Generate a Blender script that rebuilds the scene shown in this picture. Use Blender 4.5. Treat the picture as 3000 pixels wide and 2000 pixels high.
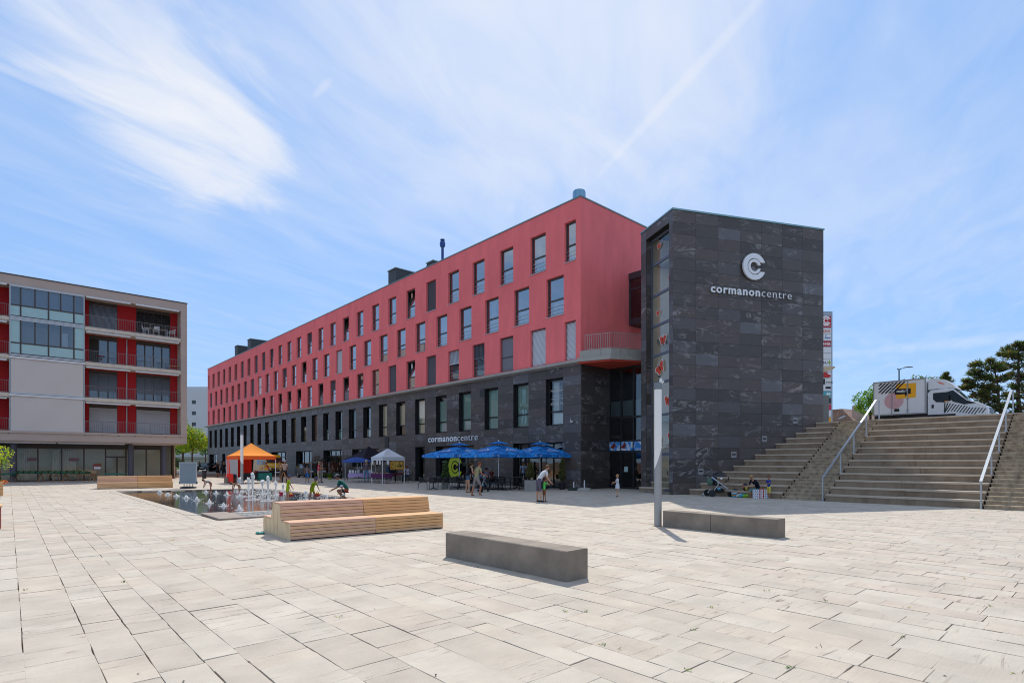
import bpy, math, random
from math import sin, cos, pi, radians, sqrt, asin, atan2
from mathutils import Vector, Matrix, Euler
for o in list(bpy.data.objects): bpy.data.objects.remove(o)
S = bpy.context.scene
COL = S.collection
R = random.Random(7)
# ------------------------------------------------------------------ camera
F, CX, HY, CH = 1640.0, 1500.0, 1351.0, 1.7
cam = bpy.data.cameras.new('camera'); cam.sensor_width = 36; cam.lens = F/3000*36
cam.shift_y = 351/3000; cam.clip_end = 3000; cam.clip_start = .05
co = bpy.data.objects.new('camera', cam); COL.objects.link(co)
co.location = (0, 0, CH); co.rotation_euler = (radians(90), 0, 0); S.camera = co
# ------------------------------------------------------------------ light
SUN_EL = radians(53.2); SUN_AZ = math.atan2(.06, .748)     # azimuth from +Y towards +X
w = bpy.data.worlds.new("World"); S.world = w; w.use_nodes = True
def build_world():
    nt = w.node_tree; N = nt.nodes; L = nt.links; N.clear()
    out = N.new('ShaderNodeOutputWorld'); bg = N.new('ShaderNodeBackground'); bg.inputs[1].default_value = SKY_STRENGTH
    sky = N.new('ShaderNodeTexSky'); sky.sky_type = 'NISHITA'; sky.sun_disc = False
    sky.sun_elevation = SUN_EL; sky.sun_rotation = SUN_AZ; sky.air_density = 1.0; sky.dust_density = .6; sky.ozone_density = 2.0; sky.altitude = 600
    hsv = N.new('ShaderNodeHueSaturation'); hsv.inputs['Saturation'].default_value = SKY_SAT; hsv.inputs['Hue'].default_value = SKY_HUE; hsv.inputs['Value'].default_value = SKY_VAL
    gm = N.new('ShaderNodeGamma'); gm.inputs[1].default_value = SKY_GAMMA; tn = N.new('ShaderNodeMix'); tn.data_type = 'RGBA'; tn.blend_type = 'MULTIPLY'; tn.inputs['Factor'].default_value = 1; tn.inputs['B'].default_value = SKY_TINT+(1,)
    L.new(sky.outputs[0], gm.inputs[0]); L.new(gm.outputs[0], tn.inputs['A']); L.new(tn.outputs['Result'], hsv.inputs['Color'])
    tc = N.new('ShaderNodeTexCoord'); sep = N.new('ShaderNodeSeparateXYZ'); L.new(tc.outputs['Generated'], sep.inputs[0])
    def M(op, a, b=None, c=None, clamp=False):
        n = N.new('ShaderNodeMath'); n.operation = op; n.use_clamp = clamp
        for i, x in enumerate((a, b, c)):
            if x is None: continue
            if isinstance(x, (int, float)): n.inputs[i].default_value = x
            else: L.new(x, n.inputs[i])
        return n.outputs[0]
    z = M('MAXIMUM', sep.outputs[2], .03)
    X = M('DIVIDE', sep.outputs[0], z); Y = M('DIVIDE', sep.outputs[1], z)     # the cirrus layer as a plane overhead
    def noise(cx, cy, scale, detail=8, rough=.6, dist=.0, rot=0, sx=1, sy=1, wz=0.0):
        c_, s_ = cos(rot), sin(rot)
        u_ = M('MULTIPLY', M('ADD', M('MULTIPLY', cx, c_), M('MULTIPLY', cy, s_)), sx)
        v_ = M('MULTIPLY', M('SUBTRACT', M('MULTIPLY', cy, c_), M('MULTIPLY', cx, s_)), sy)
        cb = N.new('ShaderNodeCombineXYZ'); L.new(u_, cb.inputs[0]); L.new(v_, cb.inputs[1]); cb.inputs[2].default_value = wz
        n = N.new('ShaderNodeTexNoise'); L.new(cb.outputs[0], n.inputs['Vector']); n.inputs['Scale'].default_value = scale
        n.inputs['Detail'].default_value = detail; n.inputs['Roughness'].default_value = rough; n.inputs['Distortion'].default_value = dist
        return n.outputs[0]
    def ramp(x, lo, hi):
        n = N.new('ShaderNodeMapRange'); n.interpolation_type = 'SMOOTHSTEP'; n.clamp = True
        L.new(x, n.inputs[0]); n.inputs[1].default_value = lo; n.inputs[2].default_value = hi; return n.outputs[0]
    def blob(px, py, ang, rx, ry, x0=0., pw=1.):   # ellipse in the cloud plane around the point seen at px, py
        k = (HY-py)/F; x0 = ((px-CX)/F)/k; y0 = 1/k
        dx = M('SUBTRACT', X, x0); dy = M('SUBTRACT', Y, y0); c_, s_ = cos(ang), sin(ang)
        a = M('DIVIDE', M('ADD', M('MULTIPLY', dx, c_), M('MULTIPLY', dy, s_)), rx)
        b = M('DIVIDE', M('SUBTRACT', M('MULTIPLY', dy, c_), M('MULTIPLY', dx, s_)), ry)
        r2 = M('ADD', M('MULTIPLY', a, a), M('MULTIPLY', b, b))
        return M('SUBTRACT', 1.0, r2)
    big = noise(X, Y, 1.3, 5, .55, .3)
    fine = noise(X, Y, 2.0, 7, .55, .6, radians(60), .8, 2.4)         # drawn-out fibres
    fine2 = noise(X, Y, 1.7, 8, .58, .9, radians(70), .9, 2.4, 3.1)
    wob = M('MULTIPLY', M('SUBTRACT', fine2, .5), 1.9)
    wob2 = M('MULTIPLY', M('SUBTRACT', big, .5), 1.2)
    c1 = ramp(M('ADD', M('ADD', blob(350, 110, radians(97), .8, .30), wob), wob2), -.1, 1.35)
    c1b = ramp(M('ADD', M('ADD', blob(530, 420, radians(100), .55, .33), wob), wob2), .0, 1.35)
    c1c = ramp(M('ADD', blob(215, 290, radians(56), .36, .035), M('MULTIPLY', wob, .5)), .0, 1.1)
    c2 = ramp(M('ADD', M('ADD', blob(1600, -60, radians(80), 1.0, .62), M('MULTIPLY', wob, .9)), M('MULTIPLY', wob2, .6)), -.9, 1.5)
    c3 = ramp(M('ADD', blob(1950, 300, radians(-72.6), .52, .022), M('MULTIPLY', wob, .7)), -.3, 1.5)
    c4 = ramp(M('ADD', blob(945, 258, radians(-46.6), .07, .016), M('MULTIPLY', wob, .25)), 0, 1.4)
    c5 = ramp(M('ADD', M('ADD', blob(2000, 620, radians(15), 2.6, 1.0), M('MULTIPLY', wob, 1.2)), wob2), -.6, 2.3)
    c6 = ramp(M('ADD', M('ADD', blob(2750, 1010, radians(-32), 3.2, .35), wob), wob2), -.2, 2.6)
    rear_fill = []  # unseen clouds behind and overhead, added to brighten the shaded facades
    for (x0, y0, an, rx, ry) in ((-1.3, -1.5, .5, 1.6, .8), (1.4, -1.3, 2.2, 1.5, .8), (.1, -.35, 1.2, .7, .5), (-2.2, .3, 1.3, 1., .6), (2.3, -.1, 1.0, .9, .7), (0.2, -3.2, .1, 2.4, 1.1)):
        dx = M('SUBTRACT', X, x0); dy = M('SUBTRACT', Y, y0); c_, s_ = cos(an), sin(an)
        a = M('DIVIDE', M('ADD', M('MULTIPLY', dx, c_), M('MULTIPLY', dy, s_)), rx); b = M('DIVIDE', M('SUBTRACT', M('MULTIPLY', dy, c_), M('MULTIPLY', dx, s_)), ry)
        rear_fill.append((ramp(M('ADD', M('ADD', M('SUBTRACT', 1.0, M('ADD', M('MULTIPLY', a, a), M('MULTIPLY', b, b))), wob), wob2), -.3, 1.3), .85))
    veil = M('MULTIPLY', ramp(fine, .3, .9), .20)
    tot = None
    for c, k in ((c1, .8), (c1b, .85), (c1c, .35), (c2, .66), (c3, .42), (c4, .35), (c5, .42), (c6, .45))+tuple(rear_fill):
        t = M('SUBTRACT', 1, M('MULTIPLY', c, k)); tot = t if tot is None else M('MULTIPLY', tot, t)
    tot = M('MULTIPLY', tot, M('SUBTRACT', 1, veil))
    fac = M('SUBTRACT', 1, tot)
    fac = M('MULTIPLY', fac, ramp(sep.outputs[2], .0, .12))
    mix = N.new('ShaderNodeMix'); mix.data_type = 'RGBA'; L.new(fac, mix.inputs['Factor']); L.new(hsv.outputs[0], mix.inputs['A'])
    mix.inputs['B'].default_value = (CLOUD*.96, CLOUD*.99, CLOUD*1.06, 1)
    L.new(mix.outputs['Result'], bg.inputs[0]); L.new(bg.outputs[0], out.inputs[0])
SKY_GAMMA = .26; SKY_TINT = (1.09, 1.41, 1.95); SKY_STRENGTH = .15; SKY_SAT = 1.18; SKY_HUE = .5; SKY_VAL = 1.0; CLOUD = 2.9
build_world()
sl = bpy.data.lights.new('sun', 'SUN'); sl.energy = 2.0; sl.angle = radians(.53); sl.color = (1, .955, .88)
so = bpy.data.objects.new('sun', sl); COL.objects.link(so)
sd = Vector((sin(SUN_AZ)*cos(SUN_EL), cos(SUN_AZ)*cos(SUN_EL), sin(SUN_EL)))
so.rotation_euler = (-sd).to_track_quat('-Z', 'Y').to_euler(); so.location = (0, 0, 60)
S.view_settings.view_transform = 'Standard'; S.view_settings.look = 'None'; S.view_settings.exposure = 1.06; S.view_settings.gamma = 1
S.view_settings.use_curve_mapping = False
S.cycles.filter_width = 1.05
# ------------------------------------------------------------------ helpers
U2 = Vector((-.6687, .7435)); V2 = Vector((.7435, .6687))
def G(px, py, z=0.):
    d = (CH-z)*F/(py-HY); return Vector(((px-CX)/F*d, d, z))
def at(px, d, z=0.): return Vector(((px-CX)/F*d, d, z))
def fr(h, a=1.):
    h = h.lstrip('#'); c = [int(h[i:i+2], 16)/255 for i in (0, 2, 4)]
    return tuple((x/12.92 if x <= .04045 else ((x+.055)/1.055)**2.4) for x in c)+(a,)
MC = {}
def mat(name, col, rough=.6, metal=0., spec=.5, var=0., vscale=3., col2=None, bump=0., bscale=20., emit=0., alpha=None, stretch=None, trans=0., detail=6, sheen=0, c2lo=.4, c2hi=.7, coords='Object', ior=None):
    if name in MC: return MC[name]
    m = bpy.data.materials.new(name); MC[name] = m; m.use_nodes = True
    nt = m.node_tree; N = nt.nodes; L = nt.links; b = N['Principled BSDF']
    c = fr(col) if isinstance(col, str) else tuple(col)+(1,)
    b.inputs['Base Color'].default_value = c; b.inputs['Roughness'].default_value = rough; b.inputs['Metallic'].default_value = metal
    b.inputs['Specular IOR Level'].default_value = spec
    if ior: b.inputs['IOR'].default_value = ior
    if trans: b.inputs['Transmission Weight'].default_value = trans
    if emit: b.inputs['Emission Color'].default_value = c; b.inputs['Emission Strength'].default_value = emit
    tc = None
    def vec(sc):
        nonlocal tc
        if tc is None: tc = N.new('ShaderNodeTexCoord')
        mp = N.new('ShaderNodeMapping'); L.new(tc.outputs[coords], mp.inputs[0])
        if stretch: mp.inputs['Scale'].default_value = stretch
        return mp.outputs[0]
    if var or col2:
        n = N.new('ShaderNodeTexNoise'); L.new(vec(1), n.inputs['Vector']); n.inputs['Scale'].default_value = vscale; n.inputs['Detail'].default_value = detail; n.inputs['Roughness'].default_value = .62
        r = N.new('ShaderNodeMapRange'); L.new(n.outputs[0], r.inputs[0]); r.inputs[1].default_value = c2lo if col2 else .25; r.inputs[2].default_value = c2hi if col2 else .75
        mx = N.new('ShaderNodeMix'); mx.data_type = 'RGBA'; L.new(r.outputs[0], mx.inputs['Factor'])
        if col2: mx.inputs['A'].default_value = c; mx.inputs['B'].default_value = fr(col2) if isinstance(col2, str) else tuple(col2)+(1,)
        else:
            mx.inputs['A'].default_value = tuple(x*(1-var) for x in c[:3])+(1,); mx.inputs['B'].default_value = tuple(min(1, x*(1+var)) for x in c[:3])+(1,)
        L.new(mx.outputs['Result'], b.inputs['Base Color'])
    if bump:
        n = N.new('ShaderNodeTexNoise'); L.new(vec(1), n.inputs['Vector']); n.inputs['Scale'].default_value = bscale; n.inputs['Detail'].default_value = 5
        bp = N.new('ShaderNodeBump'); bp.inputs['Strength'].default_value = bump; bp.inputs['Distance'].default_value = .01
        L.new(n.outputs[0], bp.inputs['Height']); L.new(bp.outputs[0], b.inputs['Normal'])
    if alpha is not None: b.inputs['Alpha'].default_value = alpha
    return m
def glass(name, tint=(.5, .55, .55), rough=.02, ior=1.75, see=.6, k=1.):
    if name in MC: return MC[name]
    m = bpy.data.materials.new(name); MC[name] = m; m.use_nodes = True
    nt = m.node_tree; N = nt.nodes; L = nt.links; N.clear()
    o = N.new('ShaderNodeOutputMaterial'); t = N.new('ShaderNodeBsdfTransparent'); t.inputs[0].default_value = (tint[0]*see*1.5, tint[1]*see*1.5, tint[2]*see*1.5, 1)
    g = N.new('ShaderNodeBsdfGlossy'); g.inputs[0].default_value = (.9, .95, .97, 1); g.inputs['Roughness'].default_value = rough
    f = N.new('ShaderNodeFresnel'); f.inputs[0].default_value = ior; mx = N.new('ShaderNodeMixShader')
    tc = N.new('ShaderNodeTexCoord'); n = N.new('ShaderNodeTexNoise'); L.new(tc.outputs['Object'], n.inputs['Vector']); n.inputs['Scale'].default_value = .8; n.inputs['Detail'].default_value = 1
    bp = N.new('ShaderNodeBump'); bp.inputs['Strength'].default_value = .15; bp.inputs['Distance'].default_value = .02; L.new(n.outputs[0], bp.inputs['Height']); L.new(bp.outputs[0], g.inputs['Normal'])
    km = N.new('ShaderNodeMath'); km.operation = 'MULTIPLY'; km.inputs[1].default_value = k; L.new(f.outputs[0], km.inputs[0]); L.new(km.outputs[0], mx.inputs[0]); L.new(t.outputs[0], mx.inputs[1]); L.new(g.outputs[0], mx.inputs[2]); L.new(mx.outputs[0], o.inputs[0]); return m
class MB:
    def __init__(s): s.v = []; s.f = []; s.m = []; s.i = 0
    def add(s, vs, fs, mi=None):
        k = len(s.v); s.v += [tuple(x) for x in vs]; s.f += [tuple(a+k for a in f) for f in fs]; s.m += [s.i if mi is None else mi]*len(fs)
        return s
    def box(s, x0, x1, y0, y1, z0, z1, mi=None, M=None):
        if x0 > x1: x0, x1 = x1, x0
        if y0 > y1: y0, y1 = y1, y0
        if z0 > z1: z0, z1 = z1, z0
        p = [Vector(q) for q in ((x0,y0,z0),(x1,y0,z0),(x1,y1,z0),(x0,y1,z0),(x0,y0,z1),(x1,y0,z1),(x1,y1,z1),(x0,y1,z1))]
        if M is not None: p = [M @ q for q in p]
        return s.add(p, [(3,2,1,0),(4,5,6,7),(0,1,5,4),(1,2,6,5),(2,3,7,6),(3,0,4,7)], mi)
    def cbox(s, c, d, mi=None, M=None): return s.box(c[0]-d[0]/2, c[0]+d[0]/2, c[1]-d[1]/2, c[1]+d[1]/2, c[2]-d[2]/2, c[2]+d[2]/2, mi, M)
    def tube(s, p0, p1, r0, r1=None, n=8, mi=None, cap=True):
        p0 = Vector(p0); p1 = Vector(p1); r1 = r0 if r1 is None else r1
        d = (p1-p0).normalized(); a = d.orthogonal().normalized(); b = d.cross(a)
        vs = [p0+(a*cos(2*pi*k/n)+b*sin(2*pi*k/n))*r0 for k in range(n)]+[p1+(a*cos(2*pi*k/n)+b*sin(2*pi*k/n))*r1 for k in range(n)]
        fs = [(k, (k+1) % n, n+(k+1) % n, n+k) for k in range(n)]
        if cap: fs += [tuple(range(n-1, -1, -1)), tuple(range(n, 2*n))]
        return s.add(vs, fs, mi)
    def path(s, pts, r, n=6, mi=None):
        for a, b in zip(pts[:-1], pts[1:]): s.tube(a, b, r, r, n, mi)
        return s
    def lathe(s, prof, n=16, c=(0,0,0), mi=None, M=None, sx=1, sy=1):
        vs = []
        for r, z in prof:
            for k in range(n): vs.append(Vector((c[0]+r*sx*cos(2*pi*k/n), c[1]+r*sy*sin(2*pi*k/n), c[2]+z)))
        if M is not None: vs = [M @ q for q in vs]
        fs = []
        for j in range(len(prof)-1):
            for k in range(n): fs.append((j*n+k, j*n+(k+1) % n, (j+1)*n+(k+1) % n, (j+1)*n+k))
        fs.append(tuple(range(n-1, -1, -1))); fs.append(tuple((len(prof)-1)*n+k for k in range(n)))
        return s.add(vs, fs, mi)
    def ell(s, c, r, n=10, m=6, mi=None, M=None, zmin=-1., zmax=1.):
        prof = []
        a0 = asin(max(-1, zmin)); a1 = asin(min(1, zmax))
        for j in range(m+1):
            a = a0+(a1-a0)*j/m; prof.append((max(cos(a), .002), sin(a)))
        vs = []
        for q, z in prof:
            for k in range(n): vs.append(Vector((c[0]+r[0]*q*cos(2*pi*k/n), c[1]+r[1]*q*sin(2*pi*k/n), c[2]+r[2]*z)))
        if M is not None: vs = [M @ q for q in vs]
        fs = []
        for j in range(m):
            for k in range(n): fs.append((j*n+k, j*n+(k+1) % n, (j+1)*n+(k+1) % n, (j+1)*n+k))
        fs.append(tuple(range(n-1, -1, -1))); fs.append(tuple(m*n+k for k in range(n)))
        return s.add(vs, fs, mi)
    def prism(s, poly, z0, z1, mi=None, M=None):       # poly: xy list
        n = len(poly); vs = [Vector((x, y, z0)) for x, y in poly]+[Vector((x, y, z1)) for x, y in poly]
        if M is not None: vs = [M @ q for q in vs]
        return s.add(vs, [tuple(range(n-1, -1, -1)), tuple(range(n, 2*n))]+[(k, (k+1) % n, n+(k+1) % n, n+k) for k in range(n)], mi)
    def quad(s, a, b, c, d, mi=None): return s.add([a, b, c, d], [(0,1,2,3)], mi)
    def mesh(s, name, mats):
        me = bpy.data.meshes.new(name); me.from_pydata(s.v, [], s.f)
        if not isinstance(mats, (list, tuple)): mats = [mats]
        for m in mats: me.materials.append(m)
        if any(s.m): me.polygons.foreach_set('material_index', s.m)
        me.update(); return me
    def build(s, name, mats, parent=None, smooth=False, loc=None, rot=None):
        me = s.mesh(name, mats)
        if smooth:
            me.polygons.foreach_set('use_smooth', [True]*len(me.polygons))
            try: me.set_sharp_from_angle(angle=radians(40))
            except Exception: pass
        return link(name, me, parent, loc, rot)
def link(name, me, parent=None, loc=None, rot=None):
    o = bpy.data.objects.new(name, me); COL.objects.link(o)
    if parent is not None: o.parent = parent
    if loc is not None: o.location = loc
    if rot is not None: o.rotation_euler = (0, 0, rot) if isinstance(rot, (int, float)) else rot
    return o
def tag(o, label, cat=None, group=None, kind=None):
    if label: o['label'] = label
    if cat: o['category'] = cat
    if group: o['group'] = group
    if kind: o['kind'] = kind
    return o
def thing(name, label, cat, loc=(0,0,0), rot=0., group=None):
    o = bpy.data.objects.new(name, None); COL.objects.link(o); o.empty_display_size = .3
    o.location = loc; o.rotation_euler = (0, 0, rot); return tag(o, label, cat, group)
def kids(o): return [c for c in KID.get(o.name, [])]
def copy_tree(o, parent=None):
    c = o.copy(); COL.objects.link(c)
    if parent is not None: c.parent = parent
    for ch in list(o.children): copy_tree(ch, c)
    return c
def dup(o, loc, rot, label, group=None):
    c = copy_tree(o); c.location = loc; c.rotation_euler = (0, 0, rot); c['label'] = label
    if group: c['group'] = group
    return c
TH_U = atan2(U2.y, U2.x)          # local X along the long facade, local Y out of it towards the square
# text as mesh data in a plane ------------------------------------------------
XH = {}
def text_pts(txt, offset=0., extrude=0., spacing=1., shear=0.):
    cu = bpy.data.curves.new('text', 'FONT'); cu.body = txt; cu.size = 1; cu.offset = offset; cu.space_character = spacing; cu.resolution_u = 3; cu.shear = shear
    ob = bpy.data.objects.new('text', cu); COL.objects.link(ob)
    dg = bpy.context.evaluated_depsgraph_get(); dg.update(); me = bpy.data.meshes.new_from_object(ob.evaluated_get(dg))
    vs = [v.co.copy() for v in me.vertices]; fs = [tuple(p.vertices) for p in me.polygons]
    bpy.data.objects.remove(ob); bpy.data.curves.remove(cu); bpy.data.meshes.remove(me)
    return vs, fs
def text(mb, txt, org, xd, yd, w, h=None, offset=0., depth=.0, lift=.004, mi=None, xheight=None, spacing=1., n=None, shear=0.):
    # org: left end of the baseline; w: width; h: height of the whole string, or xheight: height of a lower-case x
    xd = Vector(xd).normalized(); yd = Vector(yd).normalized(); n = Vector(n) if n else xd.cross(yd)
    vs, fs = text_pts(txt, offset, spacing=spacing, shear=shear)
    if not vs: return
    x0 = min(v.x for v in vs); x1 = max(v.x for v in vs); y1 = max(v.y for v in vs); y0 = min(v.y for v in vs)
    sx = w/(x1-x0)
    sy = (xheight/.5) if xheight else ((h/(y1-max(y0, 0))) if h else sx)
    P = [Vector(org)+xd*((v.x-x0)*sx)+yd*(v.y*sy)+n*(lift+depth) for v in vs]
    mb.add(P, fs, mi)
    if depth:
        k = len(P); E = {}
        for f in fs:
            for a, b in zip(f, f[1:]+f[:1]): E[(a, b)] = 1
        P2 = [p-n*depth for p in P]; side = [(a, b) for (a, b) in E if (b, a) not in E]
        vv = P+P2; mb.add(vv, [(b, a, a+k, b+k) for a, b in side], mi)
# ------------------------------------------------------------------ materials of stone
def slate(name, col, vein=.12, seed=0.):
    m = mat(name, col, .42, spec=.5, bump=.25, bscale=9)
    nt = m.node_tree; N = nt.nodes; L = nt.links; b = N['Principled BSDF']
    g = N.new('ShaderNodeTexCoord'); mp = N.new('ShaderNodeMapping'); L.new(g.outputs['Object'], mp.inputs[0]); mp.inputs['Location'].default_value = (seed*7, seed*3, seed*5); mp.inputs['Scale'].default_value = (.8, .8, 1.7)
    oi = N.new('ShaderNodeObjectInfo'); ad = N.new('ShaderNodeVectorMath'); ad.operation = 'ADD'; L.new(mp.outputs[0], ad.inputs[0])
    cb = N.new('ShaderNodeCombineXYZ'); mm = N.new('ShaderNodeMath'); mm.operation = 'MULTIPLY'; mm.inputs[1].default_value = 40; L.new(oi.outputs['Random'], mm.inputs[0]); L.new(mm.outputs[0], cb.inputs[0]); L.new(mm.outputs[0], cb.inputs[2]); L.new(cb.outputs[0], ad.inputs[1])
    n1 = N.new('ShaderNodeTexNoise'); L.new(ad.outputs[0], n1.inputs['Vector']); n1.inputs['Scale'].default_value = 1.1; n1.inputs['Detail'].default_value = 6; n1.inputs['Distortion'].default_value = 1.4
    a = N.new('ShaderNodeMath'); a.operation = 'SUBTRACT'; L.new(n1.outputs[0], a.inputs[0]); a.inputs[1].default_value = .5
    ab = N.new('ShaderNodeMath'); ab.operation = 'ABSOLUTE'; L.new(a.outputs[0], ab.inputs[0])
    r = N.new('ShaderNodeMapRange'); L.new(ab.outputs[0], r.inputs[0]); r.inputs[1].default_value = .0; r.inputs[2].default_value = .05; r.inputs[3].default_value = 1; r.inputs[4].default_value = 0
    n2 = N.new('ShaderNodeTexNoise'); L.new(ad.outputs[0], n2.inputs['Vector']); n2.inputs['Scale'].default_value = .9; n2.inputs['Detail'].default_value = 3
    r2 = N.new('ShaderNodeMapRange'); L.new(n2.outputs[0], r2.inputs[0]); r2.inputs[1].default_value = .5; r2.inputs[2].default_value = .68
    mu = N.new('ShaderNodeMath'); mu.operation = 'MULTIPLY'; L.new(r.outputs[0], mu.inputs[0]); L.new(r2.outputs[0], mu.inputs[1])
    mu2 = N.new('ShaderNodeMath'); mu2.operation = 'MULTIPLY'; L.new(mu.outputs[0], mu2.inputs[0]); mu2.inputs[1].default_value = 1.0
    n3 = N.new('ShaderNodeTexNoise'); L.new(ad.outputs[0], n3.inputs['Vector']); n3.inputs['Scale'].default_value = 3.5; n3.inputs['Detail'].default_value = 8; n3.inputs['Roughness'].default_value = .7
    c = fr(col); mx = N.new('ShaderNodeMix'); mx.data_type = 'RGBA'; L.new(n3.outputs[0], mx.inputs['Factor'])
    mx.inputs['A'].default_value = tuple(x*.6 for x in c[:3])+(1,); mx.inputs['B'].default_value = tuple(x*1.4 for x in c[:3])+(1,)
    my = N.new('ShaderNodeMix'); my.data_type = 'RGBA'; L.new(mu2.outputs[0], my.inputs['Factor']); L.new(mx.outputs['Result'], my.inputs['A']); my.inputs['B'].default_value = tuple(x+vein for x in c[:3])+(1,)
    L.new(my.outputs['Result'], b.inputs['Base Color'])
    rr = N.new('ShaderNodeMapRange'); L.new(n3.outputs[0], rr.inputs[0]); rr.inputs[3].default_value = .3; rr.inputs[4].default_value = .62; L.new(rr.outputs[0], b.inputs['Roughness'])
    return m
SLATE = [slate('slate_a', '#504a47', .17, 0), slate('slate_b', '#48433f', .14, 1), slate('slate_c', '#504d4e', .15, 2), slate('slate_d', '#524945', .19, 3), slate('slate_e', '#5d5b5e', .12, 4), slate('slate_f', '#423c39', .2, 5)]
SLW = [5, 5, 4, 5, 1, 4]
def paving(name, col, dark, seed):
    m = mat(name, col, .78, spec=.25)
    nt = m.node_tree; N = nt.nodes; L = nt.links; b = N['Principled BSDF']
    g = N.new('ShaderNodeNewGeometry'); mp = N.new('ShaderNodeMapping'); L.new(g.outputs['Position'], mp.inputs[0]); mp.inputs['Rotation'].default_value = (0, 0, -.7325); mp.inputs['Scale'].default_value = (1, 1, 1); mp.inputs['Location'].default_value = (seed*3.3, seed, 0)
    mp2 = N.new('ShaderNodeMapping'); L.new(mp.outputs[0], mp2.inputs[0]); mp2.inputs['Scale'].default_value = (.32, 2.6, 1)
    n1 = N.new('ShaderNodeTexNoise'); L.new(mp.outputs[0], n1.inputs['Vector']); n1.inputs['Scale'].default_value = 1.3; n1.inputs['Detail'].default_value = 8; n1.inputs['Roughness'].default_value = .6
    n2 = N.new('ShaderNodeTexNoise'); L.new(mp2.outputs[0], n2.inputs['Vector']); n2.inputs['Scale'].default_value = 5; n2.inputs['Detail'].default_value = 9; n2.inputs['Roughness'].default_value = .72; n2.inputs['Distortion'].default_value = .6
    n3 = N.new('ShaderNodeTexNoise'); L.new(mp.outputs[0], n3.inputs['Vector']); n3.inputs['Scale'].default_value = .6; n3.inputs['Detail'].default_value = 3
    n4 = N.new('ShaderNodeTexNoise'); L.new(mp2.outputs[0], n4.inputs['Vector']); n4.inputs['Scale'].default_value = 16; n4.inputs['Detail'].default_value = 4; n4.inputs['Roughness'].default_value = .8
    r2 = N.new('ShaderNodeMapRange'); L.new(n2.outputs[0], r2.inputs[0]); r2.inputs[1].default_value = .57; r2.inputs[2].default_value = .66       # thin weathered seams
    r3 = N.new('ShaderNodeMapRange'); L.new(n3.outputs[0], r3.inputs[0]); r3.inputs[1].default_value = .42; r3.inputs[2].default_value = .6
    mu = N.new('ShaderNodeMath'); mu.operation = 'MULTIPLY'; L.new(r2.outputs[0], mu.inputs[0]); L.new(r3.outputs[0], mu.inputs[1])
    mv_ = N.new('ShaderNodeMath'); mv_.operation = 'MULTIPLY'; L.new(mu.outputs[0], mv_.inputs[0]); mv_.inputs[1].default_value = .92
    c = fr(col); mx = N.new('ShaderNodeMix'); mx.data_type = 'RGBA'; r1 = N.new('ShaderNodeMapRange'); L.new(n1.outputs[0], r1.inputs[0]); r1.inputs[1].default_value = .3; r1.inputs[2].default_value = .7; L.new(r1.outputs[0], mx.inputs['Factor'])
    mx.inputs['A'].default_value = tuple(x*.80 for x in c[:3])+(1,); mx.inputs['B'].default_value = tuple(x*1.07 for x in c[:3])+(1,)
    my = N.new('ShaderNodeMix'); my.data_type = 'RGBA'; L.new(mv_.outputs[0], my.inputs['Factor']); L.new(mx.outputs['Result'], my.inputs['A']); my.inputs['B'].default_value = fr(dark)
    L.new(my.outputs['Result'], b.inputs['Base Color'])
    s1 = N.new('ShaderNodeMath'); s1.operation = 'ADD'; L.new(n2.outputs[0], s1.inputs[0]); L.new(n4.outputs[0], s1.inputs[1])
    bp = N.new('ShaderNodeBump'); bp.inputs['Strength'].default_value = .6; bp.inputs['Distance'].default_value = .014; L.new(s1.outputs[0], bp.inputs['Height']); L.new(bp.outputs[0], b.inputs['Normal'])
    return m
PAVE = [paving('paving_a', '#bcb1a1', '#6f6255', 0), paving('paving_b', '#bfb5a5', '#73665a', 1), paving('paving_c', '#b8ad9d', '#6a5d50', 2), paving('paving_d', '#bfb2a1', '#75665a', 3), paving('paving_e', '#bdaf9f', '#74655a', 4)]
m_joint = mat('paving_joint', '#6e5546', .95, spec=.1, var=.4, vscale=2)
m_red = mat('red_render', '#f27a79', .9, spec=.15, var=.13, vscale=.9, bump=.3, bscale=60, detail=9, stretch=(1, 1, .35))
m_red2 = mat('red_balcony_wall', '#b12a2c', .85, spec=.2, var=.08, vscale=.8)
m_conc = mat('pale_concrete', '#a8a49b', .85, spec=.2, var=.14, vscale=1.2, bump=.2, bscale=14)
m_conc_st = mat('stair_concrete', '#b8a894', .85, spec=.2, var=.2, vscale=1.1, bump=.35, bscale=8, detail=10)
m_riser_shade = mat('shaded_riser_concrete', '#94836f', .88, spec=.15, col2='#776452', vscale=1.6, bump=.35, bscale=8, stretch=(1, 1, .5), detail=9, c2lo=.42, c2hi=.72)  # mottling is dirt; overall darker to put the nosing shade into the colour
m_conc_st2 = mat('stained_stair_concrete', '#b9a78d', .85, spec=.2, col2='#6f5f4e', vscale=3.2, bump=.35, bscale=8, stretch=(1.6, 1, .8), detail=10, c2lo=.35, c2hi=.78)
m_conc_bench = mat('dark_bench_concrete', '#857a6d', .8, spec=.25, var=.36, vscale=1.6, bump=.3, bscale=12, detail=10)
m_alu = mat('window_aluminium', '#4d4a45', .45, .3)
m_alu_d = mat('dark_window_frame', '#2b2b2d', .45, .3)
m_alu_l = mat('light_grey_metal', '#b6b8b9', .35, .4)
m_steel = mat('galvanised_steel', '#a9adb0', .38, .6, var=.08, vscale=6)
m_white = mat('white_paint', '#d8d8d6', .5)
m_white_p = mat('white_plastic', '#e2e2e0', .4)
m_black = mat('black_plastic', '#141416', .45)
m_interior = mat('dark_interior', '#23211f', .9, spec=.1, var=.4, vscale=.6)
m_interior_l = mat('interior_plaster', '#96938a', .9, spec=.1, var=.2, vscale=.5)
m_rad = mat('radiator_white', '#ebecea', .5)
m_blind_d = mat('grey_blind', '#76747b', .55, .0)
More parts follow.
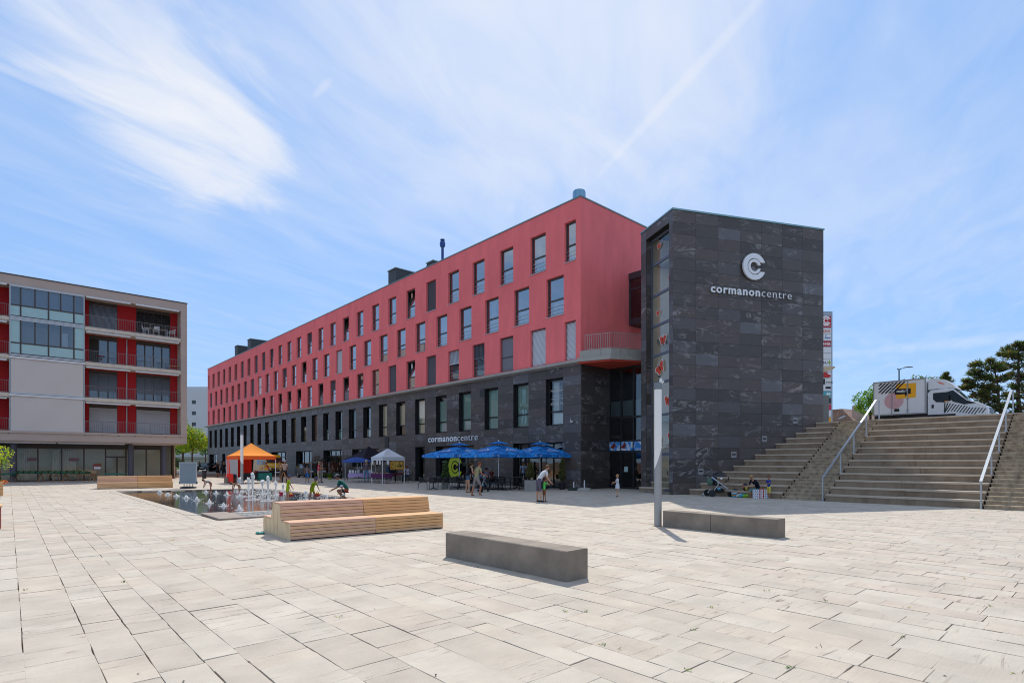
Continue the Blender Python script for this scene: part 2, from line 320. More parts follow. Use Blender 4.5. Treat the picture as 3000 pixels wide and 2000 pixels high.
m_blind_l = mat('silver_blind', '#e0e4e8', .45, .0)
m_panel = mat('grey_panel', '#77757b', .6)
m_glass = glass('window_glass', (.93, .96, .97), .015, 2.5, .65, 2.0)
m_glass_d = glass('shop_glass', (.9, .95, .93), .02, 1.8, .65, 1.5)
m_glass_g = glass('green_stair_glass', (.92, .98, .94), .03, 1.5, .66, .13)
m_glass_w = glass('clear_garden_glass', (.85, .9, .92), .02, 1.9, .65, 1.7)
m_frost = mat('frosted_glass', '#9fc0c0', .35, spec=.5, var=.06)
m_wood = mat('larch_boards', '#d6ac84', .7, spec=.25, var=.16, vscale=2.2, stretch=(1, 8, 8), bump=.15, bscale=10)
m_wood2 = mat('golden_larch_boards', '#d6a673', .65, spec=.3, var=.16, vscale=2.2, stretch=(1, 8, 8), bump=.15, bscale=10)
m_wood3 = mat('pinkish_larch_boards', '#cfa68b', .7, spec=.25, var=.14, vscale=2.2, stretch=(1, 8, 8), bump=.15, bscale=10)
m_ply = mat('plywood_side', '#dac29c', .75, spec=.2, col2='#b59670', vscale=5, stretch=(1, 1, .35), c2lo=.5, c2hi=.75)
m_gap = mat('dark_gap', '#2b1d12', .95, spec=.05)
# ------------------------------------------------------------------ ground
POOL = [G(340, 1440), G(773, 1431.5), Vector((-4.6, 22.78, 0)), G(577.6, 1507)]
SETT = [G(587.6, 1506.6), G(643, 1524)]
S0 = G(587.6, 1506.6); S1 = G(643, 1524); vv = Vector((V2.x, V2.y, 0)); uu = Vector((U2.x, U2.y, 0))
SETTQ = [S0, S1, S1+vv*5.2, S0+vv*5.2]
def inside(q, x, y):
    c = False; n = len(q)
    for i in range(n):
        a, b = q[i], q[i-1]
        if (a.y > y) != (b.y > y) and x < (b.x-a.x)*(y-a.y)/(b.y-a.y)+a.x: c = not c
    return c
gb = MB()
zg = -.018
def poly_with_hole():
    o = [Vector((-900, -60, zg)), Vector((900, -60, zg)), Vector((900, 1600, zg)), Vector((-900, 1600, zg))]
    # split the sheet in four round the pool
    p = [Vector((q.x, q.y, zg)) for q in POOL]   # left, far, right, near
    L_, Fa, Ri, Ne = p
    gb.add([o[0], o[1], Ne], [(0, 1, 2)]); gb.add([o[0], Ne, L_], [(0, 1, 2)]); gb.add([o[1], Ri, Ne], [(0, 1, 2)])
    gb.add([o[1], o[2], Ri], [(0, 1, 2)]); gb.add([o[2], Fa, Ri], [(0, 1, 2)]); gb.add([o[2], o[3], Fa], [(0, 1, 2)]); gb.add([o[3], L_, Fa], [(0, 1, 2)]); gb.add([o[3], o[0], L_], [(0, 1, 2)])
poly_with_hole()
m_far = mat('far_paving', '#857f75', .9, spec=.1, var=.12, vscale=.4)
tag(gb.build('ground', m_joint), 'flat dark bedding ground under the whole square', kind='structure')
fg = MB()
# far paving beyond the single stones: a sheet above the bedding
def sheet(mb, pts, z): mb.add([(p[0], p[1], z) for p in pts], [tuple(range(len(pts)))])
sheet(fg, [(-400, 62), (-62, 62), (-20, 92), (20, 112), (400, 112), (400, 500), (-400, 500)], -.012)
tag(fg.build('street', m_far), 'grey street surface beyond the square', kind='structure')
plaza = tag(bpy.data.objects.new('plaza', None), 'sunlit square paved with pale weathered stone slabs in long courses', kind='structure'); COL.objects.link(plaza)
P0 = Vector((13.38, 23.93, 0))
def in_build(x, y):
    p = Vector((x, y))
    r = p-Vector((4.17, 34)); s = r.dot(U2); o = -r.dot(V2)
    if s > -.1 and s < 86 and o < -.4: return True
    r = p-P0.xy; 
    if -r.dot(V2) < -.25 and r.dot(U2) < 7.2: return True
    r = p-Vector((-31.1, 53.57)); t = -r.dot(V2); o = -r.dot(U2)
    if t > 0 and o < -2.6: return True
    return False
rp = random.Random(11)
stones = []
cw = -34.0
while cw < 64:
    wd = rp.choice((.28, .34, .38, .42, .46, .52))
    s = -40+rp.random()
    while s < 66:
        ln = rp.choice((.32, .42, .55, .68, .82, .98))*rp.uniform(.9, 1.1)
        cx_ = (U2*(s+ln/2)+V2*(cw+wd/2)); x, y = cx_
        s0 = s; s += ln
        if y < -1.5 or y > 64 or abs(x) > .95*max(y, 0)+5: continue
        if in_build(x, y) or inside(POOL, x, y) or inside(SETTQ, x, y): continue
        stones.append((x*x+y*y if y > 1.2 else 1e6, s0, ln, cw, wd))
    cw += wd
stones.sort(key=lambda t: t[0])
def stone_geo(mb, s0, ln, c0, wd, rel=None, mi=0):
    g = rp.uniform(.0008, .0035)
    z = rp.uniform(-.003, .003); tl = [z+rp.uniform(-.002, .002) for _ in range(4)]
    if rp.random() < .16: g += rp.uniform(.001, .005)
    cs = [(s0+g, c0+g), (s0+ln-g, c0+g), (s0+ln-g, c0+wd-g), (s0+g, c0+wd-g)]
    cs = [(a+rp.uniform(-.004, .004), b+rp.uniform(-.004, .004)) for a, b in cs]
    near = rel is not None
    P = []
    if near:      # chipped outline
        Q = []
        for i in range(4):
            a = cs[i]; b = cs[(i+1) % 4]; Q.append((a, tl[i]))
            for t in (.33, .7): Q.append(((a[0]+(b[0]-a[0])*t+rp.uniform(-.005, .005), a[1]+(b[1]-a[1])*t+rp.uniform(-.005, .005)), tl[i]*(1-t)+tl[(i+1) % 4]*t))
    else: Q = [(cs[i], tl[i]) for i in range(4)]
    r = rel or Vector((0, 0, 0))
    top = [Vector((U2.x*a+V2.x*b-r.x, U2.y*a+V2.y*b-r.y, t)) for (a, b), t in Q]
    if (top[1]-top[0]).cross(top[-1]-top[0]).z < 0: top.reverse()
    ctr = sum(top, Vector((0, 0, 0)))/len(top)
    n = len(top); inner = [p+(ctr-p).normalized()*.003 for p in top]; low = [Vector((p.x, p.y, p.z-.0025)) for p in top]; bot = [Vector((p.x, p.y, -.055)) for p in top]
    if near:
        mb.add(inner+low+bot, [tuple(range(n))]+[(n+k, n+(k+1) % n, (k+1) % n, k) for k in range(n)]+[(2*n+k, 2*n+(k+1) % n, n+(k+1) % n, n+k) for k in range(n)], mi)
    else:
        mb.add(top+bot, [tuple(range(n))]+[(n+k, n+(k+1) % n, (k+1) % n, k) for k in range(n)], mi)
far = MB()
for i, (d, s0, ln, c0, wd) in enumerate(stones):
    mi = rp.choices(range(5), (4, 4, 3, 2, 1))[0]
    if i < 300:
        c = U2*(s0+ln/2)+V2*(c0+wd/2); b = MB(); stone_geo(b, s0, ln, c0, wd, Vector((c.x, c.y, 0)))
        b.build('paving_stone', PAVE[mi], plaza, loc=(c.x, c.y, 0))
    else: stone_geo(far, s0, ln, c0, wd, None, mi)
tag(far.build('paving_stone', PAVE, plaza), None, kind='stuff')
print('stones', len(stones))
# pool: dark floor, film of water, kerbs
m_kerb = mat('pool_kerb_stone', '#8d7f73', .75, var=.15, vscale=2)
m_setts = mat('granite_setts', '#8b8a86', .8, var=.2, vscale=8)
pf = MB(); pf.add([(p.x, p.y, -.13) for p in POOL], [(3, 2, 1, 0)])
for i in range(4):
    a, b = POOL[i], POOL[(i+1) % 4]; pf.quad((a.x, a.y, -.13), (b.x, b.y, -.13), (b.x, b.y, -.01), (a.x, a.y, -.01))
tag(pf.build('pool_floor', mat('pool_floor', '#2c2927', .8, col2='#40362b', vscale=.7)), 'dark floor of the shallow fountain basin', kind='structure')
m_water = bpy.data.materials.new('water'); m_water.use_nodes = True
def water_nodes():
    nt = m_water.node_tree; N = nt.nodes; L = nt.links; N.clear(); o = N.new('ShaderNodeOutputMaterial')
    t = N.new('ShaderNodeBsdfTransparent'); t.inputs[0].default_value = (.55, .6, .6, 1); g = N.new('ShaderNodeBsdfGlossy'); g.inputs['Roughness'].default_value = .03; g.inputs[0].default_value = (.95, .97, 1, 1)
    f = N.new('ShaderNodeFresnel'); f.inputs[0].default_value = 1.5; mx = N.new('ShaderNodeMixShader')
    tc = N.new('ShaderNodeNewGeometry'); n = N.new('ShaderNodeTexNoise'); L.new(tc.outputs['Position'], n.inputs['Vector']); n.inputs['Scale'].default_value = 5; n.inputs['Detail'].default_value = 5
    n2 = N.new('ShaderNodeTexNoise'); L.new(tc.outputs['Position'], n2.inputs['Vector']); n2.inputs['Scale'].default_value = .25; n2.inputs['Detail'].default_value = 1
    bp = N.new('ShaderNodeBump'); bp.inputs['Distance'].default_value = .02; L.new(n.outputs[0], bp.inputs['Height']); L.new(n2.outputs[0], bp.inputs['Strength'])
    m_ = N.new('ShaderNodeMath'); m_.operation = 'MULTIPLY'; L.new(n2.outputs[0], m_.inputs[0]); m_.inputs[1].default_value = .5; L.new(m_.outputs[0], bp.inputs['Strength'])
    L.new(bp.outputs[0], g.inputs['Normal']); L.new(f.outputs[0], mx.inputs[0]); L.new(t.outputs[0], mx.inputs[1]); L.new(g.outputs[0], mx.inputs[2]); L.new(mx.outputs[0], o.inputs[0])
water_nodes()
wb = MB(); wb.add([(p.x, p.y, -.025) for p in POOL], [(3, 2, 1, 0)])
tag(wb.build('water', m_water), 'thin film of dark water in the fountain basin', kind='structure')
kb = MB()
def strip(mb, a, b, w0, w1, z0, z1, mi=0):
    d = (b-a).normalized(); n = Vector((-d.y, d.x, 0)); mb.add([tuple(p) for z in (z0, z1) for p in ((a.x+n.x*w0, a.y+n.y*w0, z), (b.x+n.x*w0, b.y+n.y*w0, z), (b.x+n.x*w1, b.y+n.y*w1, z), (a.x+n.x*w1, a.y+n.y*w1, z))], [(3,2,1,0),(4,5,6,7),(0,1,5,4),(1,2,6,5),(2,3,7,6),(3,0,4,7)], mi)
strip(kb, POOL[0], POOL[1], .02, .38, -.12, .03); strip(kb, POOL[1], POOL[2], .02, .3, -.12, .02)

tag(kb.build('pool_kerb', m_kerb), 'low brown stone kerb edging the fountain basin', kind='structure')
kb = MB(); strip(kb, POOL[3]-uu*.1, POOL[0], -.02, .3, -.12, .010); strip(kb, POOL[3], POOL[3]+vv*7.3, -.25, .0, -.12, .008); tag(kb.build('pool_border', PAVE[2]), 'pale slab border flush with the paving at the near edges of the basin', kind='structure')
# sett apron with its slab border
ap = tag(bpy.data.objects.new('sett_apron', None), 'small apron of grey setts with a brown slab border beside the basin', kind='structure'); COL.objects.link(ap)
b = MB(); b.prism([(p.x, p.y) for p in (S0, S1, S1+vv*.75, S0+vv*.75)], -.055, .05)
b.prism([(p.x, p.y) for p in (S1+vv*.752, S1+vv*5.2, S1+vv*5.2+uu*.2, S1+vv*.752+uu*.2)], -.055, .05); b.build('slab', m_kerb, ap)
b = MB(); ru = random.Random(3)
for i in range(14):
    for j in range(36):
        q = S1+uu*(.21+i*.13)+vv*(.76+j*.122); z = ru.uniform(.02, .032)
        if (S0-S1).length < .21+i*.13+.12: continue
        b.prism([(q+uu*a+vv*c).xy[:] for a, c in ((.006, .006), (.006, .114), (.122, .114), (.122, .006))][::-1], -.055, z)
tag(b.build('sett', m_setts, ap), None, kind='stuff')
# ------------------------------------------------------------------ facades
def facade(mb, s0, s1, z0, z1, holes, depth, mi=0, rmi=None, y=0.):
    rmi = mi if rmi is None else rmi
    xs = sorted({s0, s1}|{a for h in holes for a in h[:2] if s0 < a < s1}); zs = sorted({z0, z1}|{a for h in holes for a in h[2:] if z0 < a < z1})
    for j in range(len(zs)-1):
        zc = (zs[j]+zs[j+1])/2; run = None
        hs = [h for h in holes if h[2] < zc < h[3]]
        i = 0
        while i < len(xs)-1:
            xc = (xs[i]+xs[i+1])/2
            if any(h[0] < xc < h[1] for h in hs): i += 1; continue
            k = i
            while k+1 < len(xs)-1 and not any(h[0] < (xs[k+1]+xs[k+2])/2 < h[1] for h in hs): k += 1
            a, b = xs[i], xs[k+1]; mb.quad((a, y, zs[j]), (a, y, zs[j+1]), (b, y, zs[j+1]), (b, y, zs[j]), mi); i = k+1
    for a, b, c, d in holes:
        D = y-depth
        mb.quad((a, y, c), (a, D, c), (a, D, d), (a, y, d), rmi); mb.quad((b, y, d), (b, D, d), (b, D, c), (b, y, c), rmi)
        mb.quad((a, y, d), (a, D, d), (b, D, d), (b, y, d), rmi); mb.quad((a, y, c), (b, y, c), (b, D, c), (a, D, c), rmi)
C0 = Vector((4.17, 34.0, 0)); BL = 85.65; ZR = 17.85; ZC = 7.62
bld = thing('shopping_centre', 'long four-storey building with red rendered upper floors over dark slate cladding', 'building', C0, TH_U)
PT = 3.13; rows = []
top = [(.40, 1.33)]+[(2.98+PT*k, 4.41+PT*k) for k in range(26)]+[(84.5, 85.3)]
mid = [(1.40+PT*k, 2.92+PT*k) for k in range(27)]
stn = [(1.46+3.134*k, 2.98+3.134*k) for k in range(27)]
ZT = (14.08, 16.55); ZM = (10.95, 13.42); ZB = (7.98, 10.38); ZS = (4.0, 6.975)
red_h = [(a, b)+ZT for a, b in top]+[(a, b)+ZM for a, b in mid]+[(a, b)+ZB for a, b in top]
GF = [(1.5, 6.12, 0., 2.92), (10.5, 15.55, 0., 2.92), (17.12, 18.62, 0., 2.92), (25.0, 30.45, 1.2, 2.92), (32.8, 37.4, 0., 2.92), (40.65, 45.28, 0., 2.92), (48.6, 53.9, 0., 2.92), (58, 62.6, 0., 2.92), (66.4, 71, 0., 2.92), (75, 76.7, 0., 2.92), (80, 84.6, 0., 2.92)]
b = MB()
facade(b, 0, BL, 7.95, ZR-.09, red_h, .26)
DW = 15.
b.quad((0, 0, 7.95), (0, -DW, 7.95), (0, -DW, ZR-.09), (0, 0, ZR-.09)); b.quad((BL, 0, 0), (BL, 0, ZR-.09), (BL, -DW, ZR-.09), (BL, -DW, 0)); b.quad((0, -DW, 0), (BL, -DW, 0), (BL, -DW, ZR-.09), (0, -DW, ZR-.09))
b.build('rendered_wall', m_red, bld)
b = MB(); sh = [(a, c)+ZS for a, c in stn]+GF
facade(b, 0, BL, 0, ZC, sh, .42, y=-.04)
b.quad((0, -.04, 0), (0, -2.77, 0), (0, -2.77, ZC), (0, -.04, ZC)); b.quad((0, -4.2, 0), (0, -DW, 0), (0, -DW, 7.95), (0, -4.2, 7.95))
b.build('backing_wall', mat('cladding_gap', '#151517', .9), bld)
b = MB(); b.box(-.03, BL+.03, -DW, .03, ZR-.09, ZR); b.build('roof_edge', mat('roof_edge_metal', '#77807c', .45, .5), bld)
# interior: floors, back wall
b = MB()
for z in (0.02, 3.2, 7.5, 10.6, 13.7): b.box(.1, BL-.1, -6, -.45, z, z+.2, 1)
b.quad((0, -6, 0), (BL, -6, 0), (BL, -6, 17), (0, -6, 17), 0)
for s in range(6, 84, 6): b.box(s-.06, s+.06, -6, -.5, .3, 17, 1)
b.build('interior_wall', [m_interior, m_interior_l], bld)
# slate tiles --------------------------------------------------------------
TZ = [0.0, .584, 1.168, 1.752, 2.336, 2.92, 3.46, 4.0, 4.595, 5.19, 5.785, 6.38, 6.975, ZC]
colx = [0]
for a, c in stn: colx += [a, c]
colx.append(BL)
rt = random.Random(5)
def tile_mesh(mb, x0, x1, z0, z1, y0=-.038, y1=0., mi=0, axis=0, g=.005):
    x0 += g; x1 -= g; z0 += g; z1 -= g
    if axis == 0: mb.add([(x0,y0,z0),(x1,y0,z0),(x1,y0,z1),(x0,y0,z1),(x0,y1,z0),(x1,y1,z0),(x1,y1,z1),(x0,y1,z1)], [(4,7,6,5),(0,4,5,1),(1,5,6,2),(2,6,7,3),(3,7,4,0)], mi)
tiles = []
for j in range(len(TZ)-1):
    z0, z1 = TZ[j], TZ[j+1]; zc = (z0+z1)/2
    cuts = sorted(set(colx)|({x for h in GF if h[2] < zc < h[3] for x in h[:2]}))
    cuts2 = [cuts[0]]
    for x in cuts[1:]:
        if x-cuts2[-1] > .25 or any(abs(x-h[k]) < .001 for h in sh for k in (0, 1) if h[2] < zc < h[3]):
            if x-cuts2[-1] < .25 and len(cuts2) > 1: cuts2[-1] = x
            else: cuts2.append(x)
    for a, c in zip(cuts2[:-1], cuts2[1:]):
        xc = (a+c)/2
        if any(h[0]-.01 < xc < h[1]+.01 and h[2] < zc < h[3] for h in sh): continue
        tiles.append((a, c, z0, z1))
tiles.sort(key=lambda t: t[0])
TM = {}
def tile_part(parent, x0, x1, z0, z1, mi, y=0., rot=0., org=(0, 0)):
    k = (round(x1-x0, 3), round(z1-z0, 3), mi)
    if k not in TM:
        t = MB(); w_, h_ = x1-x0, z1-z0; tile_mesh(t, -w_/2, w_/2, -h_/2, h_/2); TM[k] = t.mesh('slate_tile', SLATE[mi])
    return TM[k]
far = MB()
for i, (a, c, z0, z1) in enumerate(tiles):
    mi = rt.choices(range(6), SLW)[0]
    if i < 292: link('slate_tile', tile_part(bld, a, c, z0, z1, mi), bld, ((a+c)/2, rt.uniform(-.004, .002), (z0+z1)/2))
    else: tile_mesh(far, a, c, z0, z1, mi=mi)
# gable return below the red box
for j in range(len(TZ)-1):
    for a, c in ((-1.25, 0), (-2.77, -1.25)):
        z0, z1 = TZ[j], TZ[j+1]; mi = rt.choice((0, 1, 1, 3, 5, 5)); g = .005
        far.add([(0, a+g, z0+g), (0, c-g, z0+g), (0, c-g, z1-g), (0, a+g, z1-g), (-.038, a+g, z0+g), (-.038, c-g, z0+g), (-.038, c-g, z1-g), (-.038, a+g, z1-g)], [(4,5,6,7)[::-1], (0,1,5,4), (1,2,6,5), (2,3,7,6), (3,0,4,7)], mi)
tag(far.build('slate_tile', SLATE, bld), None, kind='stuff')
# windows --------------------------------------------------------------------
def win_mesh(w, h, kind, tr):
    """frame, panes, extras in local space, x 0..w, y=0 the frame's outer face, z 0..h"""
    f = MB(); t = .07; y0, y1 = -.09, 0
    f.box(0, w, y0, y1, 0, t); f.box(0, w, y0, y1, h-t-.04, h); f.box(0, t, y0, y1, t, h-t-.04); f.box(w-t, w, y0, y1, t, h-t-.04)
    if kind not in ('blind_d', 'blind_l'): f.box(t, w-t, y0, y1, tr-.045, tr+.045)
    return f
WC = {}
def window(parent, x0, x1, z0, z1, kind, yd, sill=True, fm=None, pm=None, tr=None, rails=True, rad=True):
    w_, h_ = x1-x0, z1-z0; tr = tr or h_*.42; key = (round(w_, 2), round(h_, 2), kind, yd, rails, rad, sill, fm.name if fm else '')
    fm = fm or m_alu; pm = pm or m_glass
    if key not in WC:
        D = {}
        D['window'] = win_mesh(w_, h_, kind, tr).mesh('window', fm)
        L = []
        t = .07
        if kind in ('blind_d', 'blind_l'):
            q = MB(); n = int(h_/.075)
            for i in range(n): zz = h_-.05-i*(h_-.06)/n; q.add([(.03, -.02, zz), (w_-.03, -.02, zz), (w_-.03, .03, zz-.06), (.03, .03, zz-.06)], [(0, 3, 2, 1)])
            q.quad((.03, -.03, .02), (.03, -.03, h_-.02), (w_-.03, -.03, h_-.02), (w_-.03, -.03, .02))
            L.append(('blind', q.mesh('blind', m_blind_d if kind == 'blind_d' else m_blind_l)))
        elif kind == 'screen':
            q = MB(); q.box(t, w_-t, -.03, -.01, tr, h_-.1); L.append(('blind', q.mesh('blind', m_blind_d)))
            q = MB(); q.box(t, w_-t, -.04, -.02, t, tr-.045); L.append(('panel', q.mesh('panel', m_panel)))
        elif kind == 'curtain':
            q = MB(); q.box(t, w_-t, -.03, -.01, t, h_-.1); L.append(('blind', q.mesh('blind', m_white)))
        else:
            q = MB(); q.quad((t, -.05, t), (t, -.05, tr-.045), (w_-t, -.05, tr-.045), (w_-t, -.05, t)); L.append(('lower_pane', q.mesh('lower_pane', m_panel if kind == 'tilt_panel' else pm)))
            q = MB(); hz = h_-.11
            ti = .32 if kind.startswith('tilt') else 0
            q.quad((t, -.05, tr+.045), (t, -.05-ti, hz), (w_-t, -.05-ti, hz), (w_-t, -.05, tr+.045)); L.append(('upper_pane', q.mesh('upper_pane', pm)))
            if ti:
                q = MB()
                for xx in (t, w_-t-.05): q.add([(xx, -.055, tr+.045), (xx+.05, -.055, tr+.045), (xx+.05, -.055-ti, hz), (xx, -.055-ti, hz), (xx, -.02, tr+.045), (xx+.05, -.02, tr+.045), (xx+.05, -.02-ti, hz), (xx, -.02-ti, hz)], [(4,7,6,5), (0,4,5,1), (1,5,6,2), (2,6,7,3), (3,7,4,0)])
                q.box(t, w_-t, -.05-ti, -.02-ti, hz-.05, hz); L.append(('tilted_sash', q.mesh('tilted_sash', fm)))
            if rad:
                q = MB(); q.box(w_*.08, w_*.75, -.18, -.1, .10, tr-.10); L.append(('radiator', q.mesh('radiator', m_rad)))
                if kind == 'clear2':
                    q = MB(); q.box(w_*.62, w_*.95, -.5, -.4, .12, h_-.15); L.append(('curtain', q.mesh('curtain', m_rad)))
            if rails:
                q = MB()
                for zz in (.18, .42, .66): q.tube((t*.4, .03, zz), (w_-t*.4, .03, zz), .011, n=5)
                L.append(('guard_rail', q.mesh('guard_rail', m_alu_l)))
            if kind in ('half', 'half_l'):
                q = MB(); lo = h_*.58; n = int((h_-lo)/.075)
                for i in range(n): zz = h_-.04-i*.075; q.add([(.03, -.01, zz), (w_-.03, -.01, zz), (w_-.03, .04, zz-.055), (.03, .04, zz-.055)], [(0, 3, 2, 1)])
                q.box(.03, w_-.03, -.0, .05, lo-.06, lo-.01); L.append(('blind', q.mesh('blind', m_blind_l if kind == 'half_l' else m_blind_d)))
        if sill:
            q = MB(); q.box(-.03, w_+.03, -.02, -yd+.05, -.045, -.005); L.append(('sill', q.mesh('sill', m_alu_l)))
        WC[key] = (D['window'], L)
    fmesh, L = WC[key]
    o = link('window', fmesh, parent, (x0, yd, z0))
    for nme, me in L: link(nme, me, o)
    return o
K_top = ['clear']+['clear2', 'clear', 'clear', 'clear', 'blind_d', 'tilt', 'clear', 'clear', 'clear2', 'tilt', 'clear', 'clear', 'half', 'clear', 'clear2', 'clear', 'half', 'blind_d', 'blind_d', 'clear', 'blind_d', 'clear', 'clear', 'clear', 'clear2', 'clear', 'clear']
K_mid = ['clear', 'clear', 'clear2', 'clear', 'clear', 'clear2', 'clear', 'clear', 'clear', 'clear', 'blind_l', 'clear', 'clear', 'tilt', 'clear2', 'half', 'clear', 'clear', 'curtain', 'blind_d', 'clear', 'clear', 'clear', 'clear', 'clear', 'clear', 'blind_d']
K_bot = ['blind_l', 'blind_l', 'screen', 'half', 'half_l', 'blind_d', 'tilt', 'blind_d', 'clear2', 'tilt', 'tilt_panel', 'half', 'tilt_panel', 'clear', 'tilt', 'tilt', 'tilt', 'clear', 'tilt', 'tilt', 'blind_d', 'clear', 'blind_d', 'clear', 'tilt', 'clear', 'tilt', 'clear']
for (a, c), k in zip(top, K_top): window(bld, a, c, *ZT, k, -.17)
for (a, c), k in zip(mid, K_mid): window(bld, a, c, *ZM, k, -.17)
for (a, c), k in zip(top, K_bot): window(bld, a, c, *ZB, k, -.17, sill=False)
for i, (a, c) in enumerate(stn):
    window(bld, a, c, *ZS, 'tilt' if i in (5, 13) else ('clear2' if i in (0, 4, 6, 8, 10, 12) else 'clear'), -.27, sill=False, fm=m_alu_d, pm=m_glass_d, tr=.88, rails=False, rad=i in (0, 3, 4, 8, 11, 14))
m_sage = mat('pale_green_blind', '#b4cfc5', .8)
CREAM = mat('cream_blind', '#e0d8c2', .8); PINKB = mat('pink_blind', '#dcb5a4', .8); DKG = mat('dark_curtain', '#4a5550', .9)
for i, (m_, f0, f1) in {1: (m_sage, 0, 1), 2: (m_sage, 0, 1), 3: (m_sage, .0, 1), 4: (m_sage, .0, .9), 5: (CREAM, 0, 1), 6: (CREAM, .3, .95), 7: (CREAM, 0, 1), 8: (CREAM, 0, .3), 9: (DKG, .3, 1), 10: (m_sage, 0, .35), 11: (m_sage, 0, .4), 12: (PINKB, 0, 1), 13: (CREAM, 0, .6), 14: (CREAM, 0, 1), 16: (m_sage, .1, 1), 17: (CREAM, .5, 1), 19: (mat('olive_reflection', '#8f9460', .8), 0, 1), 20: (m_sage, 0, .5), 22: (MC['olive_reflection'], 0, 1), 24: (CREAM, .4, 1)}.items():  # olive sheets paint the yellow-green reflections of the farther panes
    a, c = stn[i]; z0 = 4.1+2.75*f0; z1 = 4.1+2.75*f1; n = 10; q = MB()
    for k in range(n): xa = a+.1+(c-a-.2)*k/n; xb = a+.1+(c-a-.2)*(k+1)/n; q.quad((xa, -.39-.012*(k % 2), z0), (xa, -.39-.012*(k % 2), z1), (xb, -.39-.012*((k+1) % 2), z1), (xb, -.39-.012*((k+1) % 2), z0))
    q.build('roller_blind', m_, bld)
rc = random.Random(77)
for rowz, lst in ((ZT, top), (ZM, mid), (ZB, top)):     # curtains of different widths inside the flats
    for a, c in lst[1:]:
        if rc.random() < .45:
            wq = (c-a)*rc.choice((.2, .3, .45, .9)); x0 = a+.08 if rc.random() < .5 else c-.08-wq; zb = rowz[0]+.1 if rc.random() < .7 else rowz[0]+1.1; n = max(3, int(wq/.09)); q = MB()
            for k in range(n): q.quad((x0+wq*k/n, -.42-.02*(k % 2), zb), (x0+wq*k/n, -.42-.02*(k % 2), rowz[1]-.12), (x0+wq*(k+1)/n, -.42-.02*((k+1) % 2), rowz[1]-.12), (x0+wq*(k+1)/n, -.42-.02*((k+1) % 2), zb))
            q.build('curtain', rc.choice((m_rad, CREAM, mat('grey_curtain', '#9a9ca0', .9), PINKB)), bld)
# lettering on the glass of the corner window
a, c = stn[0]; yy = -.31
for txt, z, w_, h_ in (('Espace', 6.38, .62, .13), ('Magnétosphère', 6.18, 1.3, .13), ('Soins énergétiques', 5.86, .95, .07), ('Massages thérapeutiques', 5.68, 1.15, .07), ('077 438 38 91', 5.32, 1.3, .15)):
    b = MB(); text(b, txt, ((a+c)/2+w_/2-.06, yy, z), (-1, 0, 0), (0, 0, 1), w_, h_); b.build('lettering', m_white_p, bld)
# ground-floor shop fronts
def shopfront(parent, s0, s1, z0, z1, yd, n, transom=None, name='shop_window', fm=None, pm=None):
    f = MB(); t = .06
    f.box(s0, s1, yd-.08, yd, z0, z0+.08); f.box(s0, s1, yd-.08, yd, z1-.1, z1)
    for i in range(n+1):
        x = s0+(s1-s0)*i/n; f.box(max(s0, x-t/2), min(s1, x+t/2), yd-.08, yd+.01, z0+.08, z1-.1)
    if transom: f.box(s0+t/2, s1-t/2, yd-.075, yd+.005, transom-.04, transom+.04)
    o = f.build(name, fm or m_alu_d, parent)
    for i in range(n):
        a = s0+(s1-s0)*i/n+.03; c = s0+(s1-s0)*(i+1)/n-.03; q = MB(); q.quad((a, yd-.04, z0+.08), (a, yd-.04, z1-.1), (c, yd-.04, z1-.1), (c, yd-.04, z0+.08)); q.build('pane', pm or m_glass_d, o)
    return o
for i, (a, c, z0, z1) in enumerate(GF):
    o = shopfront(bld, a, c, z0, z1, -.38, (4, 4, 1, 4, 4, 3, 4, 4, 4, 1, 4)[i], None if i in (2, 5) else 2.25)
b = MB()
for s in (41, 42.5, 44.0): b.box(s, s+1.1, -.95, -.93, .1, 1.9)
b.build('shop_poster', mat('pale_poster', '#9fb5ab', .8), bld)
b = MB()
for s, z0, z1 in ((2.2, 1.9, 2.4), (3.1, .9, 2.2), (26, 1.7, 2.7), (28.5, 1.9, 2.7), (33.2, 1.3, 1.7), (34.6, 1.2, 1.7), (36, 1.6, 2.6)): b.box(s, s+1.0, -1.6, -1.5, z0, z1)
b.build('shop_display', mat('ochre_display', '#8c8058', .8), bld)
# green ring emblem on the cafe window
def cshape(R_, r_, cut, n=28):
    a0 = asin(cut/R_); a1 = asin(cut/r_); o = [(R_*cos(a0+(2*pi-2*a0)*i/n), R_*sin(a0+(2*pi-2*a0)*i/n)) for i in range(n+1)]
    return o, [(r_*cos(a1+(2*pi-2*a1)*i/n), r_*sin(a1+(2*pi-2*a1)*i/n)) for i in range(n+1)]
def cmesh(mb, R_, r_, cut, org, xd, yd, depth, lift=.0, mi=0, sx=1.):
    o, q = cshape(R_, r_, cut); n = len(o); xd = Vector(xd); yd = Vector(yd); nn = xd.cross(yd); org = Vector(org)
    P = lambda p, d: org+xd*p[0]*sx+yd*p[1]+nn*(lift+d)
    for d, fl in ((depth, False), (0, True)):
        vs = [P(p, d) for p in o]+[P(p, d) for p in q]
        mb.add(vs, [((i, i+1, n+i+1, n+i) if not fl else (n+i, n+i+1, i+1, i)) for i in range(n-1)], mi)
    if depth:
        vs = [P(p, 0) for p in o]+[P(p, depth) for p in o]+[P(p, 0) for p in q]+[P(p, depth) for p in q]
        mb.add(vs, [(i, i+1, n+i+1, n+i) for i in range(n-1)]+[(2*n+i+1, 2*n+i, 3*n+i, 3*n+i+1) for i in range(n-1)]+[(0, n, 3*n, 2*n), (n-1, 3*n-1, 4*n-1, 2*n-1)], mi)
